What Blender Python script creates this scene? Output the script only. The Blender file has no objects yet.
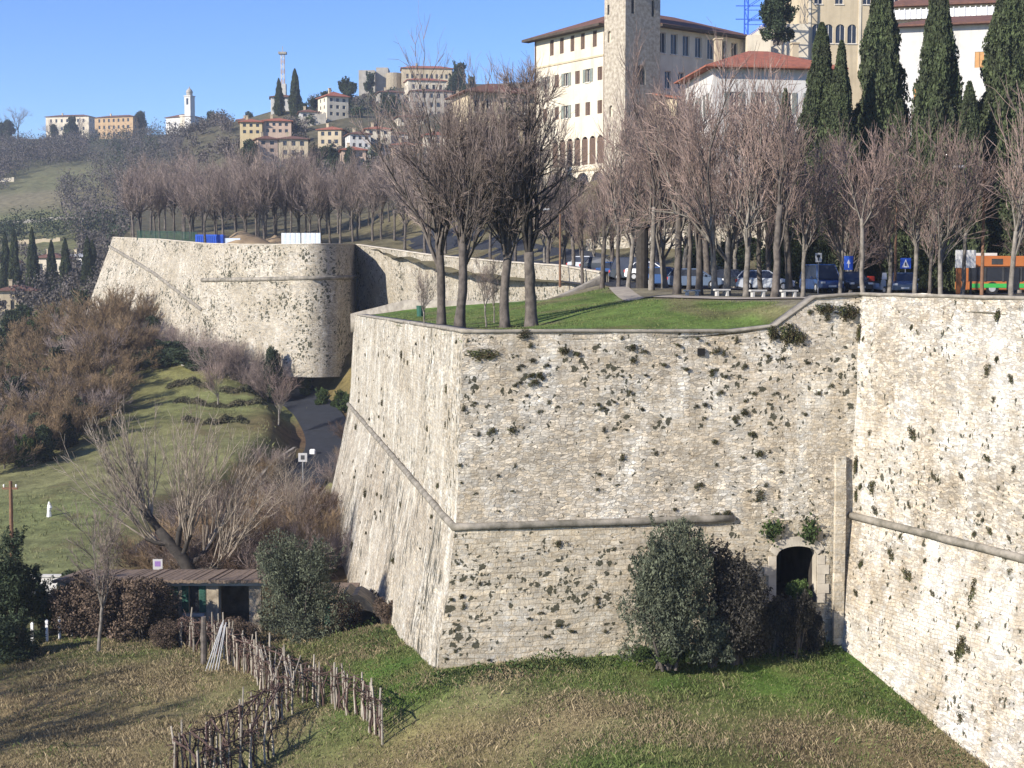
import bpy, math, random
import numpy as np
from mathutils import Vector, Matrix, noise
from mathutils.geometry import delaunay_2d_cdt
R = math.radians
random.seed(7)
RNG = np.random.default_rng(11)
scene = bpy.context.scene
COL = scene.collection

# ------------------------------------------------------------------ camera, sky, sun, exposure
F = 1422.0                      # focal length in pixels of a 1024 px wide frame
EYE = 20.0                      # eye height above the datum
TILT = math.atan(99.0 / F)      # the camera looks slightly down
cam_data = bpy.data.cameras.new('camera')
cam_data.sensor_width = 36.0
cam_data.lens = F / 1024.0 * 36.0
cam_data.clip_start = 0.5
cam_data.clip_end = 9000.0
cam = bpy.data.objects.new('camera', cam_data)
COL.objects.link(cam)
cam.location = (0, 0, EYE)
cam.rotation_euler = (math.pi / 2 - TILT, 0, 0)
scene.camera = cam

SUN_H = Vector((-0.775, -0.63)).normalized()
SUN_EL = R(27)
TOSUN = Vector((SUN_H.x * math.cos(SUN_EL), SUN_H.y * math.cos(SUN_EL), math.sin(SUN_EL)))
world = bpy.data.worlds.new('World')
scene.world = world
world.use_nodes = True
wn = world.node_tree.nodes
wn.clear()
sky = wn.new('ShaderNodeTexSky')
sky.sky_type = 'NISHITA'
sky.sun_disc = False
sky.sun_elevation = SUN_EL
sky.sun_rotation = math.atan2(SUN_H.x, SUN_H.y)
sky.altitude = 300
sky.air_density = 1.0
sky.dust_density = 0.0
sky.ozone_density = 6.0
bg = wn.new('ShaderNodeBackground')
bg.inputs['Strength'].default_value = 0.105
wo = wn.new('ShaderNodeOutputWorld')
hsv = wn.new('ShaderNodeHueSaturation')
hsv.inputs['Saturation'].default_value = 1.12
hsv.inputs['Hue'].default_value = 0.516
world.node_tree.links.new(sky.outputs[0], hsv.inputs['Color'])
world.node_tree.links.new(hsv.outputs[0], bg.inputs[0])
world.node_tree.links.new(bg.outputs[0], wo.inputs[0])

sun_data = bpy.data.lights.new('sun', 'SUN')
sun_data.energy = 4.6
sun_data.angle = R(0.53)
sun_data.color = (1.0, 0.935, 0.84)
sun = bpy.data.objects.new('sun', sun_data)
COL.objects.link(sun)
sun.rotation_euler = TOSUN.to_track_quat('Z', 'Y').to_euler()
sun.location = (-60, -40, 80)

scene.view_settings.view_transform = 'Standard'
scene.view_settings.look = 'None'
scene.view_settings.exposure = 0.92
scene.view_settings.gamma = 1.0
scene.render.engine = 'CYCLES'
scene.cycles.max_bounces = 4
scene.cycles.diffuse_bounces = 3
scene.cycles.glossy_bounces = 2
scene.cycles.transparent_max_bounces = 6
scene.cycles.volume_bounces = 0

# ------------------------------------------------------------------ helpers
CT, ST = math.cos(TILT), math.sin(TILT)


def W(px, py, d):
    """world point seen at a photo position, d metres ahead: used to survey the place from the photograph"""
    u, v = (px - 512) / F, (384 - py) / F
    k = d / (CT + v * ST)
    return Vector((u * k, d, EYE + (v * CT - ST) * k))


def PX(p):
    """photo position of a world point"""
    x, y, z = p[0], p[1], p[2] - EYE
    f = y * CT - z * ST
    return 512 + F * x / f, 384 - F * (y * ST + z * CT) / f


def gx(px, d):
    return W(px, 285, d).x


def tag(o, label=None, cat=None, group=None, kind=None):
    if label: o['label'] = label
    if cat: o['category'] = cat
    if group: o['group'] = group
    if kind: o['kind'] = kind
    return o


def empty(name, loc, label, cat, group=None, rz=0.0):
    o = bpy.data.objects.new(name, None)
    o.empty_display_size = 0.5
    COL.objects.link(o)
    o.location = loc
    o.rotation_euler = (0, 0, rz)
    return tag(o, label, cat, group)


def link(name, me, mat=None, parent=None):
    o = bpy.data.objects.new(name, me)
    COL.objects.link(o)
    if mat is not None and len(me.materials) == 0:
        for m in (mat if isinstance(mat, (list, tuple)) else [mat]):
            me.materials.append(m)
    if parent is not None: o.parent = parent
    return o


def dup(root, loc, rz=0.0, scale=None, label=None, group=None, cat=None):
    r = root.copy()
    COL.objects.link(r)
    r.location = loc
    r.rotation_euler = (0, 0, rz)
    if scale is not None: r.scale = scale if not isinstance(scale, (int, float)) else (scale,) * 3
    tag(r, label, cat, group)
    for ch in list(root.children):
        c = ch.copy()
        COL.objects.link(c)
        c.parent = r
        for g in list(ch.children):
            d = g.copy()
            COL.objects.link(d)
            d.parent = c
    return r


def mesh_np(name, V, Q, fmat=None, uv=None, smooth=False):
    V = np.asarray(V, dtype=np.float32)
    Q = np.asarray(Q, dtype=np.int32)
    me = bpy.data.meshes.new(name)
    n, k = Q.shape
    me.vertices.add(len(V))
    me.vertices.foreach_set('co', V.ravel())
    me.loops.add(n * k)
    me.loops.foreach_set('vertex_index', Q.ravel())
    me.polygons.add(n)
    me.polygons.foreach_set('loop_start', np.arange(n, dtype=np.int32) * k)
    if fmat is not None:
        me.polygons.foreach_set('material_index', np.asarray(fmat, dtype=np.int32))
    if smooth:
        me.polygons.foreach_set('use_smooth', np.ones(n, dtype=bool))
    me.update(calc_edges=True)
    me.validate()
    if uv is not None:
        l = me.uv_layers.new(name='UVMap')
        l.data.foreach_set('uv', np.asarray(uv, dtype=np.float32)[Q.ravel()].ravel())
    return me


class MB:
    """collects boxes, prisms and tubes into one mesh"""
    def __init__(self):
        self.v, self.f, self.m = [], [], []

    def add(self, vs, fs, mi=0):
        o = len(self.v)
        self.v += [tuple(p) for p in vs]
        self.f += [tuple(i + o for i in f) for f in fs]
        self.m += [mi] * len(fs)
        return self

    def box(self, x0, x1, y0, y1, z0, z1, mi=0):
        vs = [(x0, y0, z0), (x1, y0, z0), (x1, y1, z0), (x0, y1, z0), (x0, y0, z1), (x1, y0, z1), (x1, y1, z1), (x0, y1, z1)]
        return self.add(vs, [(0, 3, 2, 1), (4, 5, 6, 7), (0, 1, 5, 4), (1, 2, 6, 5), (2, 3, 7, 6), (3, 0, 4, 7)], mi)

    def quad(self, a, b, c, d, mi=0):
        return self.add([a, b, c, d], [(0, 1, 2, 3)], mi)

    def tube(self, pts, radii, k=6, mi=0, cap=True):
        pts = [Vector(p) for p in pts]
        if isinstance(radii, (int, float)): radii = [radii] * len(pts)
        vs, fs = [], []
        ref = None
        for i, p in enumerate(pts):
            t = (pts[min(i + 1, len(pts) - 1)] - pts[max(i - 1, 0)]).normalized()
            if ref is None:
                ref = t.orthogonal().normalized()
            ref = (ref - t * ref.dot(t))
            ref = ref.normalized() if ref.length > 1e-6 else t.orthogonal().normalized()
            b = t.cross(ref)
            for j in range(k):
                a = 2 * math.pi * j / k
                vs.append(p + (ref * math.cos(a) + b * math.sin(a)) * radii[i])
        for i in range(len(pts) - 1):
            for j in range(k):
                j2 = (j + 1) % k
                fs.append((i * k + j, i * k + j2, (i + 1) * k + j2, (i + 1) * k + j))
        if cap:
            fs.append(tuple(range(k))[::-1])
            fs.append(tuple((len(pts) - 1) * k + j for j in range(k)))
        return self.add(vs, fs, mi)

    def prism(self, poly, y0, y1, axis='y', mi=0):
        """extrude a closed outline; axis says which way it is extruded"""
        n = len(poly)
        def at(p, t):
            if axis == 'y': return (p[0], t, p[1])
            if axis == 'x': return (t, p[0], p[1])
            return (p[0], p[1], t)
        vs = [at(p, y0) for p in poly] + [at(p, y1) for p in poly]
        fs = [tuple(range(n)), tuple(range(2 * n - 1, n - 1, -1))]
        for i in range(n):
            j = (i + 1) % n
            fs.append((i, i + n, j + n, j))
        return self.add(vs, fs, mi)

    def mesh(self, name, smooth=False):
        me = bpy.data.meshes.new(name)
        me.from_pydata(self.v, [], self.f)
        me.polygons.foreach_set('material_index', self.m)
        if smooth: me.polygons.foreach_set('use_smooth', [True] * len(self.f))
        me.update()
        return me

    def build(self, name, mat, parent=None, smooth=False, recalc=True, bevel=0):
        me = self.mesh(name, smooth)
        if recalc or bevel:
            import bmesh
            bm = bmesh.new()
            bm.from_mesh(me)
            bmesh.ops.recalc_face_normals(bm, faces=bm.faces[:])
            if bevel:
                bmesh.ops.bevel(bm, geom=bm.edges[:], offset=bevel, segments=2, affect='EDGES', clamp_overlap=True)
            bm.to_mesh(me)
            bm.free()
        return link(name, me, mat, parent)


def seg_mesh(name, P0, P1, R0, R1, k=3, fmat=None):
    P0, P1 = np.asarray(P0, float), np.asarray(P1, float)
    R0, R1 = np.asarray(R0, float), np.asarray(R1, float)
    d = P1 - P0
    d /= np.linalg.norm(d, axis=1, keepdims=True) + 1e-9
    h = np.where(np.abs(d[:, 2:3]) < 0.9, np.array([[0, 0, 1.0]]), np.array([[1.0, 0, 0]]))
    a = np.cross(d, h)
    a /= np.linalg.norm(a, axis=1, keepdims=True) + 1e-9
    b = np.cross(d, a)
    n = len(P0)
    V = np.zeros((n, 2 * k, 3))
    for j in range(k):
        t = 2 * math.pi * j / k
        o = a * math.cos(t) + b * math.sin(t)
        V[:, j] = P0 + o * R0[:, None]
        V[:, k + j] = P1 + o * R1[:, None]
    base = (np.arange(n) * 2 * k)[:, None]
    Q = []
    for j in range(k):
        j2 = (j + 1) % k
        Q.append(np.concatenate([base + j, base + j2, base + k + j2, base + k + j], axis=1))
    Q = np.stack(Q, axis=1).reshape(-1, 4)
    fm = None if fmat is None else np.repeat(np.asarray(fmat), k)
    return mesh_np(name, V.reshape(-1, 3), Q, fmat=fm, smooth=True)


def leaf_arrays(C, size, rng, up=0.0, aspect=0.55):
    """one diamond leaf at each centre, turned at random; up pulls the long axis upright"""
    n = len(C)
    a = rng.normal(size=(n, 3))
    a[:, 2] += up * 2
    a /= np.linalg.norm(a, axis=1, keepdims=True)
    b = np.cross(a, rng.normal(size=(n, 3)))
    b /= np.linalg.norm(b, axis=1, keepdims=True) + 1e-9
    s = size * rng.uniform(0.6, 1.3, size=(n, 1))
    V = np.stack([C - a * s, C + b * s * aspect, C + a * s, C - b * s * aspect], axis=1).reshape(-1, 3)
    Q = np.arange(n * 4).reshape(n, 4)
    return V, Q


def in_poly(x, y, poly):
    x, y = np.asarray(x, float), np.asarray(y, float)
    r = np.zeros(x.shape, bool)
    n = len(poly)
    for i in range(n):
        x0, y0 = poly[i][0], poly[i][1]
        x1, y1 = poly[(i + 1) % n][0], poly[(i + 1) % n][1]
        c = ((y0 > y) != (y1 > y)) & (x < (x1 - x0) * (y - y0) / (y1 - y0 + 1e-12) + x0)
        r ^= c
    return r


# ------------------------------------------------------------------ materials
def new_mat(name, rough=0.9, spec=0.2):
    m = bpy.data.materials.new(name)
    m.use_nodes = True
    nt = m.node_tree
    bs = nt.nodes['Principled BSDF']
    bs.inputs['Roughness'].default_value = rough
    bs.inputs['Specular IOR Level'].default_value = spec
    return m, nt, bs


def nd(nt, typ, **kw):
    n = nt.nodes.new(typ)
    for k, v in kw.items():
        if k in n.inputs: n.inputs[k].default_value = v
        else: setattr(n, k, v)
    return n


def mixc(nt, fac, a, b, blend='MIX'):
    n = nt.nodes.new('ShaderNodeMix')
    n.data_type = 'RGBA'
    n.blend_type = blend
    n.clamp_factor = True
    for sock, v in ((n.inputs[0], fac), (n.inputs[6], a), (n.inputs[7], b)):
        if isinstance(v, bpy.types.NodeSocket): nt.links.new(v, sock)
        elif isinstance(v, (int, float)): sock.default_value = v
        else: sock.default_value = (*v[:3], 1)
    return n.outputs[2]


def mrange(nt, val, a, b, c=0.0, d=1.0):
    n = nt.nodes.new('ShaderNodeMapRange')
    nt.links.new(val, n.inputs[0])
    for i, v in enumerate((a, b, c, d)): n.inputs[i + 1].default_value = v
    return n.outputs[0]


def math_n(nt, op, a, b=None):
    n = nt.nodes.new('ShaderNodeMath')
    n.operation = op
    for i, v in enumerate((a, b)):
        if v is None: continue
        if isinstance(v, (int, float)): n.inputs[i].default_value = v
        else: nt.links.new(v, n.inputs[i])
    return n.outputs[0]


def noise_n(nt, vec, scale, detail=4, rough=0.55):
    n = nd(nt, 'ShaderNodeTexNoise', Scale=scale, Detail=detail, Roughness=rough)
    nt.links.new(vec, n.inputs['Vector'])
    return n.outputs[0]


def mapping(nt, vec, scale=(1, 1, 1), loc=(0, 0, 0)):
    n = nd(nt, 'ShaderNodeMapping')
    nt.links.new(vec, n.inputs[0])
    n.inputs['Scale'].default_value = scale
    n.inputs['Location'].default_value = loc
    return n.outputs[0]


def bump_n(nt, bs, h, strength, dist):
    b = nd(nt, 'ShaderNodeBump', Strength=strength, Distance=dist)
    nt.links.new(h, b.inputs['Height'])
    nt.links.new(b.outputs[0], bs.inputs['Normal'])


def plain(name, c1, c2=None, scale=2.0, rough=0.85, bump=0.0, spec=0.2, rand=0.0, island=0.0, metal=0.0):
    """two-tone noisy surface; rand varies it per object, island per leaf"""
    m, nt, bs = new_mat(name, rough, spec)
    bs.inputs['Metallic'].default_value = metal
    tc = nd(nt, 'ShaderNodeTexCoord')
    c2 = c2 or tuple(x * 0.75 for x in c1)
    f = noise_n(nt, tc.outputs['Object'], scale, 6, 0.6)
    f = mrange(nt, f, 0.36, 0.64)
    col = mixc(nt, f, c1, c2)
    if rand or island:
        hs = nd(nt, 'ShaderNodeHueSaturation')
        v = None
        if rand:
            oi = nd(nt, 'ShaderNodeObjectInfo')
            v = mrange(nt, oi.outputs['Random'], 0, 1, 1 - rand, 1 + rand)
        if island:
            ge = nd(nt, 'ShaderNodeNewGeometry')
            w = mrange(nt, ge.outputs['Random Per Island'], 0, 1, 1 - island, 1 + island)
            v = w if v is None else math_n(nt, 'MULTIPLY', v, w)
        nt.links.new(v, hs.inputs['Value'])
        nt.links.new(col, hs.inputs['Color'])
        col = hs.outputs[0]
    nt.links.new(col, bs.inputs['Base Color'])
    if bump:
        bump_n(nt, bs, noise_n(nt, tc.outputs['Object'], scale * 5, 6, 0.65), 0.6, bump)
    return m


def stone(name, warm, pale, tan, spots=1.0, spot_stretch=(1.0, 1.0), ashlar=0.5, course=0.15, moss=(0.030, 0.032, 0.018), white=0.5, seed=0.0):
    """old limestone wall: courses and rubble in wall metres (UV), weather patches, lichen spots"""
    m, nt, bs = new_mat(name, 0.93, 0.12)
    tc = nd(nt, 'ShaderNodeTexCoord')
    uv0 = mapping(nt, tc.outputs['UV'], (1, 1, 1), (seed, seed * 0.7, 0))
    wob = nd(nt, 'ShaderNodeTexNoise', Scale=1.3, Detail=3.0)
    nt.links.new(uv0, wob.inputs['Vector'])
    vm = nd(nt, 'ShaderNodeVectorMath', operation='MULTIPLY_ADD')
    nt.links.new(wob.outputs['Color'], vm.inputs[0])
    vm.inputs[1].default_value = (0.30, 0.26, 0)
    nt.links.new(uv0, vm.inputs[2])
    uv = vm.outputs[0]
    br = nd(nt, 'ShaderNodeTexBrick', offset=0.5, squash=0.7, squash_frequency=3)
    nt.links.new(uv, br.inputs['Vector'])
    br.inputs['Scale'].default_value = 1.0
    br.inputs['Brick Width'].default_value = course * 2.3
    br.inputs['Row Height'].default_value = course
    br.inputs['Mortar Size'].default_value = 0.014
    br.inputs['Mortar Smooth'].default_value = 0.4
    br.inputs['Bias'].default_value = 0.0
    br.inputs['Color1'].default_value = (0.74, 0.74, 0.74, 1)
    br.inputs['Color2'].default_value = (1.14, 1.14, 1.14, 1)
    br.inputs['Mortar'].default_value = (0.60, 0.57, 0.52, 1)
    vs = mapping(nt, uv, (0.72, 1.75, 1))
    vo = nd(nt, 'ShaderNodeTexVoronoi', feature='F1', Scale=5.2, Randomness=0.72)
    nt.links.new(vs, vo.inputs['Vector'])
    ve = nd(nt, 'ShaderNodeTexVoronoi', feature='DISTANCE_TO_EDGE', Scale=5.2, Randomness=0.72)
    nt.links.new(vs, ve.inputs['Vector'])
    sep = nd(nt, 'ShaderNodeSeparateColor')
    nt.links.new(vo.outputs['Color'], sep.inputs[0])
    cellv = mrange(nt, sep.outputs[0], 0, 1, 0.66, 1.24)
    edge = mrange(nt, ve.outputs['Distance'], 0.01, 0.10, 0.74, 1.0)
    rub = math_n(nt, 'MULTIPLY', cellv, edge)
    gap = mrange(nt, noise_n(nt, uv0, 2.6, 3), 0.55, 0.72)
    gap = math_n(nt, 'MULTIPLY', gap, mrange(nt, ve.outputs['Distance'], 0.10, 0.02))
    kind = mrange(nt, noise_n(nt, mapping(nt, uv0, (0.09, 0.16, 1)), 1.0, 3), 0.40 + (0.5 - ashlar) * 0.4, 0.60 + (0.5 - ashlar) * 0.4)
    tex = mixc(nt, math_n(nt, 'MULTIPLY', kind, 0.75), rub, br.outputs['Color'])
    tint = mixc(nt, sep.outputs[1], (1.05, 0.98, 0.86), (0.97, 1.0, 1.03))
    tex = mixc(nt, 0.8, tex, tint, 'MULTIPLY')
    tex = mixc(nt, math_n(nt, 'MULTIPLY', gap, 0.65), tex, (0.30, 0.25, 0.18))
    # weathering
    big = mrange(nt, noise_n(nt, uv0, 0.16, 5, 0.6), 0.40, 0.62)
    c = mixc(nt, big, warm, tan)
    wp = mrange(nt, noise_n(nt, mapping(nt, uv0, (0.55, 0.22, 1), (31, 7, 0)), 1.0, 6, 0.62), 0.62 - white * 0.24, 0.74 - white * 0.14)
    c = mixc(nt, wp, c, pale)
    c = mixc(nt, 1.0, c, tex, 'MULTIPLY')
    mott = mrange(nt, noise_n(nt, mapping(nt, uv0, (1, 1, 1), (3, 77, 0)), 1.1, 6, 0.7), 0.35, 0.68, 1.10, 0.70)
    c = mixc(nt, 1.0, c, mott, 'MULTIPLY')
    fine = mrange(nt, noise_n(nt, uv0, 9.0, 5, 0.7), 0.3, 0.7, 0.72, 1.22)
    c = mixc(nt, 1.0, c, fine, 'MULTIPLY')
    streak = mrange(nt, noise_n(nt, mapping(nt, uv0, (1.5, 0.07, 1), (5, 3, 0)), 1.0, 5, 0.6), 0.58, 0.76)
    c = mixc(nt, math_n(nt, 'MULTIPLY', streak, 0.30), c, (0.17, 0.14, 0.10))
    # lichen and soot spots, thinned out in patches
    dens = mrange(nt, noise_n(nt, mapping(nt, uv0, (1, 1, 1), (17, 41, 0)), 0.22, 4, 0.6), 0.30, 0.70)
    tot = None
    for sc, rad, off in ((1.5, 0.115, 3.0), (2.8, 0.185, 9.0), (5.0, 0.26, 1.0)):
        sv = mapping(nt, uv, (spot_stretch[0], spot_stretch[1], 1), (off, off * 2.3, 0))
        dn = nd(nt, 'ShaderNodeTexNoise', Scale=4.0, Detail=5.0)
        nt.links.new(sv, dn.inputs['Vector'])
        va = nd(nt, 'ShaderNodeVectorMath', operation='MULTIPLY_ADD')
        nt.links.new(dn.outputs['Color'], va.inputs[0])
        va.inputs[1].default_value = (0.5, 0.5, 0)
        nt.links.new(sv, va.inputs[2])
        v1 = nd(nt, 'ShaderNodeTexVoronoi', feature='F1', Scale=sc, Randomness=1.0)
        nt.links.new(va.outputs[0], v1.inputs['Vector'])
        s1 = nd(nt, 'ShaderNodeSeparateColor')
        nt.links.new(v1.outputs['Color'], s1.inputs[0])
        lim = math_n(nt, 'MULTIPLY', math_n(nt, 'MULTIPLY', s1.outputs[1], s1.outputs[0]), rad * 3.4 * spots)
        lim = math_n(nt, 'MULTIPLY', lim, dens)
        dd = math_n(nt, 'SUBTRACT', lim, v1.outputs['Distance'])
        sp = mrange(nt, dd, 0.0, 0.035)
        tot = sp if tot is None else math_n(nt, 'MAXIMUM', tot, sp)
    c = mixc(nt, math_n(nt, 'MULTIPLY', tot, 0.9), c, moss)
    nt.links.new(c, bs.inputs['Base Color'])
    hgt = nd(nt, 'ShaderNodeRGBToBW')
    nt.links.new(tex, hgt.inputs[0])
    hh = math_n(nt, 'ADD', hgt.outputs[0], noise_n(nt, uv0, 6.0, 5, 0.65))
    bump_n(nt, bs, hh, 0.7, 0.055)
    return m


MAT = {}
MAT['stone_front'] = stone('old_limestone_front', (0.56, 0.50, 0.41), (0.70, 0.66, 0.58), (0.47, 0.405, 0.31), spots=1.12, ashlar=0.35, white=0.6)
MAT['stone_scarp'] = stone('old_limestone_scarp', (0.54, 0.48, 0.38), (0.66, 0.615, 0.525), (0.45, 0.39, 0.295), spots=1.25, ashlar=0.7, course=0.22, white=0.3, seed=13)
MAT['stone_left'] = stone('old_limestone_side', (0.51, 0.47, 0.395), (0.65, 0.62, 0.55), (0.43, 0.385, 0.31), spots=1.2, spot_stretch=(1.0, 0.6), ashlar=0.4, seed=29)
MAT['stone_streaked'] = stone('mossy_limestone_side', (0.47, 0.43, 0.36), (0.62, 0.585, 0.51), (0.37, 0.325, 0.26), spots=1.7, spot_stretch=(1.3, 0.28), ashlar=0.4, seed=57, moss=(0.045, 0.045, 0.035))
MAT['stone_right'] = stone('pale_limestone_curtain', (0.50, 0.455, 0.385), (0.64, 0.61, 0.555), (0.40, 0.345, 0.27), spots=1.0, spot_stretch=(1.35, 0.9), ashlar=0.3, white=0.75, seed=83)
MAT['stone_far'] = stone('distant_limestone', (0.46, 0.42, 0.35), (0.56, 0.52, 0.45), (0.38, 0.34, 0.27), spots=1.6, spot_stretch=(0.8, 0.8), ashlar=0.5, seed=101, white=0.35)
MAT['dressed'] = stone('dressed_limestone', (0.56, 0.51, 0.42), (0.66, 0.62, 0.54), (0.48, 0.42, 0.33), spots=.5, ashlar=1.0, course=0.42, white=0.3, seed=140)
MAT['coping'] = plain('weathered_coping', (0.30, 0.27, 0.22), (0.17, 0.15, 0.12), 1.5, bump=0.03)
MAT['cordon'] = plain('grey_cordon_stone', (0.28, 0.25, 0.205), (0.12, 0.11, 0.085), 1.6, bump=0.03)
MAT['quoin'] = plain('pale_quoin_stone', (0.50, 0.45, 0.365), (0.36, 0.315, 0.25), 1.1, bump=0.03)
MAT['rubble'] = plain('rubble_masonry', (0.34, 0.29, 0.21), (0.20, 0.17, 0.12), 3.0, bump=0.06)
MAT['hole_shade'] = plain('painted_hole_shade', (0.012, 0.011, 0.010), None, 1)  # near-black colour in place of the shade inside small wall holes
MAT['passage_shade'] = plain('shade_dark_masonry', (0.07, 0.06, 0.05), (0.035, 0.03, 0.025), 1.5, bump=0.02)  # masonry colour darkened to give the doorway passage its shade
MAT['bark'] = plain('grey_brown_bark', (0.13, 0.11, 0.093), (0.06, 0.051, 0.044), 3.0, bump=0.02, rand=0.15)
MAT['bark_pale'] = plain('pale_grey_bark', (0.22, 0.195, 0.165), (0.09, 0.08, 0.066), 2.5, bump=0.02, rand=0.12)
MAT['bark_dark'] = plain('dark_wet_bark', (0.055, 0.047, 0.04), (0.03, 0.026, 0.022), 3.0, bump=0.02)
MAT['twig'] = plain('purple_brown_twigs', (0.29, 0.225, 0.195), (0.18, 0.145, 0.125), 1.2, rand=0.15, island=0.45)
MAT['twig_red'] = plain('reddish_brown_twigs', (0.29, 0.21, 0.175), (0.18, 0.135, 0.115), 1.2, rand=0.15, island=0.45)
MAT['twig_pale'] = plain('pale_whip_twigs', (0.32, 0.27, 0.21), (0.17, 0.14, 0.11), 1.2, island=0.4)
MAT['twig_orange'] = plain('orange_brown_brush', (0.24, 0.165, 0.095), (0.15, 0.11, 0.065), 1.0, rand=0.2, island=0.4)
MAT['twig_bramble'] = plain('dead_bramble_canes', (0.12, 0.078, 0.055), (0.065, 0.045, 0.035), 1.0, rand=0.2, island=0.5)
MAT['dead_leaf'] = plain('withered_leaves', (0.135, 0.095, 0.068), (0.08, 0.058, 0.042), 1.0, rand=0.2, island=0.5)
MAT['cypress'] = plain('cypress_foliage', (0.062, 0.080, 0.034), (0.036, 0.042, 0.022), 0.8, rand=0.12, island=0.5)
MAT['olive'] = plain('olive_foliage', (0.105, 0.115, 0.072), (0.052, 0.062, 0.042), 0.9, rand=0.1, island=0.5)
MAT['ilex'] = plain('dark_evergreen_foliage', (0.045, 0.062, 0.030), (0.022, 0.032, 0.018), 0.7, rand=0.2, island=0.5)
MAT['privet'] = plain('dusky_shrub_foliage', (0.060, 0.054, 0.042), (0.035, 0.032, 0.028), 0.9, island=0.5)
MAT['ivy'] = plain('green_ivy_foliage', (0.055, 0.085, 0.022), (0.030, 0.045, 0.016), 1.5, rand=0.2, island=0.5)
MAT['tuft'] = plain('wall_plant_foliage', (0.050, 0.062, 0.022), (0.060, 0.042, 0.022), 2.5, rand=0.35, island=0.5)
MAT['grass_green'] = plain('green_grass_blades', (0.085, 0.125, 0.032), (0.15, 0.15, 0.06), 0.35, rand=0, island=0.4)
MAT['grass_dry'] = plain('dry_grass_blades', (0.31, 0.245, 0.145), (0.17, 0.135, 0.08), 0.25, rand=0, island=0.45)
MAT['grass_meadow'] = plain('meadow_grass_blades', (0.15, 0.165, 0.065), (0.20, 0.185, 0.09), 0.12, island=0.35)
MAT['asphalt'] = plain('asphalt', (0.030, 0.033, 0.040), (0.022, 0.024, 0.029), 1.0)
MAT['gravel'] = plain('pale_gravel', (0.33, 0.29, 0.23), (0.24, 0.21, 0.17), 1.5)
def plaster(name, c1, c2, scale):
    m = plain(name, c1, c2, scale, bump=0.02)
    nt = m.node_tree; bs = nt.nodes['Principled BSDF']
    src = bs.inputs['Base Color'].links[0].from_socket
    tc = nd(nt, 'ShaderNodeTexCoord')
    st = mrange(nt, noise_n(nt, mapping(nt, tc.outputs['Object'], (1.3, 1.3, .09)), 1.0, 6, .65), .52, .72)
    c = mixc(nt, math_n(nt, 'MULTIPLY', st, .38), src, tuple(x * .45 for x in c2))
    nt.links.new(c, bs.inputs['Base Color'])
    return m


MAT['plaster_cream'] = plaster('cream_plaster', (0.60, 0.54, 0.42), (0.50, 0.44, 0.335), 0.35)
MAT['plaster_beige'] = plaster('beige_plaster', (0.48, 0.40, 0.27), (0.40, 0.33, 0.22), 0.35)
MAT['plaster_white'] = plaster('white_plaster', (0.58, 0.56, 0.52), (0.49, 0.47, 0.425), 0.4)
MAT['plaster_yellow'] = plaster('yellow_plaster', (0.56, 0.45, 0.26), (0.46, 0.36, 0.20), 0.5)
MAT['plaster_pink'] = plaster('pink_plaster', (0.50, 0.37, 0.28), (0.41, 0.30, 0.225), 0.5)
MAT['plaster_ochre'] = plaster('ochre_plaster', (0.43, 0.30, 0.165), (0.34, 0.23, 0.13), 0.4)
MAT['plaster_grey'] = plaster('grey_render', (0.36, 0.33, 0.28), (0.27, 0.25, 0.21), 0.5)
MAT['tower_stone'] = plain('rubble_tower_stone', (0.44, 0.39, 0.31), (0.24, 0.205, 0.155), 2.2, bump=0.06)
MAT['roof_tile'] = plain('red_clay_tiles', (0.33, 0.115, 0.07), (0.22, 0.085, 0.055), 1.6, bump=0.05)
MAT['roof_brown'] = plain('brown_clay_tiles', (0.17, 0.085, 0.06), (0.11, 0.06, 0.045), 1.6, bump=0.05)
MAT['eave'] = plain('dark_wood_eaves', (0.08, 0.06, 0.045), (0.05, 0.04, 0.03), 2)
MAT['glass'] = plain('window_glass', (0.03, 0.035, 0.045), (0.02, 0.022, 0.028), 1, rough=0.12, spec=0.5)
MAT['frame'] = plain('window_frame_paint', (0.62, 0.58, 0.50), (0.52, 0.48, 0.42), 2)
MAT['shutter_brown'] = plain('brown_shutters', (0.13, 0.085, 0.06), (0.09, 0.06, 0.045), 3)
MAT['shutter_grey'] = plain('grey_green_shutters', (0.20, 0.22, 0.19), (0.14, 0.16, 0.14), 3)
MAT['shutter_orange'] = plain('orange_wood_shutters', (0.52, 0.29, 0.12), (0.42, 0.22, 0.09), 3)
MAT['shutter_green'] = plain('green_shutters', (0.035, 0.105, 0.075), (0.025, 0.07, 0.052), 2)
MAT['metal_dark'] = plain('dark_painted_metal', (0.06, 0.06, 0.06), (0.04, 0.04, 0.04), 2, rough=0.5)
MAT['metal_grey'] = plain('galvanised_metal', (0.42, 0.42, 0.42), (0.33, 0.33, 0.33), 2, rough=0.5)
MAT['white_paint'] = plain('white_paint', (0.78, 0.77, 0.74), (0.70, 0.69, 0.66), 2)
MAT['sign_white'] = plain('faded_sign_white', (0.45, 0.44, 0.43), (0.38, 0.37, 0.36), 2)
MAT['blue_paint'] = plain('blue_paint', (0.035, 0.11, 0.52), (0.03, 0.09, 0.43), 2, rough=0.5)
MAT['blue_white'] = plain('pale_blue_sheet', (0.62, 0.68, 0.76), (0.50, 0.56, 0.66), 2)
MAT['red_paint'] = plain('red_paint', (0.50, 0.05, 0.035), (0.42, 0.04, 0.03), 2)
MAT['orange_paint'] = plain('orange_bus_paint', (0.46, 0.155, 0.045), (0.41, 0.135, 0.04), 1, rough=0.35, spec=0.5)
MAT['green_paint'] = plain('green_bus_paint', (0.06, 0.42, 0.08), (0.05, 0.36, 0.07), 1, rough=0.4, spec=0.5)
MAT['wood_old'] = plain('weathered_grey_wood', (0.36, 0.32, 0.26), (0.22, 0.19, 0.15), 4, rand=0.25)
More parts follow.
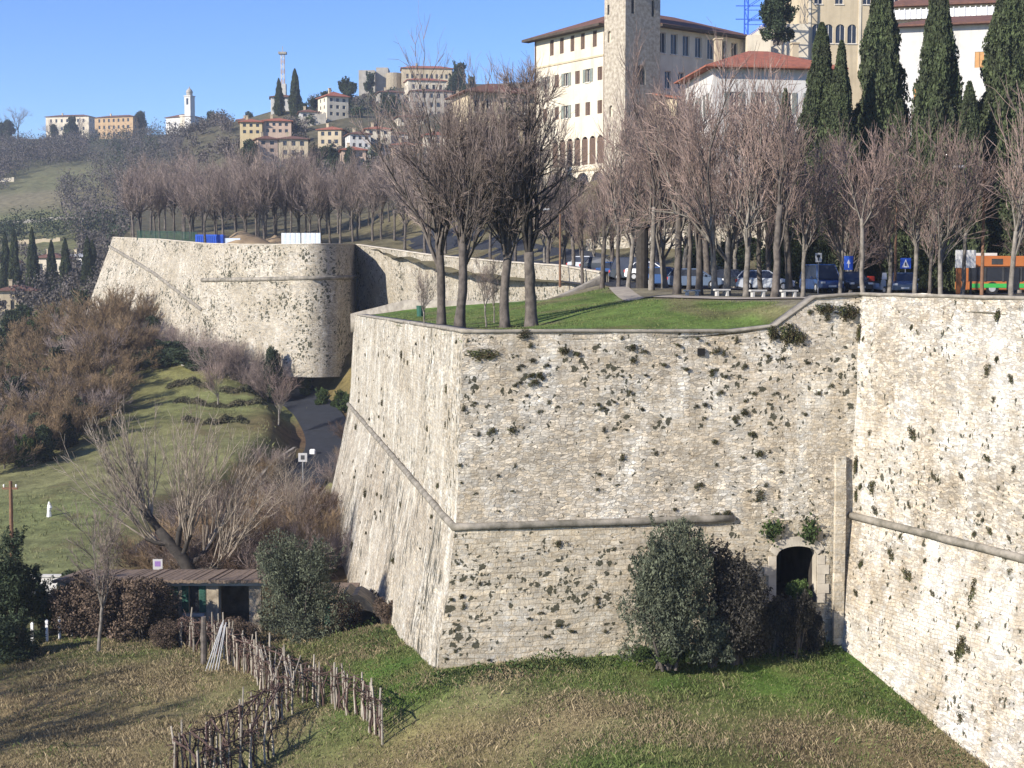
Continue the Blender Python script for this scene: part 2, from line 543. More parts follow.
MAT['wood_brown'] = plain('brown_pole_wood', (0.20, 0.11, 0.065), (0.14, 0.08, 0.05), 3)
MAT['vine_wood'] = plain('vine_cane', (0.10, 0.062, 0.05), (0.06, 0.04, 0.034), 4, rand=0.2)
MAT['shed_plaster'] = plain('flaking_shed_plaster', (0.40, 0.34, 0.25), (0.22, 0.18, 0.13), 1.6, bump=0.03)
MAT['shed_roof'] = plain('leaf_strewn_roof_tiles', (0.23, 0.165, 0.12), (0.13, 0.10, 0.075), 4.0, bump=0.06)
MAT['concrete'] = plain('pale_concrete', (0.46, 0.44, 0.40), (0.36, 0.34, 0.30), 1.5)
MAT['stone_bench'] = plain('white_stone_bench', (0.50, 0.48, 0.44), (0.42, 0.40, 0.36), 3)
MAT['tyre'] = plain('tyre_rubber', (0.025, 0.025, 0.025), (0.02, 0.02, 0.02), 3)
MAT['head_light'] = plain('lamp_lens', (0.75, 0.75, 0.75), (0.65, 0.65, 0.65), 3, rough=0.15, spec=0.6)
MAT['purple'] = plain('purple_print', (0.25, 0.15, 0.36), (0.22, 0.13, 0.32), 3)
MAT['earth'] = plain('bare_earth_heap', (0.30, 0.22, 0.13), (0.2, 0.145, 0.09), 1.0, bump=0.05)

# ------------------------------------------------------------------ the lie of the land
def rbf_fit(pts):
    P = np.array([[p[0] / p[1], math.log(p[1])] for p in pts])
    z = np.array([p[2] for p in pts])
    D = np.linalg.norm(P[:, None] - P[None], axis=2)
    n = len(P)
    A = np.zeros((n + 1, n + 1))
    A[:n, :n] = D
    A[:n, n] = 1
    A[n, :n] = 1
    s = np.linalg.solve(A, np.append(z, 0))
    return P, s


def rbf_eval(fit, x, y):
    P, s = fit
    x, y = np.atleast_1d(np.asarray(x, float)), np.atleast_1d(np.asarray(y, float))
    q = np.stack([x / y, np.log(y)], axis=1)
    out = np.full(len(q), s[-1])
    for i in range(len(P)):
        out += s[i] * np.hypot(q[:, 0] - P[i, 0], q[:, 1] - P[i, 1])
    if CARVE and fit is LOWFIT: out -= carve(x, y)
    return out


CARVE = []
LOWFIT = None


def carve(x, y):
    """how far the sunken valley road is cut into the slope"""
    d = np.full(len(x), 1e9); tt = np.zeros(len(x))
    for i in range(len(CARVE) - 1):
        (ax, ay), (bx, by) = CARVE[i], CARVE[i + 1]
        t = np.clip(((x - ax) * (bx - ax) + (y - ay) * (by - ay)) / ((bx - ax) ** 2 + (by - ay) ** 2), 0, 1)
        di = np.hypot(x - ax - t * (bx - ax), y - ay - t * (by - ay))
        m = di < d
        d[m] = di[m]; tt[m] = (i + t)[m]
    f = np.clip((6.8 - d) / 3.6, 0, 1)
    e = np.clip((tt - 0.6) / 1.2, 0, 1)
    return 2.3 * f * f * (3 - 2 * f) * e


LOW = [(430, 672, 58.6), (520, 664, 59.2), (620, 657, 60.2), (730, 651, 61.4), (828, 645, 62.2), (893, 705, 57), (958, 752, 53.6), (990, 772, 52),
       (1100, 860, 46), (700, 768, 48.5), (512, 768, 50.5), (600, 710, 54), (800, 705, 56), (380, 768, 53), (220, 768, 55.5), (0, 768, 57), (-200, 768, 59),
       (0, 655, 75), (100, 645, 76), (170, 662, 71), (-150, 640, 77), (150, 632, 80), (258, 632, 80), (330, 632, 79), (300, 660, 70), (400, 655, 65), (330, 700, 62),
       (380, 626, 74), (320, 556, 122), (330, 590, 95), (300, 520, 118), (280, 560, 104), (314, 452, 140), (330, 435, 150), (309, 395, 168), (288, 378, 178), (296, 382, 178), (345, 400, 165),
       (345, 500, 122), (300, 352, 184), (340, 353, 182), (200, 346, 190), (150, 340, 197), (230, 398, 170), (180, 420, 158), (240, 450, 140), (170, 510, 118), (100, 470, 136), (200, 556, 104), (150, 572, 96),
       (60, 575, 97), (100, 545, 108), (0, 590, 96), (0, 520, 118), (0, 460, 150), (-150, 540, 110), (-100, 470, 150), (0, 390, 210), (80, 320, 228), (40, 345, 240), (0, 310, 300), (60, 296, 330), (100, 280, 300),
       (-120, 330, 300), (20, 262, 380), (80, 250, 400), (0, 225, 470), (100, 218, 470), (0, 190, 580), (100, 175, 600), (150, 190, 520), (50, 150, 760), (0, 138, 860), (110, 140, 830), (180, 134, 800), (230, 138, 720),
       (300, 150, 600), (-200, 140, 860), (-300, 200, 600)]
lowpts = [tuple(W(a, b, d)) for a, b, d in LOW]
lowpts += [(-60, 30, EYE - 19.5), (0, 25, EYE - 17.5), (40, 20, EYE - 19), (0, 8, EYE - 14), (-20, 6, EYE - 15), (20, 6, EYE - 15), (30, 90, 2), (60, 90, 2), (10, 140, 4), (100, 60, 2), (10, 200, 10), (60, 200, 12), (-20, 250, 22),
           (200, 500, 40), (0, 500, 40), (-30, 350, 30), (300, 1000, 60), (0, 1000, 60), (-200, 1100, 95), (-500, 1100, 90), (0, 3500, 40), (-1500, 3500, 40), (1500, 3500, 40), (-400, 400, 20), (-200, 150, -8)]
LOWFIT = rbf_fit(lowpts)
VROAD = [(gx(150, 103), 103), (gx(215, 118), 118), (gx(268, 130), 130), (gx(308, 142), 142), (gx(329, 153), 153), (gx(320, 165), 165), (gx(299, 176), 176), (gx(262, 186), 186)]
CARVE = VROAD

UP = [(462, 334, 62), (600, 334, 63.5), (760, 334, 64), (530, 328, 73), (450, 328, 73), (357, 317, 121), (410, 309, 118), (545, 309, 103), (598, 285, 112), (608, 287, 95), (660, 296, 78), (690, 300, 72), (640, 302, 74), (700, 318, 66), (770, 304, 67), (800, 303, 65),
      (560, 312, 84), (860, 304, 64.5), (1024, 306, 55), (800, 299, 78), (900, 299, 80), (1024, 299, 80), (700, 290, 92), (850, 294, 96), (1000, 294, 96), (1150, 296, 90), (640, 279, 112), (560, 268, 142), (500, 262, 160), (440, 253, 185), (355, 245, 196),
      (300, 247, 186), (210, 246, 196), (150, 243, 210), (113, 240, 224), (620, 272, 126), (700, 284, 122), (800, 289, 122), (900, 291, 122), (1024, 291, 122), (300, 236, 235), (200, 236, 240), (360, 232, 240), (450, 236, 220),
      (640, 236, 150), (750, 215, 148), (900, 205, 150), (1050, 205, 150), (600, 182, 188), (700, 176, 190), (800, 150, 195), (950, 130, 200), (1100, 130, 200), (520, 180, 210), (480, 150, 232), (430, 200, 270), (350, 195, 320), (250, 190, 340), (180, 190, 420),
      (230, 162, 480), (280, 168, 405), (265, 136, 440), (340, 118, 452), (370, 158, 408), (420, 165, 405), (430, 118, 505), (380, 90, 590), (430, 84, 610), (282, 108, 530), (310, 122, 470), (480, 106, 520), (220, 140, 620), (170, 136, 720), (520, 100, 560), (600, 80, 560), (800, 40, 420), (1000, 20, 400)]
uppts = [tuple(W(a, b, d)) for a, b, d in UP]
uppts += [(30, 25, EYE - .9), (60, 60, EYE - .5), (0, 1250, 60), (-170, 1250, 50), (400, 1250, 100), (60, 700, 120), (-60, 720, 95), (-120, 760, 90)]
UPFIT = rbf_fit(uppts)


def zl(x, y): return float(rbf_eval(LOWFIT, x, y)[0])
def zu(x, y): return float(rbf_eval(UPFIT, x, y)[0])
def gl(px, d):
    x = gx(px, d); return Vector((x, d, zl(x, d)))
def gu(px, d):
    x = gx(px, d); return Vector((x, d, zu(x, d)))


# --- wall lines, surveyed: (top, cordon, base)
A_T, C_T = Vector((-2.1, 60, 0)), Vector((15.42, 63, 0))
def main_d(px, off=0.0):
    """depth of the bastion's front face where it crosses a photo column"""
    u = (px - 512) / F * 0.9976
    return (60 - 0.171 * (-2.1) - 0) / (1 - 0.171 * u) * 1.0 - off
mT = lambda px, py: W(px, py, main_d(px))
mC = lambda px, py: W(px, py, main_d(px, .15))
def low3(p): return Vector((p[0], p[1], p[2] - 2.5))
st_A = (mT(462, 330), mC(455, 527), low3(W(430, 669, 58.7)))
st_M = (mT(733, 330), mC(733, 518), low3(W(727, 652, 61.2)))
st_N = (mT(748, 330), mC(750, 519), low3(W(752, 650, 61.9)))
st_P = (mT(775, 325), mC(776, 520), low3(W(776, 648, 62.1)))
st_Q = (mT(815, 296), mC(817, 520), low3(W(817, 646, 62.5)))
st_C = (mT(860, 293), mC(852, 515), low3(W(829, 644, 62.6)))
st_B = (W(355, 314, 123), W(349, 404, 123), W(316, 566, 121.4))
st_D = (W(1024, 297, 53.1), W(1024, 558, 53.0), low3(W(985, 778, 52.0)))
ext = lambda a, b, t: a + (b - a) * t
st_E = tuple(ext(a, b, 2.6) for a, b in zip(st_C, st_D))
st_E = (st_E[0], st_E[1], Vector((st_E[2].x, st_E[2].y, st_D[2].z - 3)))
RIM1, RIM2, RIM3 = W(410, 300, 118), W(545, 302, 108), W(600, 276, 113)
EAR = [W(350, 244, 186), W(356, 243, 198)]
G_T = W(356, 243, 198)
H_T = W(600, 272, 115)
FB = [(113, 237, 225), (160, 239, 207), (203, 243, 192), (245, 244, 184), (282, 244, 180), (312, 243.5, 178), (335, 243.5, 180), (349, 244, 186), (355, 244, 197)]
FBB = [(84, 301, 222), (140, 322, 203), (200, 349, 187), (243, 353, 180), (281, 356, 176.5), (312, 357, 174.5), (336, 357, 176.5), (352, 356, 183), (357, 356, 196)]

# upper ground outline, just inside the wall tops
upper_outline = [st_E[0], st_D[0], st_C[0], st_Q[0], st_P[0], st_A[0], st_B[0], RIM1, RIM2, RIM3, H_T, G_T] + [W(*p) for p in FB[::-1]]
upper_outline = [(p.x, p.y) for p in upper_outline]
upper_outline = [(st_E[0].x + 15, 18)] + upper_outline + [(-105, 430), (-150, 720), (-230, 1300), (900, 1300), (900, 300), (160, 18)]

LOWCOL = [(430, 672, 59, (.07, .12, .022)), (620, 660, 60, (.075, .13, .022)), (820, 645, 62, (.065, .125, .02)), (880, 700, 57, (.075, .12, .025)), (700, 690, 57, (.08, .115, .028)), (500, 692, 57, (.14, .14, .06)), (560, 718, 54, (.19, .155, .08)), (650, 690, 57.5, (.075, .125, .026)), (760, 680, 58.5, (.07, .125, .024)), (560, 680, 58.3, (.08, .125, .03)), (860, 690, 58, (.075, .125, .026)), (700, 720, 53, (.11, .12, .042)),
          (800, 725, 52, (.11, .085, .045)), (900, 740, 53, (.22, .17, .09)), (640, 768, 50, (.08, .115, .03)), (450, 740, 53, (.16, .13, .06)), (850, 768, 49, (.09, .10, .03)), (400, 680, 62, (.06, .11, .02)), (340, 650, 72, (.04, .055, .015)), (250, 720, 60, (.16, .155, .07)),
          (100, 740, 60, (.22, .175, .085)), (20, 700, 66, (.19, .14, .07)), (150, 690, 68, (.18, .15, .07)), (100, 655, 75, (.11, .12, .04)), (10, 650, 75, (.08, .075, .03)), (200, 640, 78, (.08, .065, .04)), (300, 560, 104, (.10, .065, .035)), (280, 520, 118, (.10, .065, .035)),
          (150, 570, 97, (.13, .10, .05)), (60, 560, 102, (.14, .15, .062)), (60, 510, 120, (.14, .155, .06)), (130, 480, 132, (.16, .155, .07)), (230, 450, 140, (.16, .16, .068)), (240, 400, 168, (.145, .155, .06)), (200, 370, 182, (.15, .145, .055)), (280, 365, 184, (.10, .12, .04)), (335, 370, 180, (.13, .10, .04)), (340, 420, 160, (.10, .06, .035)),
          (230, 500, 120, (.07, .05, .035)), (170, 356, 190, (.07, .07, .03)), (50, 420, 180, (.08, .06, .03)), (60, 300, 300, (.09, .085, .05)), (50, 225, 470, (.13, .135, .06)), (60, 190, 580, (.13, .13, .065)), (140, 210, 500, (.11, .10, .055)), (40, 205, 530, (.17, .15, .09)), (30, 160, 700, (.07, .075, .04)), (150, 160, 700, (.065, .06, .045)), (250, 160, 600, (.07, .065, .045)), (-150, 500, 150, (.09, .09, .04))]
LCP = np.array([[W(a, b, d).x / d, math.log(d)] for a, b, d, c in LOWCOL])
LCC = np.array([c for a, b, d, c in LOWCOL])


def low_color(x, y):
    q = np.stack([x / y, np.log(y)], axis=1)
    w = np.zeros(len(q)); c = np.zeros((len(q), 3))
    for p, k in zip(LCP, LCC):
        d2 = (q[:, 0] - p[0]) ** 2 + (q[:, 1] - p[1]) ** 2
        wi = 1.0 / (d2 + 2e-4) ** 2
        w += wi
        c += wi[:, None] * k
    return c / w[:, None]


def ground_mat(name):
    m, nt, bs = new_mat(name, 0.95, 0.1)
    at = nd(nt, 'ShaderNodeAttribute', attribute_name='cover')
    tc = nd(nt, 'ShaderNodeTexCoord')
    o = tc.outputs['Object']
    n1 = mrange(nt, noise_n(nt, o, 0.5, 6, 0.65), 0.35, 0.65, 0.62, 1.35)
    n2 = mrange(nt, noise_n(nt, o, 5.0, 5, 0.7), 0.3, 0.7, 0.65, 1.3)
    c = mixc(nt, 1.0, at.outputs['Color'], n1, 'MULTIPLY')
    c = mixc(nt, 1.0, c, n2, 'MULTIPLY')
    dirt = mrange(nt, noise_n(nt, mapping(nt, o, (1, 1, 1), (50, 9, 3)), 0.28, 6, 0.62), 0.55, 0.66)
    c = mixc(nt, math_n(nt, 'MULTIPLY', dirt, 0.5), c, (0.13, 0.095, 0.05))
    nt.links.new(c, bs.inputs['Base Color'])
    bump_n(nt, bs, noise_n(nt, o, 2.5, 7, 0.7), 0.8, 0.12)
    return m


MAT['ground'] = ground_mat('ground_cover')


def set_cover(me, c):
    a = me.color_attributes.new('cover', 'FLOAT_COLOR', 'POINT')
    a.data.foreach_set('color', np.concatenate([c, np.ones((len(c), 1))], axis=1).astype(np.float32).ravel())


def rough_noise(x, y, amp):
    return np.array([amp_i * (noise.noise((a * .35, b * .35, 1.7)) + .5 * noise.noise((a * 1.1, b * 1.1, 4.2))) for a, b, amp_i in zip(x, y, amp)])


us = np.linspace(-0.80, 0.80, 330)
ls = np.linspace(math.log(5), math.log(1250), 430)
uu, ll = np.meshgrid(us, ls)
Y = np.exp(ll).ravel(); X = uu.ravel() * Y
Z = rbf_eval(LOWFIT, X, Y)
amp = np.clip((Y - 30) / 60, 0.05, 1.0) * 0.18 * np.clip(Y / 120, .8, 4)
Z += rough_noise(X, Y, amp)
nu, nl = len(us), len(ls)
ii = (np.arange(nl - 1)[:, None] * nu + np.arange(nu - 1)[None]).ravel()
Q = np.stack([ii, ii + 1, ii + nu + 1, ii + nu], axis=1)
me = mesh_np('ground', np.stack([X, Y, Z], axis=1), Q, smooth=True)
set_cover(me, low_color(X, Y))
tag(link('ground', me, MAT['ground']), kind='structure')

# upper ground: promenade plateau, lawn, the town hill
bpoly = []
n = len(upper_outline)
for i in range(n):
    a, b = Vector(upper_outline[i]), Vector(upper_outline[(i + 1) % n])
    k = max(1, min(60, int((b - a).length / 3.0)))
    for j in range(k): bpoly.append(a + (b - a) * (j / k))
pts = list(bpoly)
gu_, gl_ = np.meshgrid(np.linspace(-.45, .95, 130), np.linspace(math.log(20), math.log(1300), 230))
gy = np.exp(gl_).ravel(); gxx = gu_.ravel() * gy
ins = in_poly(gxx, gy, bpoly)
pts += [Vector((a, b)) for a, b in zip(gxx[ins], gy[ins])]
vs, es, fs, _, _, _ = delaunay_2d_cdt(pts, [(i, (i + 1) % len(bpoly)) for i in range(len(bpoly))], [], 1, 1e-4)
vx = np.array([v.x for v in vs]); vy = np.array([v.y for v in vs])
vz = rbf_eval(UPFIT, vx, vy) + rough_noise(vx, vy, np.clip((vy - 125) / 100, 0.02, .6))
V3 = np.stack([vx, vy, vz], axis=1)
T3 = np.array([f if len(f) == 3 else f[:3] for f in fs])
nz = np.cross(V3[T3[:, 1]] - V3[T3[:, 0]], V3[T3[:, 2]] - V3[T3[:, 0]])[:, 2]
T3[nz < 0] = T3[nz < 0][:, ::-1]
me = mesh_np('upper_ground', V3, T3, smooth=True)
LAWN = [(W(462, 335, 60.5)), W(600, 335, 61), W(765, 335, 62.5), W(790, 314, 63.6), W(778, 306, 68.3), W(700, 300, 72), W(650, 298, 76), W(615, 288, 90), W(600, 288, 104), W(545, 305, 104), W(420, 309, 114), W(372, 316, 114)]
LAWN = [(p.x, p.y) for p in LAWN]
cov = np.tile(np.array([[.085, .078, .05]]), (len(vx), 1))
prom = (vy < 124) & (vx / vy > -.02)
cov[prom] = (.17, .15, .10)
cov[(vy < 118) & (vx < 2)] = (.09, .15, .028)
lawn_mask = in_poly(vx, vy, LAWN)
cov[lawn_mask] = (.095, .14, .034)
cov[(vy > 124) & (vy < 260)] = (.12, .105, .06)
for q_, d_ in ((441, 74), (460, 72.5), (505, 73), (532, 72.5)):
    t_ = W(q_, 328, d_)
    cov[np.hypot(vx - t_.x, vy - t_.y) < 1.3] = (.15, .125, .075)
worn = np.array([noise.noise((a * .28, b * .28, 3)) for a, b in zip(vx, vy)])
cov[lawn_mask & (worn > .32)] = (.13, .125, .055)
set_cover(me, cov)
tag(link('upper_ground', me, MAT['ground']), kind='structure')

# promenade road and the sunken valley road
def strip(name, pts, width, mat, zf, lift, kind='structure', n=6):
    c = []
    for i in range(len(pts) - 1):
        for t in range(n):
            a = t / n
            p0 = Vector(pts[max(i - 1, 0)]); p1 = Vector(pts[i]); p2 = Vector(pts[i + 1]); p3 = Vector(pts[min(i + 2, len(pts) - 1)])
            c.append(.5 * ((2 * p1) + (p2 - p0) * a + (2 * p0 - 5 * p1 + 4 * p2 - p3) * a * a + (3 * p1 - p0 - 3 * p2 + p3) * a ** 3))
    c.append(Vector(pts[-1]))
    V, Qs = [], []
    m = 6
    for i, p in enumerate(c):
        t = (c[min(i + 1, len(c) - 1)] - c[max(i - 1, 0)]).normalized()
        nrm = Vector((-t.y, t.x))
        for j in range(m + 1):
            q = p + nrm * width * (j / m - .5)
            V.append((q.x, q.y, zf(q.x, q.y) + lift))
    for i in range(len(c) - 1):
        for j in range(m):
            k = i * (m + 1) + j
            Qs.append((k, k + m + 1, k + m + 2, k + 1))
    me = mesh_np(name, V, Qs, smooth=True)
    o = link(name, me, mat)
    if kind: tag(o, kind=kind)
    return c, o


strip('promenade_road', [(gx(1250, 99), 99), (gx(1024, 99), 99), (gx(860, 100), 100), (gx(720, 104), 104), (gx(640, 116), 116), (gx(570, 140), 140), (gx(480, 172), 172), (gx(420, 205), 205)], 9.0, MAT['asphalt'], zu, 0.06)
lawn_path = [(gx(815, 68), 68), (gx(778, 70), 70), (gx(700, 73.2), 73.2), (gx(650, 80), 80), (gx(622, 92), 92), (gx(606, 106), 106)]
strip('gravel_path', lawn_path, 1.3, MAT['gravel'], zu, 0.06)
vroad_c, _ = strip('valley_road', VROAD, 5.4, MAT['asphalt'], zl, 0.22, n=10)


# ------------------------------------------------------------------ the walls
def lerp3(st0, st1, t): return tuple(a.lerp(b, t) for a, b in zip(st0, st1))


def disp(p, amp=0.07):
    n1 = noise.noise_vector(p * 0.35)
    n2 = noise.noise_vector(p * 1.6)
    return p + n1 * amp * 1.3 + n2 * amp * 0.45


def wall_face(name, ring_low, ring_high, mat, parent, u0=0.0, du=0.55, amp=0.07, nv=None, sep=None):
    """a surface between two lines of equal length, gridded at about du metres, UV in metres"""
    P0, P1, us_ = [], [], [u0]
    n = len(ring_low)
    for i in range(n - 1):
        L = max((ring_high[i + 1] - ring_high[i]).length, 0.1)
        k = max(1, int(L / du))
        for j in range(k):
            P0.append(ring_low[i].lerp(ring_low[i + 1], j / k)); P1.append(ring_high[i].lerp(ring_high[i + 1], j / k))
            us_.append(us_[-1] + L / k)
    P0.append(ring_low[-1]); P1.append(ring_high[-1])
    H = max((a - b).length for a, b in zip(P0, P1))
    m = nv or max(2, int(H / du))
    V, UV, Qs = [], [], []
    for i, (a, b) in enumerate(zip(P0, P1)):
        for j in range(m + 1):
            p = a.lerp(b, j / m)
            V.append(disp(p, amp))
            UV.append((us_[i], p.z))
    for i in range(len(P0) - 1):
        for j in range(m):
            k = i * (m + 1) + j
            Qs.append((k, k + m + 1, k + m + 2, k + 1))
    me = mesh_np(name, V, Qs, uv=UV, smooth=True)
    return link(name, me, mat, parent), us_[-1]


def sub(line, step=1.2):
    out = []
    for i in range(len(line) - 1):
        k = max(1, int((line[i + 1] - line[i]).length / step))
        out += [line[i].lerp(line[i + 1], j / k) for j in range(k)]
    return out + [line[-1]]


def coping(name, line, mat, parent, out=.06, inn=.75, h=.11, drop=.9, side=1):
    """flat stones along a wall top: overhang outside, parapet back inside"""
    line = sub(line)
    prof = [(-out, -h), (-out, 0.02), (inn, 0.02), (inn, -drop), (inn - .12, -drop), (inn - .12, -h)]
    V, Qs = [], []
    n = len(line)
    for i, p in enumerate(line):
        a = (p - line[i - 1]) if i > 0 else (line[1] - line[0])
        b = (line[i + 1] - p) if i < n - 1 else a
        na = Vector((-a.y, a.x, 0)).normalized() * side
        nb = Vector((-b.y, b.x, 0)).normalized() * side
        nn = (na + nb).normalized()
        k = min(1.6, 1 / max(.4, nn.dot(na)))
        jz = 0.03 * noise.noise((p.x * .9, p.y * .9, 7))
        for o_, z_ in prof:
            V.append(p + nn * o_ * k + Vector((0, 0, z_ + jz)))
    m = len(prof)
    for i in range(n - 1):
        for j in range(m):
            j2 = (j + 1) % m
            Qs.append((i * m + j, i * m + j2, (i + 1) * m + j2, (i + 1) * m + j))
    return link(name, mesh_np(name, V, Qs), mat, parent)


def torus_line(name, line, r, mat, parent, k=9):
    mb = MB()
    line = sub(line, 1.0)
    pts = [p + Vector((0, 0, .04 * noise.noise((p.x * .5, p.y * .5, 3)))) for p in line]
    rr = [r * (1 + .12 * noise.noise((p.x * 1.1, p.y * 1.1, 9))) for p in pts]
    mb.tube(pts, rr, k)
    return mb.build(name, mat, parent, smooth=True)


def wroot(name, pts, label, cat, group=None):
    c = sum((Vector(p) for p in pts), Vector()) / len(pts)
    return empty(name, (0, 0, 0), label, cat, group)


# --- the big bastion
bast = empty('stone_bastion', (0, 0, 0), 'huge pale stone bastion with sharp corner, lawn on top and arched doorway below', 'bastion')
main = [st_A, st_M, st_N, st_P, st_Q, st_C]
_, uend = wall_face('front_face', [s[1] for s in main], [s[0] for s in main], MAT['stone_front'], bast)
wall_face('scarp_face', [st_A[2], st_M[2], st_N[2], st_P[2]], [st_A[1], st_M[1], st_N[1], st_P[1]], MAT['stone_scarp'], bast)
uP = sum((main[i + 1][0] - main[i][0]).length for i in range(3))
uQ = uP + (st_Q[0] - st_P[0]).length
wall_face('scarp_face', [st_Q[2], st_C[2]], [st_Q[1], st_C[1]], MAT['stone_scarp'], bast, u0=uQ)
# doorway bay between P and Q
SILL, SPRING, CROWN = W(795, 603, 62.4).z, W(776, 556, 62.2).z, W(795, 546.5, 62.2).z
zt = st_P[1].z
bay_lo = []
bay_hi, sill_hi, sill_lo = [], [], []
NB = 16
def bay_pt(t, z):
    a = st_P[2].lerp(st_P[1], (z - st_P[2].z) / (st_P[1].z - st_P[2].z))
    b = st_Q[2].lerp(st_Q[1], (z - st_Q[2].z) / (st_Q[1].z - st_Q[2].z))
    return a.lerp(b, t)
for i in range(NB + 1):
    t = i / NB
    za = SPRING + (CROWN - SPRING) * math.sqrt(max(0, 1 - (2 * t - 1) ** 2))
    bay_lo.append(bay_pt(t, za)); bay_hi.append(st_P[1].lerp(st_Q[1], t))
    sill_hi.append(bay_pt(t, SILL)); sill_lo.append(st_P[2].lerp(st_Q[2], t))
wall_face('door_bay', bay_lo, bay_hi, MAT['stone_scarp'], bast, u0=uP, amp=.02, du=.4)
wall_face('sill_wall', sill_lo, sill_hi, MAT['rubble'], bast, u0=uP, amp=.05, du=.3)
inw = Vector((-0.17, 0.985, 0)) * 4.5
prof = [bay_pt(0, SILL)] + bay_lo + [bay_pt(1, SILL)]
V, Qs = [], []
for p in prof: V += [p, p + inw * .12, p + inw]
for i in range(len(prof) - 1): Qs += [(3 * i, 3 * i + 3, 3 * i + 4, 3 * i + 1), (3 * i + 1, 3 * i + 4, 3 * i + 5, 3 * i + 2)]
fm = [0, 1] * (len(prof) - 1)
link('doorway_passage', mesh_np('doorway_passage', V, Qs, fmat=fm), [MAT['quoin'], MAT['passage_shade']], bast)
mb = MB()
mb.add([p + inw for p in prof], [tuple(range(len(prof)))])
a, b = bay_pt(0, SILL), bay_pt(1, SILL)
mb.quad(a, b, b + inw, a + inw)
mb.build('passage_end', MAT['passage_shade'], bast)
# dressed jambs and voussoirs, proud of the bay
mb = MB()
outv = Vector((0.17, -0.985, 0)) * .07
def stones(mb, pts, w0, w1):
    for i in range(len(pts) - 1):
        (p, q), (p2, q2) = pts[i], pts[i + 1]
        e = .012
        p, q, p2, q2 = p.lerp(p2, e), q.lerp(q2, e), p2.lerp(p, e), q2.lerp(q, e)
        V = [p, q, q2, p2]
        mb.add([v + outv for v in V] + [v - outv for v in V], [(0, 1, 2, 3), (4, 7, 6, 5), (0, 4, 5, 1), (1, 5, 6, 2), (2, 6, 7, 3), (3, 7, 4, 0)])
ctr = bay_pt(.5, SPRING - .8)
vous = [(p, p + (p - ctr).normalized() * .42) for p in bay_lo]
stones(mb, vous, 0, 0)
for sgn, t in ((-1, 0), (1, 1)):
    zs = np.linspace(SILL, SPRING, 6)
    ax = (st_Q[1] - st_P[1]).normalized() * sgn
    col = []
    for i in range(5):
        wd = .55 if i % 2 else .36
        p, p2 = bay_pt(t, zs[i]), bay_pt(t, zs[i + 1])
        stones(mb, [(p, p + ax * wd), (p2, p2 + ax * wd)], 0, 0)
mb.build('door_surround', MAT['quoin'], bast)
# left face
_, _ = wall_face('side_face', [st_B[1], st_A[1]], [st_B[0], st_A[0]], MAT['stone_left'], bast, u0=-66)
wall_face('side_scarp', [st_B[2], st_A[2]], [st_B[1], st_A[1]], MAT['stone_streaked'], bast, u0=-66)
# back of the left tip
back = [RIM3, RIM2, RIM1, st_B[0]]
wall_face('rear_face', [p - Vector((0, 0, 16)) for p in back], back, MAT['stone_far'], bast, u0=-140, du=1.5)
torus_line('cordon', [st_B[1] + Vector((-.08, 0, 0)), st_A[1] + Vector((-.06, -.06, 0)), st_M[1] + Vector((0, -.08, 0))], .165, MAT['cordon'], bast)
coping('coping', [st_B[0], st_A[0], st_M[0], st_P[0], st_Q[0], st_C[0]], MAT['coping'], bast)
coping('rear_coping', [RIM3, RIM2, RIM1, st_B[0]], MAT['coping'], bast, out=.05, inn=.5, drop=1.6)
# pale dressed pilaster beside the doorway
mb = MB()
pt, pb = W(841, 456, 62.6), W(838, 645, 62.2)
ax = Vector((.985, .17, 0)); oo = Vector((.17, -.985, 0)) * .07
pl_, pr_ = -.24, .24
wall_face('pilaster', [pb + ax * pl_ + oo, pb + ax * pr_ + oo], [pt + ax * pl_ + oo, pt + ax * pr_ + oo], MAT['dressed'], bast, du=.24, amp=.03)
for e_ in (pl_, pr_):
    wall_face('pilaster_side', [pb + ax * e_ - oo * 2, pb + ax * e_ + oo], [pt + ax * e_ - oo * 2, pt + ax * e_ + oo], MAT['dressed'], bast, du=.3, amp=.03)
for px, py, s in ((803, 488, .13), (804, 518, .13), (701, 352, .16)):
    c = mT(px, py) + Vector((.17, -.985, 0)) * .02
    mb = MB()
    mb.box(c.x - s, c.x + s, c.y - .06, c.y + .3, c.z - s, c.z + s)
    mb.build('putlog_hole_shade', MAT['hole_shade'], bast)  # solid block, its dark colour paints the shade of a hole

# --- the curtain on the right
cur = empty('curtain_wall', (0, 0, 0), 'tall bright limestone curtain wall running towards the viewer along the right edge', 'rampart wall')
right = [st_C, st_D, st_E]
wall_face('upper_face', [s[1] for s in right], [s[0] for s in right], MAT['stone_right'], cur, u0=40)
wall_face('scarp_face', [s[2] for s in right], [s[1] for s in right], MAT['stone_right'], cur, u0=40)
torus_line('cordon', [s[1] + Vector((-.08, -.03, 0)) for s in right], .165, MAT['cordon'], cur)
coping('coping', [s[0] for s in right], MAT['coping'], cur)

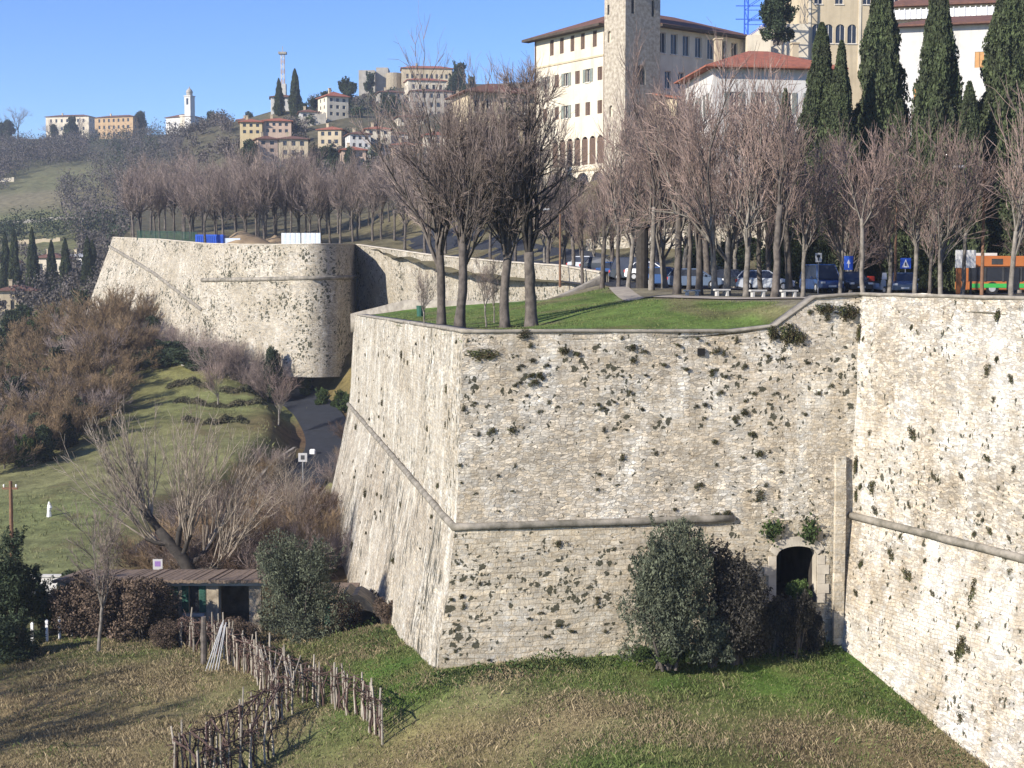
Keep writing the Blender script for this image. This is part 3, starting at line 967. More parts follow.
# --- the far bastion with its rounded shoulder
fb = empty('far_bastion', (0, 0, 0), 'distant pale bastion with rounded shoulder, behind the big one, trees growing on top', 'bastion')
ft = [W(*p) for p in FB]; fbse = [low3(W(*p)) for p in FBB]
def fracs(ts): return [b.lerp(t, f) for t, b, f in zip(ft, fbse, ts)]
cl = [fbse[i].lerp(ft[i], f) for i, f in ((0, .88), (1, .66), (2, .46))]
cr = fracs([0, 0, .70, .72, .735, .74, .74, .745, .75])[2:]
wall_face('side_face', cl, ft[:3], MAT['stone_far'], fb, du=1.2)
wall_face('side_scarp', fbse[:3], cl, MAT['stone_far'], fb, du=1.2)
wall_face('front_face', cr, ft[2:], MAT['stone_far'], fb, u0=46, du=1.2)
wall_face('front_scarp', fbse[2:], cr, MAT['stone_far'], fb, u0=46, du=1.2)
torus_line('cordon', cr, .28, MAT['cordon'], fb)
torus_line('side_cordon', cl, .25, MAT['cordon'], fb)
coping('coping', ft, MAT['quoin'], fb)
fc = empty('far_curtain_wall', (0, 0, 0), 'sunlit stretch of rampart behind the lawn trees, half in the shade of the far bastion', 'rampart wall')
g0, h0 = ft[-1] + Vector((0.02, 0.02, 0)), H_T
line = [g0, W(430, 254.5, 168), W(500, 261, 143), W(560, 265, 125), h0]
wall_face('wall_face', [p - Vector((-.8, 0, 15)) for p in line], line, MAT['stone_far'], fc, u0=120, du=1.2)
coping('coping', line, MAT['quoin'], fc)
for o_ in (cur, fc, bast, fb): o_['kind'] = 'thing'


# ------------------------------------------------------------------ buildings
def facade(mb, o, ud, nd_, Wd, H, holes, depth=.22, mi=0):
    """wall rectangle o + u*ud + z, with openings (u0, u1, z0, z1, arch) and their reveals; nd_ points outward"""
    o, ud, nd_ = Vector(o), Vector(ud), Vector(nd_)
    P = lambda u, z, k=0.0: o + ud * u + Vector((0, 0, z)) - nd_ * k
    us_ = sorted({0.0, Wd, *[h[0] for h in holes], *[h[1] for h in holes]})
    zs_ = sorted({0.0, H, *[h[2] for h in holes], *[h[3] for h in holes]})
    for i in range(len(us_) - 1):
        for j in range(len(zs_) - 1):
            cu, cz = (us_[i] + us_[i + 1]) / 2, (zs_[j] + zs_[j + 1]) / 2
            if any(h[0] < cu < h[1] and h[2] < cz < h[3] for h in holes): continue
            mb.quad(P(us_[i], zs_[j]), P(us_[i + 1], zs_[j]), P(us_[i + 1], zs_[j + 1]), P(us_[i], zs_[j + 1]), mi)
    for h in holes:
        u0, u1, z0, z1 = h[:4]
        if len(h) > 4 and h[4]:
            r = (u1 - u0) / 2
            zs = z1 - r
            arc = [(u0 + r - r * math.cos(math.pi * k / 10), zs + r * math.sin(math.pi * k / 10)) for k in range(11)]
            for k in range(10):
                (a, b), (c, d) = arc[k], arc[k + 1]
                mb.quad(P(a, b), P(c, d), P(c, z1), P(a, z1), mi)
            ring = [(u0, z0)] + arc + [(u1, z0)]
        else:
            ring = [(u0, z0), (u0, z1), (u1, z1), (u1, z0)]
        for k in range(len(ring)):
            (a, b), (c, d) = ring[k], ring[(k + 1) % len(ring)]
            mb.quad(P(a, b), P(a, b, depth), P(c, d, depth), P(c, d), mi)


def window(parent, o, ud, nd_, h, depth, shutters=None, detail=True, closed=False, glass='glass'):
    """frame and pane set in an opening, shutters folded back on the wall"""
    o, ud, nd_ = Vector(o), Vector(ud), Vector(nd_)
    u0, u1, z0, z1 = h[:4]
    P = lambda u, z, k: o + ud * u + Vector((0, 0, z)) - nd_ * k
    def slab(mb, a, b, c, d, k0, k1):
        vs = [P(a, c, k0), P(b, c, k0), P(b, d, k0), P(a, d, k0), P(a, c, k1), P(b, c, k1), P(b, d, k1), P(a, d, k1)]
        mb.add(vs, [(0, 1, 2, 3), (7, 6, 5, 4), (0, 4, 5, 1), (1, 5, 6, 2), (2, 6, 7, 3), (3, 7, 4, 0)])
    e = .01
    if closed:
        mb = MB()
        slab(mb, u0 + e, u1 - e, z0 + e, z1 - e, depth * .25, depth - .02)
        w = mb.build('window', MAT[closed], parent)
        if detail:
            mb = MB(); um = (u0 + u1) / 2
            slab(mb, um - .015, um + .015, z0 + .03, z1 - .03, depth * .1, depth * .25)
            mb.build('shutter_joint', MAT['eave'], w)
        return w
    mb = MB()
    slab(mb, u0 + e, u1 - e, z0 + e, z1 - e, depth - .05, depth - .01)
    if not detail:
        return mb.build('window', MAT[glass], parent)
    fm = MB(); t = .07; um = (u0 + u1) / 2
    slab(fm, u0 + e, u0 + t, z0 + e, z1 - e, depth - .11, depth - .055); slab(fm, u1 - t, u1 - e, z0 + e, z1 - e, depth - .11, depth - .055)
    slab(fm, u0 + t, u1 - t, z0 + e, z0 + t, depth - .11, depth - .055); slab(fm, u0 + t, u1 - t, z1 - t, z1 - e, depth - .11, depth - .055)
    slab(fm, um - .03, um + .03, z0 + t, z1 - t, depth - .11, depth - .055)
    w = fm.build('window', MAT['frame'], parent)
    mb.build('pane', MAT[glass], w)
    sm = MB(); slab(sm, u0 - .08, u1 + .08, z0 - .12, z0 - .005, -.12, depth - .12); sm.build('sill', MAT['frame'], w)
    if shutters:
        for a, b in ((u0 - (u1 - u0) * .52, u0 - .02), (u1 + .02, u1 + (u1 - u0) * .52)):
            s = MB(); slab(s, a, b, z0, z1, -.07, -.02)
            s.build('shutter', MAT[shutters], w)
    return w


def roof_mesh(mb, w, d, z, over, rise, kind='hip', thick=.16):
    x0, x1, y0, y1 = -over, w + over, -over, d + over
    if kind == 'flat':
        mb.box(x0, x1, y0, y1, z, z + rise); return
    if kind == 'hip':
        s = min(w, d) / 2 + over
        if w >= d: r0, r1 = (x0 + s, (y0 + y1) / 2), (x1 - s, (y0 + y1) / 2)
        else: r0, r1 = ((x0 + x1) / 2, y0 + s), ((x0 + x1) / 2, y1 - s)
    elif w >= d: r0, r1 = (x0, d / 2), (x1, d / 2)
    else: r0, r1 = (w / 2, y0), (w / 2, y1)
    zt = z + thick
    vs = [(x0, y0, zt), (x1, y0, zt), (x1, y1, zt), (x0, y1, zt), (*r0, zt + rise), (*r1, zt + rise)]
    if w >= d: fs = [(0, 1, 5, 4), (1, 2, 5), (2, 3, 4, 5), (3, 0, 4)]
    else: fs = [(0, 1, 4), (1, 2, 5, 4), (2, 3, 5), (3, 0, 4, 5)]
    mb.add(vs, fs)
    mb.add([(x0, y0, z), (x1, y0, z), (x1, y1, z), (x0, y1, z), *vs[:4]], [(3, 2, 1, 0), (0, 1, 5, 4), (1, 2, 6, 5), (2, 3, 7, 6), (3, 0, 4, 7)])


def grid_windows(Wd, n, rows, ww, wh, margin=1.2):
    hs = []
    for z in rows:
        for i in range(n):
            c = margin + (Wd - 2 * margin) * ((i + .5) / n)
            hs.append((c - ww / 2, c + ww / 2, z, z + wh))
    return hs


def house(name, label, loc, rz, w, d, h, wall, roof, front=(), left=(), right=(), over=.6, rise=1.6, rkind='hip', cat='house', group=None, shutters=None, detail=True,
          closed=None, chimneys=(), depth=.22, skirt=5.0, fronts=None):
    """loc is the front left corner at ground level; front faces local -y"""
    root = empty(name, loc, label, cat, group, rz)
    mb = MB()
    H = h + skirt
    sh = lambda hs: [(a[0], a[1], a[2] + skirt, a[3] + skirt, *a[4:]) for a in hs]
    sides = [((0, 0, -skirt), (1, 0, 0), (0, -1, 0), w, front), ((0, d, -skirt), (0, -1, 0), (-1, 0, 0), d, left), ((w, 0, -skirt), (0, 1, 0), (1, 0, 0), d, right), ((w, d, -skirt), (-1, 0, 0), (0, 1, 0), w, ())]
    for o, u, nn, L, hs in sides:
        facade(mb, o, u, nn, L, H, sh(hs), depth)
    mb.build('wall', MAT[wall], root, recalc=False)
    for o, u, nn, L, hs in sides:
        for a in sh(hs):
            window(root, o, u, nn, a, depth, shutters, detail, closed if not (len(a) > 4 and a[4]) else None)
    rb = MB()
    roof_mesh(rb, w, d, h, over, rise, rkind)
    r = rb.build('roof', MAT[roof], root, recalc=True)
    for cx, cy in chimneys:
        cb = MB()
        z = h + rise * .35
        cb.box(cx - .35, cx + .35, cy - .35, cy + .35, z, h + rise + .9); cb.box(cx - .45, cx + .45, cy - .45, cy + .45, h + rise + .9, h + rise + 1.05)
        cb.build('chimney', MAT['plaster_beige'], r)
    return root


# --- the palace with its tower: a runs along the shaded wing, b along the sunny front
PZ = math.atan2(.6, .8)
gz = EYE + 13.0
pal = empty('palace', (14.7, 187, gz), 'large cream palace with a stone corner tower, arcaded below, tallest of the hill buildings', 'palace', None, PZ)
SK = 8.0
ev = EYE + 34.4 - gz            # eaves height
mb = MB()
# sunny front: local x = .3, from y=4.2 to 19.6, seen from -x ; u runs from far end (y=19.6) to tower (y=4.2)
L = 15.4
top = [(u - .42, u + .42, ev - 2.7, ev - .55) for u in (3.9, 6.1, 8.4, 10.6, 13.1)]
def fr(zc, cs): return [(u - .5, u + .5, zc, zc + 1.75) for u in cs]
r2 = fr(ev - 7.2, (2.4, 5.0, 7.1, 9.5, 11.7, 14.2)); r3 = fr(ev - 11.6, (2.4, 5.0, 7.1, 9.5, 11.7, 14.2))
arc = [(u - .62, u + .62, ev - 18.2, ev - 14.4, 1) for u in (4.7, 6.3, 7.9, 9.5, 11.1, 12.7, 14.3)]
low = [(u - 1.3, u + 1.3, ev - 25, ev - 19.2, 1) for u in (4.2, 7.4, 10.6, 13.8)]
sk = lambda hs: [(a[0], a[1], a[2] + SK, a[3] + SK, *a[4:]) for a in hs]
fo, fu, fn = (.3, 19.6, -SK), (0, -1, 0), (-1, 0, 0)
facade(mb, fo, fu, fn, L, ev + SK, sk(top + r2 + r3 + arc + low), .35)
# shaded wing: local y = .6, x from 6.1 to 25
wo_, wu, wnn = (6.1, .6, -SK), (1, 0, 0), (0, -1, 0)
wt = [(u - .62, u + .62, ev - 3.6, ev - .9) for u in (.95, 3.1, 5.3, 7.6, 9.9, 12.2, 14.5)]
wm = [(u - .55, u + .55, ev - 8.2, ev - 5.9) for u in (2.0, 4.4, 6.8)]
wl = [(u - .6, u + .6, ev - 13.4, ev - 10.9) for u in (1.6, 4.2, 6.8)]
facade(mb, wo_, wu, wnn, 18.9, ev + SK, sk(wt + wm + wl), .3)
mb.quad((25, .6, -SK), (25, 19.6, -SK), (25, 19.6, ev), (25, .6, ev)); mb.quad((25, 19.6, -SK), (.3, 19.6, -SK), (.3, 19.6, ev), (25, 19.6, ev))
mb.quad((.3, 4.2, -SK), (.3, .6, -SK), (.3, .6, ev), (.3, 4.2, ev))
mb.build('wall', [MAT['plaster_cream']], pal, recalc=False)
for a in sk(top): window(pal, fo, fu, fn, a, .35, closed='shutter_brown')
for i, a in enumerate(sk(r2 + r3)):
    opened = i in (0, 2, 4, 8)
    window(pal, fo, fu, fn, a, .35, shutters='shutter_grey' if opened else None, closed=None if opened else 'shutter_brown')
for a in sk(arc): window(pal, fo, fu, fn, (a[0] + .02, a[1] - .02, a[2], a[3] - .3), .33, detail=False, closed='shutter_brown')
for a in sk(low): window(pal, fo, fu, fn, a, .34, detail=False)
for a in sk(wt + wm + wl): window(pal, wo_, wu, wnn, a, .3)
mb = MB()
for z in (ev - 4.0, ev - 18.9):
    mb = MB(); mb.box(.18, .29, 4.2, 19.6, z - .12, z + .12); mb.build('string_course', MAT['plaster_beige'], pal)
rb = MB()
rb.add([(6.13, -.4, ev + .02), (26, -.4, ev + .02), (26, 21, ev + .02), (-.9, 21, ev + .02), (-.9, 4.23, ev + .02), (6.0, 4.1, ev + .02), (8, 9, ev + 3.4), (17, 9, ev + 3.4)], [(0, 1, 7, 6), (1, 2, 7), (2, 3, 6, 7), (3, 4, 6), (4, 5, 6), (5, 0, 6), (5, 4, 3, 2, 1, 0)])
rf = rb.build('roof', MAT['roof_brown'], pal)
mb = MB(); mb.box(6.13, 26.05, -.45, .58, ev - .32, ev); mb.box(-.95, .28, 4.23, 21, ev - .32, ev); mb.build('eaves', MAT['eave'], rf)
for x_, y_ in ((.2, 19.3), (.2, 4.45), (6.4, .5), (24.6, .5)):
    mb = MB(); mb.tube([(x_, y_, -4), (x_, y_, ev - .3)], .09, 6); mb.build('drain_pipe', MAT['shutter_brown'], pal)
# tower
tw = EYE + 42.0 - gz
mb = MB()
tl = [(u - .3, u + .3, z, z + 1.5, 1) for u, z in ((1.0, ev - 2.6), (1.4, ev - 12.3))] + [(.6, 1.0, ev + 1.0, ev + 2.3)]
tr = [(1.9, 3.5, ev - 8.2, ev - 5.7, 1), (1.0, 1.55, ev + .8, ev + 2.9), (4.55, 5.1, ev + .8, ev + 2.9)]
tlo, tro = (0, 4.2, -SK), (0, 0, -SK)
facade(mb, tlo, (0, -1, 0), (-1, 0, 0), 4.2, tw + SK, sk(tl), .4)
facade(mb, tro, (1, 0, 0), (0, -1, 0), 6.1, tw + SK, sk(tr), .4)
mb.quad((6.1, 0, -SK), (6.1, 4.2, -SK), (6.1, 4.2, tw), (6.1, 0, tw)); mb.quad((6.1, 4.2, -SK), (0, 4.2, -SK), (0, 4.2, tw), (6.1, 4.2, tw)); mb.quad((0, 0, tw), (6.1, 0, tw), (6.1, 4.2, tw), (0, 4.2, tw))
tower = mb.build('tower', MAT['tower_stone'], pal, recalc=False)
for a in sk(tl): window(tower, tlo, (0, -1, 0), (-1, 0, 0), a, .4, detail=False)
for a in sk(tr): window(tower, tro, (1, 0, 0), (0, -1, 0), a, .4, detail=False)
mb = MB()
for i in range(5):
    for hh in range(3):
        u = .35 + i * 1.32; z = ev + 4.3 + hh * .3
        mb.box(u, u + .5, -.25 - hh * .22, .05, z, z + .28)
for i in range(3):
    for hh in range(3):
        u = .3 + i * 1.5; z = ev + 4.3 + hh * .3
        mb.box(-.25 - hh * .22, .05, u, u + .5, z, z + .28)
mb.build('corbel_row', MAT['tower_stone'], tower)
# lean-to against the shaded wing
mb = MB()
mb.box(5.2, 14.6, -4.2, .55, -SK, ev - 10.2)
ln = mb.build('annex', MAT['plaster_beige'], pal)
mb = MB()
mb.add([(4.8, -4.7, ev - 10.15), (15.2, -4.7, ev - 10.15), (15.2, .58, ev - 9.0), (4.8, .58, ev - 9.0), (4.8, -4.7, ev - 10.35), (15.2, -4.7, ev - 10.35), (15.2, .58, ev - 9.2), (4.8, .58, ev - 9.2)], [(0, 1, 2, 3), (7, 6, 5, 4), (0, 4, 5, 1), (1, 5, 6, 2), (3, 2, 6, 7), (0, 3, 7, 4)])
mb.build('annex_roof', MAT['roof_tile'], ln)
for u in (7.0, 9.6, 12.2):
    mb = MB(); mb.box(u - .55, u + .55, -4.26, -4.203, ev - 14, ev - 11.6); mb.build('annex_window', MAT['glass'], ln)

# --- low wing left of the palace, behind the big bare crowns
def at_px(pl, pr, d, top, base):
    """front left corner, width and height of a frontage seen from photo column pl to pr"""
    a, b = W(pl, base, d), W(pr, base, d)
    return a, (b - a).length, W(pl, top, d).z - a.z
a, w_, h_ = at_px(468, 538, 216, 92, 150)
hs = grid_windows(w_, 5, (h_ - 2.9,), .95, 1.9, .5) + grid_windows(w_, 6, (h_ - 6.3,), .9, 1.7, .6)
lw = house('side_house', 'low cream house with brown tiled roof and balcony, left of the palace beyond bare trees', a, R(18), w_ * 1.02, 9, h_, 'plaster_beige', 'roof_brown', front=hs, over=.9, rise=1.9)
mb = MB()
mb.box(w_ * .62, w_ * .99, -1.5, -.01, h_ - 4.0, h_ - 3.8)
for i in range(22):
    x = w_ * .62 + w_ * .37 * i / 21
    mb.box(x - .03, x + .03, -1.5, -1.44, h_ - 3.8, h_ - 2.8)
mb.box(w_ * .62, w_ * .99, -1.52, -1.42, h_ - 2.8, h_ - 2.7)
mb.build('balcony', MAT['metal_dark'], lw)

# --- white villa with red hipped roof (right of the palace)
a, w_, h_ = at_px(712, 838, 150, 68, 190)
hs = grid_windows(w_, 4, (h_ - 4.6, h_ - 8.6), 1.05, 2.2, .9)
house('white_villa', 'white villa with a broad red hipped roof and chimney, right of the palace tower', a, R(8), w_, 11, h_, 'plaster_white', 'roof_tile', front=hs, left=grid_windows(11, 3, (h_ - 4.6, h_ - 8.6), 1.05, 2.2, 1), over=1.1, rise=2.6, shutters='shutter_grey', chimneys=((1.5, 3.5), (10.5, 5)))
# --- long white house behind the cypresses
a, w_, h_ = at_px(893, 1075, 158, 28, 190)
hs = [(u, u + 1.0, z, z + 1.7) for u, z in ((2.0, h_ - 8.3), (8.3, h_ - 4.6), (13, h_ - 4.4), (17, h_ - 4.4), (2.0, h_ - 12.5), (8.3, h_ - 10))]
wh = house('white_house', 'tall white house with orange shutters rising behind the row of cypresses', a, R(-14), w_, 10, h_, 'plaster_white', 'roof_brown', front=hs, left=grid_windows(10, 2, (h_ - 5, h_ - 9), 1, 1.7, 1.5), over=.9, rise=1.7, closed='shutter_orange')
a, w_, h_ = at_px(885, 1060, 176, 8, 150)
hs = [(u, u + .9, h_ - 4.2, h_ - 2.6) for u in (3.2, 4.6, 9, 12, 16)]
tr_ = house('terrace_house', 'pale house with a white balustrade below the roof, above the white house', a, R(-12), w_, 9, h_, 'plaster_cream', 'roof_brown', front=hs, over=.8, rise=2.4)
mb = MB(); mb.box(-.2, w_ + .2, -1.0, -.95, h_ - 1.6, h_ - .5)
for i in range(34): mb.box(i * w_ / 34, i * w_ / 34 + .12, -1.1, -.951, h_ - 1.6, h_ - .35)
mb.build('balustrade', MAT['white_paint'], tr_)
# --- top right palazzo with arched windows
a, w_, h_ = at_px(806, 925, 205, -50, 90)
hs = [(u, u + 1.35, h_ - 13.0, h_ - 10.3, 1) for u in (.75, 2.45, 4.15, 5.85)] + [(u, u + 1.2, h_ - 7.5, h_ - 5) for u in (1, 4, 8, 12)]
pz = house('palazzo', 'tall beige palazzo with four arched windows, cut off by the top of the view', a, R(3), w_, 14, h_, 'plaster_beige', 'roof_brown', front=hs, over=.8, rise=2, left=grid_windows(14, 4, (h_ - 12,), 1, 2, 1), cat='palazzo')
mb = MB()
for u in (.35, 7.6): mb.box(u - .18, u + .18, -.12, -.003, h_ - 17, h_)
mb.build('pilaster', MAT['plaster_cream'], pz)
mb = MB(); mb.box(-6.5, -.02, -1, 10, -6, h_ - 10.5)
an = mb.build('lower_wing', MAT['plaster_cream'], pz)
# --- blue lattice scaffold beside the palazzo
a = W(757, 30, 200)
sc = empty('lattice_mast', a, 'blue steel lattice mast rising above the roofs, left of the beige palazzo', 'mast')
mb = MB()
for dx in (-1.5, 1.5):
    for dy in (-1.5, 1.5): mb.box(dx - .09, dx + .09, dy - .09, dy + .09, -6, 11)
mb.build('legs', MAT['blue_paint'], sc)
mb = MB()
for z in range(-5, 11, 2):
    for sgn in (-1.5, 1.5):
        mb.tube([(-1.5, sgn, z), (1.5, sgn, z + 2)], .06, 4); mb.tube([(-1.5, sgn, z + 2), (1.5, sgn, z + 2)], .06, 4); mb.tube([(sgn, -1.5, z), (sgn, 1.5, z + 2)], .06, 4)
for z in (1.2, 3.0, 4.8): mb.tube([(-3.2, -1.5, z), (3.2, -1.5, z)], .08, 4)
mb.build('bracing', MAT['blue_paint'], sc)
mb = MB(); mb.box(-1.6, 1.6, -2, 2, -9, -1.0); mb.build('base_block', MAT['plaster_cream'], sc)

# --- retaining wall behind the promenade
rw = empty('retaining_wall', (0, 0, 0), 'buttressed pale retaining wall behind the promenade trees and parked cars', 'retaining wall'); rw['kind'] = 'thing'
line_t = [W(586, 240, 150), W(640, 232, 143), W(690, 226, 138), W(800, 214, 134), W(900, 210, 132), W(1024, 208, 130), W(1150, 205, 128)]
wall_face('wall_face', [Vector((p.x, p.y - .4, EYE - 2)) for p in line_t], line_t, MAT['stone_far'], rw, du=1.2, u0=300)
coping('coping', line_t, MAT['quoin'], rw)
mb = MB()
for i in range(26):
    px = 760 + i * 15.5
    d = np.interp(px, (690, 800, 900, 1024, 1150), (138, 134, 132, 130, 128)) - .25
    t = W(px, np.interp(px, (690, 800, 900, 1150), (226, 214, 210, 205)) - 5, d)
    mb.box(t.x - .45, t.x + .45, t.y - .55, t.y + .6, EYE - 2, t.z + RNG.uniform(-.2, .2))
mb.build('buttresses', MAT['quoin'], rw)

# --- far hill town: (name, label, px left, px right, d, top, base, wall, roof, n windows, rows, turn, rise, depth)
hill = [
 ('hill_villa', 'square villa of pale plaster under a red hipped roof, alone on the hill slope', 327, 350, 450, 96, 117, 'plaster_cream', 'roof_tile', 3, 3, 28, 1.9, 8),
 ('tower_house', 'small white house between two tall cypresses below the red lattice mast', 271, 296, 525, 97, 109, 'plaster_white', 'roof_brown', 3, 1, 10, 1.2, 7),
 ('long_house', 'yellow end of the long low row of houses on the hill', 240, 262, 432, 122, 135, 'plaster_yellow', 'roof_tile', 3, 2, 8, 1.2, 7),
 ('long_house', 'pink house joined to the right of the yellow one on the hill', 263, 291, 434, 121, 134, 'plaster_pink', 'roof_tile', 4, 2, 8, 1.2, 7),
 ('block_house', 'beige three storey house below the yellow and pink houses', 258, 278, 402, 139, 168, 'plaster_pink', 'roof_brown', 2, 4, 20, 1.2, 7),
 ('block_house', 'plain grey house with few windows right beside the beige three storey one', 279, 308, 404, 139, 166, 'plaster_beige', 'roof_brown', 3, 3, 8, 1.2, 8),
 ('hilltop_house', 'long low hilltop building with red roof among bare trees, highest on the ridge', 402, 452, 600, 68, 82, 'plaster_beige', 'roof_tile', 9, 1, 6, 1.5, 9),
 ('garden_house', 'cream house with red roof just under the long hilltop building', 408, 447, 560, 80, 92, 'plaster_cream', 'roof_tile', 5, 1, 14, 1.3, 8),
 ('grey_apartments', 'grey apartment house with brown balconies, right below the hilltop buildings', 411, 452, 505, 91, 118, 'plaster_grey', 'roof_brown', 5, 3, 9, 1.2, 9),
 ('stepped_house', 'white stepped house, left one of the cluster under the terrace wall', 350, 371, 405, 134, 156, 'plaster_white', 'roof_brown', 3, 3, 16, 1.0, 8),
 ('stepped_house', 'cream house with dark loggias in the middle of the cluster under the terrace wall', 366, 391, 412, 129, 150, 'plaster_cream', 'roof_tile', 3, 3, 10, 1.1, 8),
 ('stepped_house', 'low orange house at the right end of the cluster, half behind bare trees', 392, 420, 398, 145, 163, 'plaster_pink', 'roof_tile', 4, 2, 6, 1.1, 8),
 ('stepped_house', 'small white house with flat roof above the orange one', 391, 408, 418, 134, 146, 'plaster_white', 'roof_brown', 2, 1, 6, .8, 7),
 ('old_villa', 'long ochre villa with brown roof on the far left ridge', 95, 139, 800, 118, 138, 'plaster_ochre', 'roof_brown', 7, 3, -18, 1.6, 12),
 ('old_villa', 'cream villa half hidden by trees, left of the long ochre villa', 46, 92, 815, 117, 133, 'plaster_cream', 'roof_brown', 7, 2, -10, 1.5, 12),
 ('valley_house', 'small brown house at the left edge below the row of cypresses', -2, 34, 292, 291, 316, 'plaster_beige', 'roof_brown', 4, 1, 12, 1.3, 8),
 ('valley_house', 'pale house behind the valley cypresses at the far left', 36, 62, 350, 258, 276, 'plaster_cream', 'roof_brown', 3, 1, -6, 1.2, 8),
 ('valley_house', 'long white greenhouse-like house left of the far bastion', 62, 92, 365, 257, 275, 'plaster_white', 'metal_grey', 4, 1, -12, .9, 8),
 ('valley_house', 'white cottage with brown roof, leftmost among the valley cypresses', 2, 18, 345, 262, 278, 'plaster_white', 'roof_brown', 2, 1, 14, 1.2, 7),
 ('red_roof_house', 'little house with red roof, right of the ridge church among trees', 237, 262, 640, 120, 132, 'plaster_yellow', 'roof_tile', 3, 1, 12, 1.4, 9),
 ('terraced_house', 'narrow white house between the villa and the grey conifers on the hill', 300, 318, 455, 112, 128, 'plaster_white', 'roof_brown', 2, 2, 12, 1.1, 7),
 ('terraced_house', 'low beige house just left of the terrace wall under the villa', 318, 342, 420, 130, 146, 'plaster_beige', 'roof_tile', 3, 2, -8, 1.2, 8),
 ('terraced_house', 'cream house right of the terrace wall end', 398, 424, 440, 117, 131, 'plaster_cream', 'roof_brown', 3, 2, 14, 1.2, 8),
 ('terraced_house', 'pinkish house with red roof, lowest of the hill cluster above the grove', 342, 366, 385, 150, 168, 'plaster_pink', 'roof_tile', 3, 2, 10, 1.2, 8),
 ('terraced_house', 'pale house far down the hill, half hidden behind the lawn trees', 424, 452, 400, 135, 156, 'plaster_cream', 'roof_tile', 3, 2, 6, 1.2, 8),
 ('terraced_house', 'grey stone house just under the garden house near the hilltop', 380, 404, 540, 92, 104, 'plaster_grey', 'roof_brown', 3, 2, 16, 1.2, 8),
 ('orange_cottage', 'cream cottage under the pines left of the palace wing', 452, 474, 500, 96, 116, 'plaster_cream', 'roof_tile', 3, 2, 8, 1.2, 8),
]
for nm, lb, pl, pr, d, tp, bs_, wl_, rf_, nw, rows, turn, rise, dp in hill:
    a, w_, h_ = at_px(pl, pr, d, tp, bs_)
    st = h_ / rows
    ww = min(1.2, w_ / nw * .42)
    hs = grid_windows(w_, nw, [st * k + st * .28 for k in range(rows)], ww, min(1.8, st * .5), w_ * .06)
    nl_ = max(2, nw // 2)
    ls_ = grid_windows(dp, nl_, [st * k + st * .28 for k in range(rows)], ww, min(1.8, st * .5), dp * .08)
    house(nm, lb, a, R(turn), w_, dp, h_, wl_, rf_, front=hs, left=ls_, right=ls_, over=.6, rise=rise, detail=False, depth=.25, skirt=8, chimneys=((w_ * .3, dp * .4),))
# ridge church with bell tower
a, w_, h_ = at_px(166, 196, 800, 118, 134)
ch = house('ridge_church', 'white church with slender domed bell tower on the left ridge', a, R(-25), w_, 12, h_, 'plaster_white', 'roof_brown', front=grid_windows(w_, 4, (h_ * .5,), 1.1, 1.6, 1), over=.7, rise=2.2, detail=False, cat='church', skirt=8)
mb = MB()
tx, ty, tz = w_ * .92, 1.5, W(190, 98, 800).z - a.z
mb.box(tx - 2, tx + 2, ty - 2, ty + 2, -8, tz); mb.box(tx - 2.3, tx + 2.3, ty - 2.3, ty + 2.3, tz, tz + .5)
bt = mb.build('bell_tower', MAT['plaster_white'], ch)
mb = MB(); mb.box(tx - .7, tx + .7, ty - 2.06, ty - 2.003, tz - 4.5, tz - 1); mb.build('belfry_opening', MAT['glass'], bt)
mb = MB()
prof = [(1.7, 0), (1.7, 1.6), (1.9, 1.7), (1.75, 2.6), (1.2, 3.5), (.4, 4.1), (.1, 5.2)]
for i in range(len(prof) - 1): mb.tube([(tx, ty, tz + .5 + prof[i][1]), (tx, ty, tz + .5 + prof[i + 1][1])], [prof[i][0], prof[i + 1][0]], 12, cap=False)
mb.build('dome', MAT['plaster_grey'], bt, smooth=True)
mb = MB(); mb.tube([(tx - 4, ty + 1, -8), (tx - 4, ty + 1, h_ + 1)], 3.2, 14); mb.build('apse', MAT['plaster_cream'], ch)
# hilltop fortress
ft_ = empty('hilltop_fortress', W(381, 90, 610), 'grey stone fortress walls with round bastion on the hilltop, below bare trees', 'fortress')
mb = MB(); k = 610 / F
def fx(px): return (px - 381) * k
def fz(py): return (90 - py) * k
mb.box(fx(360), fx(376), -4, 8, -8, fz(72)); mb.box(fx(376.2), fx(388), 0, 10, -8, fz(68))
mb.build('wall', MAT['plaster_grey'], ft_)
mb = MB(); mb.tube([(fx(394), 0, -8), (fx(394), 0, fz(74))], [fx(402) - fx(393.5), fx(402) - fx(394)], 16); mb.build('round_bastion', MAT['rubble'], ft_, smooth=False)
# pale garden walls on the slopes
for lb, pl, pr, d, tp, bs_, mt in (
  ('long pale terrace wall holding up the garden below the red roofed villa', 350, 396, 425, 124, 134, 'plaster_grey'),
  ('sloping grey garden wall left of the red roofed villa on the hill', 298, 326, 448, 117, 130, 'plaster_grey'),
  ('thin pale road wall crossing the valley slope left of the bastion, upper one', -5, 84, 470, 205, 209, 'plaster_grey'),
  ('pale dry stone wall lower on the valley slope, above the cypresses', 14, 60, 420, 226, 230, 'plaster_beige'),
  ('short bright wall at the left edge high on the valley slope', -10, 14, 600, 179, 183, 'plaster_cream')):
    a, b = W(pl, bs_, d), W(pr, bs_, d)
    hh = W(pl, tp, d).z - a.z
    o = MB(); n_ = 10
    for i in range(n_):
        p, q = a.lerp(b, i / n_), a.lerp(b, (i + 1) / n_)
        jz = .5 * noise.noise((i * .6, d, 0))
        zg = float((rbf_eval(LOWFIT, p.x, p.y) if pl < 230 else rbf_eval(UPFIT, p.x, p.y))[0])
        o.box(p.x, q.x - .02, p.y, p.y + .6, zg - 2, zg + max(1.1, min(hh, 3.2)) + jz)
    tag(o.build('garden_wall', MAT[mt]), lb, 'garden wall', kind='thing')
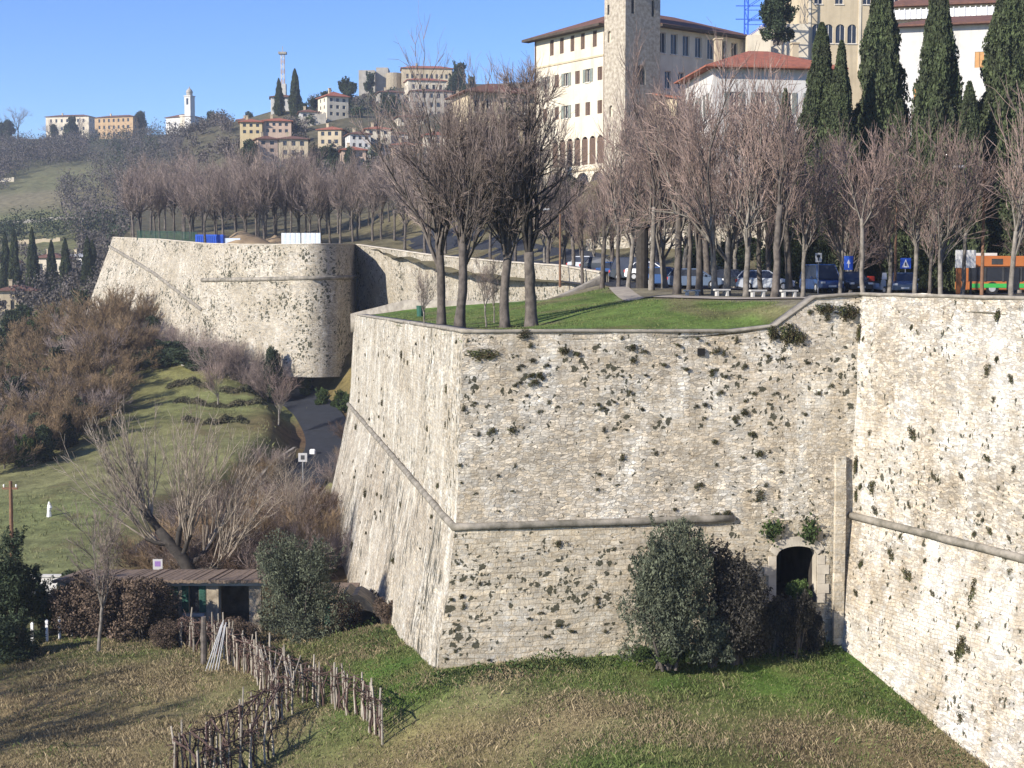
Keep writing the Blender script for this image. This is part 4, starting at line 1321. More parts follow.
# red and white lattice mast on the hill
a = W(283, 84, 540)
ms = empty('radio_mast', a, 'slim red and white lattice mast behind the two cypresses on the hill', 'mast')
k = 540 / F
hgt_ = 29 * k
for i in range(6):
    mb = MB()
    z0, z1 = hgt_ * i / 6, hgt_ * (i + 1) / 6
    for dx in (-.6, .6):
        for dy in (-.6, .6): mb.box(dx - .09, dx + .09, dy - .09, dy + .09, z0, z1)
    for s in (-.6, .6):
        mb.tube([(-.6, s, z0), (.6, s, z1)], .06, 4); mb.tube([(.6, s, z0), (-.6, s, z1)], .06, 4); mb.tube([(s, -.6, z0), (s, .6, z1)], .06, 4)
    mb.build('mast_section', MAT['plaster_white' if i % 2 else 'plaster_pink'], ms)
mb = MB(); mb.box(-1.5, 1.5, -1.2, 1.2, hgt_, hgt_ + .8); mb.tube([(0, 0, hgt_), (0, 0, hgt_ + 3)], .12, 5); mb.build('mast_head', MAT['plaster_grey'], ms)
mb = MB(); mb.box(-1.2, 1.2, -1.2, 1.2, -12, 0); mb.build('mast_foot', MAT['concrete'], ms)


# ------------------------------------------------------------------ trees and shrubs
class Segs:
    def __init__(self): self.a, self.b, self.r0, self.r1, self.m = [], [], [], [], []
    def add(self, a, b, r0, r1, m):
        self.a.append(tuple(a)); self.b.append(tuple(b)); self.r0.append(r0); self.r1.append(r1); self.m.append(m)
    def mesh(self, name, k=3): return seg_mesh(name, self.a, self.b, self.r0, self.r1, k, self.m)


def rvec(rs): return Vector((rs.gauss(0, 1), rs.gauss(0, 1), rs.gauss(0, 1)))


def grow(S, rs, p, d, L, r0, r1, n, wob, up, m):
    pts = [(p.copy(), d.copy(), r0)]
    for i in range(n):
        d = (d + rvec(rs) * wob + Vector((0, 0, up))).normalized()
        q = p + d * (L / n)
        ra, rb = r0 + (r1 - r0) * i / n, r0 + (r1 - r0) * (i + 1) / n
        S.add(p, q, ra, rb, m)
        p = q
        pts.append((p.copy(), d.copy(), rb))
    return pts


def side_dir(rs, d, ang):
    q = rvec(rs)
    q = (q - d * q.dot(d)).normalized()
    return (d * math.cos(ang) + q * math.sin(ang)).normalized()


def trunk_tube(rs, H, r0, r1, lean=.04, n=7, k=9, flare=1.5):
    mb = MB()
    pts, rr = [], []
    x = y = 0.0
    for i in range(n + 1):
        t = i / n
        pts.append((x, y, -.4 + (H + .4) * t))
        rr.append((r0 + (r1 - r0) * t) * (1 + (flare - 1) * max(0, 1 - t * 5)) * (1 + rs.uniform(-.07, .07)))
        x += rs.gauss(0, lean) * H / n * 2; y += rs.gauss(0, lean) * H / n * 2
    mb.tube(pts, rr, k)
    return mb, Vector(pts[-1])


def bare_tree(seed, H, th, tr, limbs=6, spread=.55, sec=2, tw=3, up=.10, whip=1.1, leader=False, rtwig=.011, fine=2, lseg=5, wob=.13, low=.12, dens=1.0):
    rs = random.Random(seed)
    S = Segs()
    mb, topp = trunk_tube(rs, th, tr, tr * .78)
    starts = []
    for i in range(limbs):
        az = 2 * math.pi * (i + rs.uniform(-.3, .3)) / limbs
        inc = spread * rs.uniform(.45, 1.2)
        d = Vector((math.cos(az) * math.sin(inc), math.sin(az) * math.sin(inc), math.cos(inc)))
        starts.append((topp - Vector((0, 0, rs.uniform(0, th * low))), d, (H - th) * rs.uniform(.55, .85), tr * rs.uniform(.38, .55)))
    if leader:
        ld = grow(S, rs, topp, Vector((0, 0, 1)), (H - th) * .95, tr * .7, .03, 10, .04, .05, 0)
        for p, d, r in ld[1:-1]:
            for _ in range(3):
                az = rs.uniform(0, 6.28)
                inc = rs.uniform(.8, 1.35)
                starts.append((p, Vector((math.cos(az) * math.sin(inc), math.sin(az) * math.sin(inc), math.cos(inc))), (H - p.z) * .32 + .9, r * .45))
        sec = 1
    for p, d, L, r in starts:
        nodes = grow(S, rs, p, d, L, r, r * .28, lseg, wob, up, 0)
        for j, (q, dd, rr) in enumerate(nodes[1:], 1):
            for _ in range(sec if j < lseg else sec + 1):
                L2 = L * rs.uniform(.28, .5) * (1.1 - .35 * j / lseg)
                n2 = grow(S, rs, q, side_dir(rs, dd, rs.uniform(.3, .85)), L2, rr * .55, .016, 4, .12, up * 1.2, 0)
                for k, (u, ud, ur) in enumerate(n2[1:], 1):
                    for _ in range(tw if k < 4 else tw + 2):
                        n3 = grow(S, rs, u, side_dir(rs, ud, rs.uniform(.2, .8)), whip * rs.uniform(.5, 1.3), rtwig * 1.25, rtwig * .7, 2, .12, .16, 1)
                        for _ in range(fine):
                            f = n3[rs.choice((1, 1, 2))]
                            grow(S, rs, f[0], side_dir(rs, f[1], rs.uniform(.25, .7)), whip * rs.uniform(.3, .7), rtwig * .85, rtwig * .55, 1, .1, .15, 1)
    return mb.mesh('trunk', True), S.mesh('crown')


def tree_proto(name, tm, cm, bark, limb, twig):
    tm.materials.append(MAT[bark])
    cm.materials.append(MAT[limb]); cm.materials.append(MAT[twig])
    return (name, tm, cm)


def place_tree(proto, loc, rz, s, label, group=None, cat='tree'):
    nm, tm, cm = proto
    e = empty(nm, loc, label, cat, group, rz)
    e.scale = s if isinstance(s, (tuple, list)) else (s, s, s)
    h = math.sin(loc[0] * 12.9898 + loc[1] * 78.233) * 43758.5453
    e.rotation_euler = (.10 * (h % 1 - .5), .10 * ((h * 7.3) % 1 - .5), rz)
    e.scale.z *= .90 + .22 * ((h * 3.1) % 1)
    link('trunk', tm, None, e); link('crown', cm, None, e)
    return e


FRONT = [tree_proto('bare_lime_tree', *bare_tree(31 + i, 12.2, 4.8, .29, limbs=11 + i, spread=.50, sec=3, tw=2, whip=1.0, up=.10, rtwig=.011, low=.45, wob=.14, fine=1), 'bark', 'bark', 'twig') for i in range(3)]
LEADER = tree_proto('bare_straight_tree', *bare_tree(77, 11.5, 3.4, .36, limbs=2, spread=.4, tw=2, leader=True, whip=.8, wob=.2, fine=1), 'bark', 'bark_dark', 'twig')
POLL = [tree_proto('bare_plane_tree', *bare_tree(100 + i, 11.2, (4.6, 3.2, 5.2, 3.8, 4.4, 2.9)[i], (.25, .21, .29, .23, .2, .27)[i], limbs=(4, 6, 5, 3, 5, 7)[i], spread=(.26, .36, .22, .30, .34, .28)[i], sec=2, tw=(2, 1, 2, 3, 1, 2)[i], up=.12, whip=(1.3, 1.7, 1.1, 1.2, 1.9, 1.4)[i], fine=(1, 1, 1, 1, 0, 1)[i], rtwig=(.014, .018, .014, .014, .020, .015)[i], low=.55, wob=(.2, .3, .24, .28, .2, .34)[i]), 'bark_pale' if i % 2 else 'bark', 'bark_pale' if i % 3 else 'bark', 'twig_red') for i in range(6)]
SLIM = [tree_proto('bare_street_tree', *bare_tree(200 + i, 8.8, (3.4, 2.6, 3.8, 3.0)[i], .16, limbs=(4, 6, 3, 5)[i], spread=(.36, .5, .3, .42)[i], sec=2, tw=(2, 1, 2, 1)[i], up=.12, whip=(1.0, 1.4, 1.1, 1.5)[i], fine=1, rtwig=.015, low=.45, wob=.28), 'bark_pale', 'bark_pale', 'twig_red') for i in range(4)]
GROVE = [tree_proto('bare_grove_tree', *bare_tree(300 + i, 13, 4.6, .24, limbs=5 + i % 2, spread=.36, sec=2, tw=2 if i % 2 else 1, up=.09, whip=1.5, fine=1, rtwig=.021, low=.5, wob=.26), 'bark', 'bark', 'twig') for i in range(5)]
THICK = [tree_proto('brown_brush', *bare_tree(350 + i, 6.2, .7, .12, limbs=11, spread=.75, sec=2, tw=2, up=.08, whip=.8, fine=2, rtwig=.020, low=.6, wob=.26), 'bark', 'twig_orange', 'twig_orange') for i in range(4)]
THICKP = [tree_proto('brown_brush', *bare_tree(360 + i, 6.0, .7, .12, limbs=10, spread=.7, sec=2, tw=2, up=.08, whip=.8, fine=1, rtwig=.018, low=.6, wob=.26), 'bark', 'bark', 'twig') for i in range(2)]

# four big ones on the lawn
for i, (px, d, rz, s, lb) in enumerate(((441, 74, .3, 1.0, 'leftmost big bare tree on the lawn, wide fan of fine purple twigs'),
        (460, 72.5, 2.1, 1.03, 'forked dark trunk beside the leftmost lawn tree, crown merging with it'),
        (505, 73, 4.0, .98, 'big bare lawn tree with pale trunk, third from the left'))):
    place_tree(FRONT[i], gu(px, d), rz, (s * (.82 if i == 0 else .9), s * .88, s * 1.08), lb)
place_tree(LEADER, gu(532, 72.5), 1.0, (.9, .9, 1.06), 'straight trunked dark lawn tree with short side branches, nearest the middle of the picture')

# avenue along the promenade
row = [(583, 118, .70), (602, 108, .78), (619, 100, .95), (627, 104, 1.1), (652, 92, 1.0), (665, 97, 1.05), (677, 88, 1.0), (689, 93, .9), (700, 86, 1.05), (714, 80, .98), (726, 84, 1.05), (746, 79, 1.08), (760, 88, 1.0), (774, 77, 1.06), (790, 84, .9)]
for i, (px, d, s) in enumerate(row):
    place_tree(POLL[(i * 2 + i // 3) % 6], gu(px, d), i * 1.7, (s * .80, s * .80, s * (1.26 if px < 700 else 1.13)), 'bare pollarded plane tree with upright reddish twigs in the avenue beside the lawn', 'avenue of bare plane trees')
row2 = [(803, 80, .95), (840, 86, .9), (864, 78, .95), (888, 82, .92), (915, 79, 1.0), (941, 78, 1.02), (962, 86, .9), (1012, 77, 1.05), (1035, 82, 1)]
for i, (px, d, s) in enumerate(row2):
    place_tree(SLIM[i % 4], gu(px, d), i * 2.3, (s * .88, s * .88, s * 1.12), 'slim bare tree with pale trunk behind the parapet on the right, before the road', 'slim bare trees along the parapet')
row3 = [(595, 128, .7), (612, 122, .8), (640, 120, 1.05), (658, 112, 1.0), (684, 113, 1.05), (708, 112, 1), (735, 112, 1), (768, 111, .95), (850, 111, .8), (930, 112, .8), (1020, 111, .8), (565, 135, .75), (545, 148, .8)]
for i, (px, d, s) in enumerate(row3):
    place_tree(POLL[(i * 5 + 1) % 6], gu(px, d), i * 1.1, s * .95, 'bare plane tree across the road, in the second row before the retaining wall', 'bare trees across the promenade road')
for i, (px, d, s) in enumerate([(520, 200, .7), (640, 165, .8), (668, 160, .9), (690, 150, .8), (497, 200, 1), (470, 205, 1), (735, 143, .9), (765, 141, .9), (800, 141, .8)]):
    place_tree(GROVE[i % 5], gu(px, d), i * .9, s * .85, 'bare tree on the slope below the palace and villa', 'bare trees below the palace')
# grove on the far bastion and on towards the hill
for i in range(54):
    rs = random.Random(900 + i)
    px = 132 + (i % 27) * 10.4 + rs.uniform(-3, 3)
    d = (205 if px > 190 else 226) + (i // 27) * 32 + rs.uniform(-7, 9)
    if 230 < px < 345 and d < 208: d = 203 + rs.uniform(0, 6)
    place_tree(GROVE[i % 5], gu(px, d), rs.uniform(0, 6), (lambda k: (k * .86, k * .86, k * 1.12))(rs.uniform(.80, 1.02) * (.88 if px > 325 else 1)), 'bare grey trunked tree of the grove on top of the far bastion', 'bare grove on the far bastion')
for i, px in enumerate((405, 425, 445, 468, 490, 515, 548, 572)):
    d = 188 - (px - 405) * .38
    place_tree(GROVE[i % 5], gu(px, d), i * 1.3, .8, 'bare tree along the top of the sunlit far rampart', 'bare trees along the far rampart')


# --- evergreen foliage
def cypress_mesh(seed, H, Rm, n, leaf=.155, core=True):
    rng = np.random.default_rng(seed)
    rs = random.Random(seed)
    t = rng.uniform(0.02, 1, n) ** .9
    th = rng.uniform(0, 2 * math.pi, n)
    prof = lambda t: np.minimum(1, (t + .04) * 5) ** .5 * (1 - t ** 2.2) ** .75 * (1 - .25 * t) + .03
    lump = np.array([1 + .42 * noise.noise((math.cos(a) * 1.6, math.sin(a) * 1.6, z * H * .30 + seed)) + .34 * noise.noise((math.cos(a) * 4, math.sin(a) * 4, z * H * .8 + seed)) for a, z in zip(th, t)])
    r = Rm * prof(t) * lump * rng.uniform(.72, 1.06, n) ** .8
    C = np.stack([r * np.cos(th), r * np.sin(th), t * H], axis=1)
    V, Q = leaf_arrays(C, leaf, rng, up=1.1, aspect=.42)
    me = mesh_np('crown', V, Q)
    me.materials.append(MAT['cypress'])
    mb = MB()
    mb.tube([(0, 0, -.5), (0, 0, H * .97)], [.30, .05], 8)
    tm = mb.mesh('trunk', True)
    tm.materials.append(MAT['bark'])
    cb = MB()
    zz = np.linspace(.03, .96, 16)
    cb.tube([(0, 0, z * H) for z in zz], [float(prof(np.array([z]))[0]) * Rm * .62 for z in zz], 10)
    km = cb.mesh('inner_foliage', True)
    km.materials.append(MAT['cypress'])
    return tm, me, km


def place_cypress(ms, loc, s, rz, label, group=None):
    e = empty('cypress', loc, label, 'cypress', group, rz)
    e.scale = s
    link('trunk', ms[0], None, e); c = link('crown', ms[1], None, e); link('inner_foliage', ms[2], None, c)
    return e


CYP = [cypress_mesh(5, 22, 2.3, 52000), cypress_mesh(6, 20, 1.55, 34000), cypress_mesh(8, 15, 1.4, 24000)]
cy = [(818, 118, 0, 22.0, 1.0, 'dark leaning cypress overlapped by the neat pointed one, left in the group'), (838, 115, 1, 20.2, 1.05, 'neat pointed narrow cypress in front, second in the group'),
      (877, 119, 0, 27.5, 1.12, 'broad tall cypress before the palazzo, with a second tip at its right'), (896, 117, 1, 16.0, 1.0, 'lower cypress tip leaning on the broad tall one'),
      (934, 116, 0, 26.5, 1.05, 'tall cypress standing alone against the middle of the white house'), (965, 114, 2, 17.0, 1.15, 'shorter ragged cypress between the two tallest on the right'),
      (1003, 117, 0, 27.5, 1.22, 'massive cypress near the right edge, its top out of view'), (783, 119, 2, 16.6, .9, 'thin cypress before the white villa, right one of a close pair'),
      (778, 120, 2, 15.0, .8, 'thin cypress before the white villa, left one of a close pair'), (1026, 113, 1, 18.0, 1.2, 'cypress half cut off by the right edge'), (858, 122, 1, 15, 1.2, 'short bushy cypress filling the gap beside the broad tall one'), (912, 121, 2, 13, 1.6, 'low wide cypress under the white house wall'), (980, 120, 2, 14, 1.6, 'low dense cypress squeezed left of the massive one')]
for px, d, k, H, sw, lb in cy:
    h0 = (22, 20, 15)[k]
    place_cypress(CYP[k], gu(px, d), (sw, sw, H / h0), px * .7, lb)
far_cy = [(509, 190, 2, 15.5, .9, 'dark cypress in front of the side house left of the palace'), (281, 520, 2, 13.5, 1.3, 'left one of two tall cypresses beside the small white hill house'), (297, 515, 2, 17, 1.6, 'right one of two tall cypresses beside the small white hill house')]
for px, d, k, H, sw, lb in far_cy:
    place_cypress(CYP[k], gu(px, d), (sw, sw, H / 15), px * .7, lb)
for i, (px, d, tp) in enumerate(((6, 330, 232), (15, 325, 228), (33, 318, 227), (52, 320, 240), (66, 316, 238), (88, 322, 236), (93, 330, 240))):
    g = gl(px, d); H = W(px, tp, d).z - g.z
    place_cypress(CYP[2], g, (1.0, 1.0, H / 15), i * 1.2, 'slender cypress in the row left of the far bastion', 'cypress row in the valley')


def lobe_points(rng, lobes, n, shell=.55):
    w = np.array([l[3] * l[4] * l[5] for l in lobes]) ** .8
    idx = rng.choice(len(lobes), n, p=w / w.sum())
    Lb = np.array(lobes)[idx]
    v = rng.normal(size=(n, 3)); v /= np.linalg.norm(v, axis=1, keepdims=True)
    r = rng.uniform(shell ** 2, 1.08, (n, 1)) ** .5
    return Lb[:, :3] + v * r * Lb[:, 3:6]


def bush_mesh(seed, w, h, n, leaf, mat, lobes_n=14, up=.2, aspect=.5, stems=True, taper=.45, base=.12):
    """leafy crown made of many uneven lobes, on a few stems"""
    rng = np.random.default_rng(seed)
    lobes = []
    for i in range(lobes_n):
        t = rng.uniform(base, .9)
        rr = w / 2 * (1 - taper * t) * rng.uniform(.15, .8)
        a = rng.uniform(0, 6.28)
        s = rng.uniform(.08, .23) * w
        lobes.append((rr * math.cos(a), rr * math.sin(a), t * h, s, s, s * rng.uniform(.8, 1.5)))
    C = lobe_points(rng, lobes, n)
    ns = int(lobes_n * 3)
    sh = []
    for i in range(ns):
        l = lobes[rng.integers(len(lobes))]
        v = rng.normal(size=3); v[2] = abs(v[2]); v /= np.linalg.norm(v)
        p = np.array(l[:3]) + v * l[3] * .9
        d = v * .6 + np.array([0, 0, .9]); d /= np.linalg.norm(d)
        m_ = max(6, int(n / ns * .25))
        sh.append(p + d * (rng.uniform(0, 1, (m_, 1)) * rng.uniform(.06, .17) * h) + rng.normal(0, leaf * .6, (m_, 3)))
    C = np.concatenate([C] + sh)
    C = C[C[:, 2] > .05]
    V, Q = leaf_arrays(C, leaf, rng, up=up, aspect=aspect)
    me = mesh_np('foliage', V, Q)
    me.materials.append(MAT[mat])
    rs = random.Random(seed)
    S = Segs()
    for l in lobes:
        a = Vector((rs.gauss(0, .05 * w), rs.gauss(0, .05 * w), -.3))
        b = Vector(l[:3]); m = a.lerp(b, .5) + Vector((0, 0, .1 * h))
        S.add(a, m, .04 + .006 * h, .035, 0); S.add(m, b, .035, .012, 0)
    tm = S.mesh('stems', 5)
    tm.materials.append(MAT['bark'])
    return tm, me


def place_bush(name, ms, loc, s, rz, label, cat='shrub', group=None):
    e = empty(name, loc, label, cat, group, rz)
    e.scale = s if isinstance(s, (tuple, list)) else (s, s, s)
    link('stems', ms[0], None, e); link('foliage', ms[1], None, e)
    return e


OL1 = bush_mesh(41, 4.6, 5.4, 30000, .085, 'olive', 46, .6, .35, taper=.35, base=.02)
OL2 = bush_mesh(42, 6.2, 5.8, 30000, .085, 'olive', 44, .5, .35, taper=.35, base=.02)
PRV = bush_mesh(43, 4.0, 4.2, 20000, .08, 'privet', 38, .4, .4, taper=.35, base=.02)
ILX = [bush_mesh(50 + i, 5.0, 5.5, 9000, .16, 'ilex', 16, .2, .5) for i in range(3)]
IVB = bush_mesh(60, 4.0, 4.5, 9000, .12, 'ivy', 15, .2, .6)
place_bush('olive_tree', OL1, W(667, 661, 58.0), (.95, .85, .98), 0, 'bushy grey green olive tree standing against the big bastion front', 'olive tree')
place_bush('dusky_shrub', PRV, W(733, 656, 59.6), (.95, .9, 1.05), 1, 'dusky purplish shrub between the olive tree and arched doorway', 'shrub')
for i_, (q_, r_, w_) in enumerate(((640, 661, .8), (690, 662, .9), (667, 664, 1.2))):
    place_bush('low_weed', IVB, W(q_, r_, 57.6), (.32 * w_, .26, .16 * w_), i_, 'low green weed clump at the foot of the olive tree by the bastion', 'weed', 'weeds round the olive tree')
place_bush('sage_shrub', bush_mesh(44, 2.2, 1.5, 5000, .07, 'olive', 9, .6, .4), W(712, 660, 58.4), 1, 0, 'low grey shrub at the foot of the dusky one by the wall', 'shrub')
place_bush('olive_tree', OL2, gl(297, 76), (.92, .9, .92), 2, 'large olive tree beside the shed with green shutters', 'olive tree')
place_bush('doorway_bush', bush_mesh(45, 1.8, 1.0, 3500, .07, 'ivy', 8, .3, .5), W(797, 603, 62.6), (1, .7, .9), 0, 'bright green plant growing on the doorway sill', 'plant')
place_bush('palace_evergreen', ILX[0], gu(566, 172), (1.1, 1.1, 1.0), 0, 'dark evergreen tree below the palace arcade', 'tree')
place_bush('cedar_tree', ILX[1], W(778, 42, 188), (1.2, 1.2, 1.2), 0, 'dark cedar rising between the white villa roof and palazzo', 'tree')
place_bush('evergreen_tree', ILX[2], gu(665, 158), (1.0, 1.0, 1.4), 0, 'dark conifer crown beside the palace annex', 'tree')

# twiggy brush
def brush_mesh(seed, w, h, stems, twigs, r=.012, lean=.45, name='canes', fine=3):
    rs = random.Random(seed)
    S = Segs()
    for i in range(stems):
        az = rs.uniform(0, 6.28)
        p = Vector((math.cos(az), math.sin(az), 0)) * rs.uniform(0, w * .22) + Vector((0, 0, -.2))
        d = (Vector((math.cos(az) * lean, math.sin(az) * lean, 1)) + rvec(rs) * .15).normalized()
        nodes = grow(S, rs, p, d, h * rs.uniform(.6, 1.0), r * 2.6, r * .8, 5, .12, .06, 0)
        for q, dd, rr in nodes[1:]:
            for _ in range(twigs):
                n2 = grow(S, rs, q, side_dir(rs, dd, rs.uniform(.25, .9)), h * rs.uniform(.12, .34), r, r * .6, 2, .2, .12, 0)
                for _ in range(fine):
                    f = n2[rs.choice((1, 2))]
                    grow(S, rs, f[0], side_dir(rs, f[1], rs.uniform(.3, .9)), h * rs.uniform(.06, .16), r * .75, r * .5, 1, .1, .1, 0)
    return S.mesh(name)


def brush(name, me, mat, loc, s, rz, label, cat='shrub', group=None):
    o = link(name, me, MAT[mat])
    o.location = loc; o.rotation_euler = (0, 0, rz); o.scale = s if isinstance(s, (tuple, list)) else (s, s, s)
    return tag(o, label, cat, group)


BRO = [brush_mesh(70 + i, 5, 7, 26, 5, .016, .4) for i in range(3)]
BRB = [brush_mesh(80 + i, 4, 2.6, 34, 5, .010, 1.1) for i in range(3)]
WHIP = [brush_mesh(90 + i, 3, 7.5, 14, 3, .012, .22) for i in range(2)]
RED = [brush_mesh(95 + i, 4, 5, 28, 5, .013, .6) for i in range(2)]
for i in range(4):
    for L in (BRO, BRB, RED): pass
# orange brown thicket on the left slope
spots = [(20, 455, 158, 1.0), (5, 420, 176, 1.0), (40, 400, 185, 1.05), (70, 395, 190, 1.1), (100, 372, 196, 1.2), (125, 362, 198, 1.15), (140, 385, 188, 1.0), (95, 410, 182, 1.1), (60, 430, 172, 1.0), (115, 400, 184, 1.2), (30, 345, 225, 1.0), (70, 352, 215, 1.0), (-10, 380, 200, 1.1), (85, 440, 165, .8), (135, 350, 200, .95), (10, 470, 150, .8), (55, 460, 156, .7), (118, 345, 204, 1.1), (105, 430, 170, .85)]
spots += [(25, 440, 165, .9), (50, 415, 180, 1.0), (82, 378, 200, 1.1), (108, 388, 192, 1.0), (132, 372, 194, 1.0), (15, 375, 206, 1.0), (48, 372, 205, 1.0), (90, 350, 214, .9), (-12, 440, 165, 1.0), (72, 448, 164, .8), (125, 412, 180, .7), (150, 396, 184, .7), (0, 480, 143, .8), (25, 478, 145, .85), (48, 474, 148, .8), (70, 466, 152, .8), (92, 455, 158, .8), (-15, 470, 140, .9), (108, 444, 165, .7), (36, 455, 156, 1.0), (62, 440, 165, 1.0), (12, 462, 152, 1.0), (85, 425, 174, 1.0), (120, 400, 186, .9), (100, 340, 214, 1.0), (60, 335, 222, 1.0), (20, 350, 218, 1.0)]
for i, (px, py, d, s) in enumerate(spots):
    pr = THICKP[i % 2] if i % 4 == 3 else THICK[i % 4]
    place_tree(pr, gl(px, d), i * 1.3, s * (.85 + .35 * ((i * 37) % 10) / 10), 'orange brown leafless bush in the thicket left of the far bastion', 'orange brown thicket on the left slope', 'bush')
grn = [(20, 485, 142, .7), (42, 482, 144, .65), (0, 470, 148, .8), (75, 455, 158, .7), (100, 435, 168, .65), (55, 400, 188, .9), (25, 405, 186, .9), (70, 375, 202, .9), (35, 330, 225, 1.1), (110, 365, 203, .7), (15, 430, 168, .95), (45, 425, 174, .9), (-5, 455, 158, .9), (30, 470, 150, .75), (60, 470, 150, .7), (20, 300, 245, 1.2), (50, 310, 238, 1.2), (10, 335, 222, 1.2), (80, 305, 232, 1.0), (120, 335, 206, .95), (0, 400, 188, 1.0), (78, 420, 176, .8), (150, 360, 194, .7), (95, 395, 190, .7), (5, 478, 146, .7)]
for i, (px, py, d, s) in enumerate(grn):
    place_bush('evergreen_shrub', ILX[i % 3] if i % 4 else IVB, gl(px, d), (s, s, s * .95), i * .8, 'dark green bushy evergreen among the orange brown thicket', 'shrub', 'evergreens in the left thicket')
# shrubs at the foot of the far bastion
for i, (px, d, s, k) in enumerate(((165, 190, .8, 0), (185, 186, .9, 1), (205, 182, .8, 0), (225, 180, .9, 1), (215, 178, 1.0, 1), (240, 178, 1.0, 0), (258, 177, .9, 1), (268, 176, 1.15, 0))):
    brush('bare_shrub', RED[k], 'twig', gl(px, d), s * .95, i, 'greyish bare shrub at the foot of the far bastion', 'shrub', 'bare shrubs below the far bastion')
place_bush('ivy_pillar', ILX[1], gl(272, 175), (.6, .6, 1.15), 0, 'narrow dark evergreen against the seam of the far bastion', 'shrub')
place_bush('low_hedge', ILX[2], gl(170, 184), (1.9, .8, .55), .2, 'dark low hedge at the upper edge of the terraced meadow, left half', 'hedge')
place_bush('low_hedge', ILX[0], gl(200, 181), (1.9, .8, .5), -.1, 'dark low hedge at the upper edge of the terraced meadow, right half', 'hedge')
for i, (px, d) in enumerate(((320, 172), (338, 170), (345, 168), (305, 178))):
    place_bush('verge_shrub', IVB, gl(px, d), (.6, .6, .45), i, 'small green shrub on the verge under the far bastion shoulder', 'shrub', 'verge shrubs by the valley road')
# bramble banks along the valley road and behind the shed
bank = [(262, 141, .7), (250, 136, .8), (240, 131, 1.0), (228, 126, 1.0), (216, 121, 1.0), (203, 117, 1.0), (190, 112, 1.0), (256, 138, .7), (234, 128, .9), (210, 119, .9), (222, 123, .8), (245, 133, .8), (348, 142, .6), (350, 148, .6), (352, 156, .7), (340, 133, .7), (322, 125, .8), (308, 122, 1.1), (300, 117, 1.1), (325, 122, 1.1), (312, 113, 1.2), (296, 110, 1.2), (280, 112, 1.1), (270, 106, 1.1), (255, 108, 1.1), (285, 103, 1.2), (240, 103, 1.1), (262, 100, 1.0), (222, 106, 1.0), (235, 97, 1.0), (215, 98, 1.0), (200, 100, 1.1), (250, 94, 1.0), (300, 100, 1.1), (318, 105, 1.1), (338, 118, .9), (290, 120, .9), (265, 116, .9), (190, 104, .9), (180, 97, .9), (155, 97, .8), (135, 99, .8), (275, 96, 1.0), (240, 112, .8), (225, 115, .8)]
for i, (px, d, s) in enumerate(bank):
    brush('bramble_bush', BRB[i % 3], 'twig_orange' if i % 4 == 1 else 'twig_bramble' if i % 3 else 'twig', gl(px, d), s * 1.35, i * 1.9, 'dead brown bramble bush on the bank above the shed', 'bramble', 'brambles on the bank behind the shed')
# withered bushes in front of the shed
DEAD = bush_mesh(61, 4.0, 3.0, 7000, .085, 'dead_leaf', 14, .2, .5)
for i, (px, d, s) in enumerate(((70, 79, .9), (92, 78.5, 1.0), (112, 78, .95), (132, 78, 1.0), (148, 78.3, .8), (52, 80, .8))):
    place_bush('withered_bush', DEAD, gl(px, d), (s, s, s), i * 1.1, 'brown withered bush hiding the left half of the shed', 'bush', 'withered bushes before the shed')
for i, (px, d, s) in enumerate(((160, 75, .5), (195, 76, .45), (225, 76, .5), (178, 76.5, .45), (240, 75, .45))):
    place_bush('low_scrub', DEAD, gl(px, d), (s * 1.1, s, s * .8), i * 2.1, 'low brownish scrub in front of the shed wall', 'scrub', 'low scrub before the shed')
for i, (px, d, s) in enumerate(((775, 60.8, 1.0), (798, 60.8, 1.05), (815, 61.3, .7), (757, 60.6, .8))):
    place_bush('withered_bush', WB_, W(px, 652, d), (s, s * .6, s), i, 'dark withered growth against the sill below the arched doorway', 'bush', 'withered growth below the doorway') if i else None
    if i == 0:
        WB_ = bush_mesh(62, 2.2, 2.3, 9000, .06, 'privet', 22, .3, .5, taper=.2, base=.02)
        place_bush('withered_bush', WB_, W(px, 652, d), (s, s * .6, s), i, 'dark withered growth against the sill below the arched doorway', 'bush', 'withered growth below the doorway')
# conifer at the left edge, and its neighbours
place_bush('conifer', bush_mesh(63, 4.6, 6.5, 15000, .12, 'ilex', 18, .1, .3, taper=.8), gl(8, 78), (1.0, 1.0, .95), 0, 'dark conifer at the left edge, before the green meadow', 'tree')
place_bush('evergreen_shrub', ILX[1], gl(66, 86), (.5, .5, .42), 0, 'round dark green shrub behind the sapling, left of the shed', 'shrub')
place_bush('conifer', bush_mesh(64, 4.0, 3.0, 8000, .12, 'ilex', 14, .1, .3), gl(-4, 74), (1.0, 1.0, .7), 0, 'low dark shrub under the conifer, cut by the left edge', 'shrub')

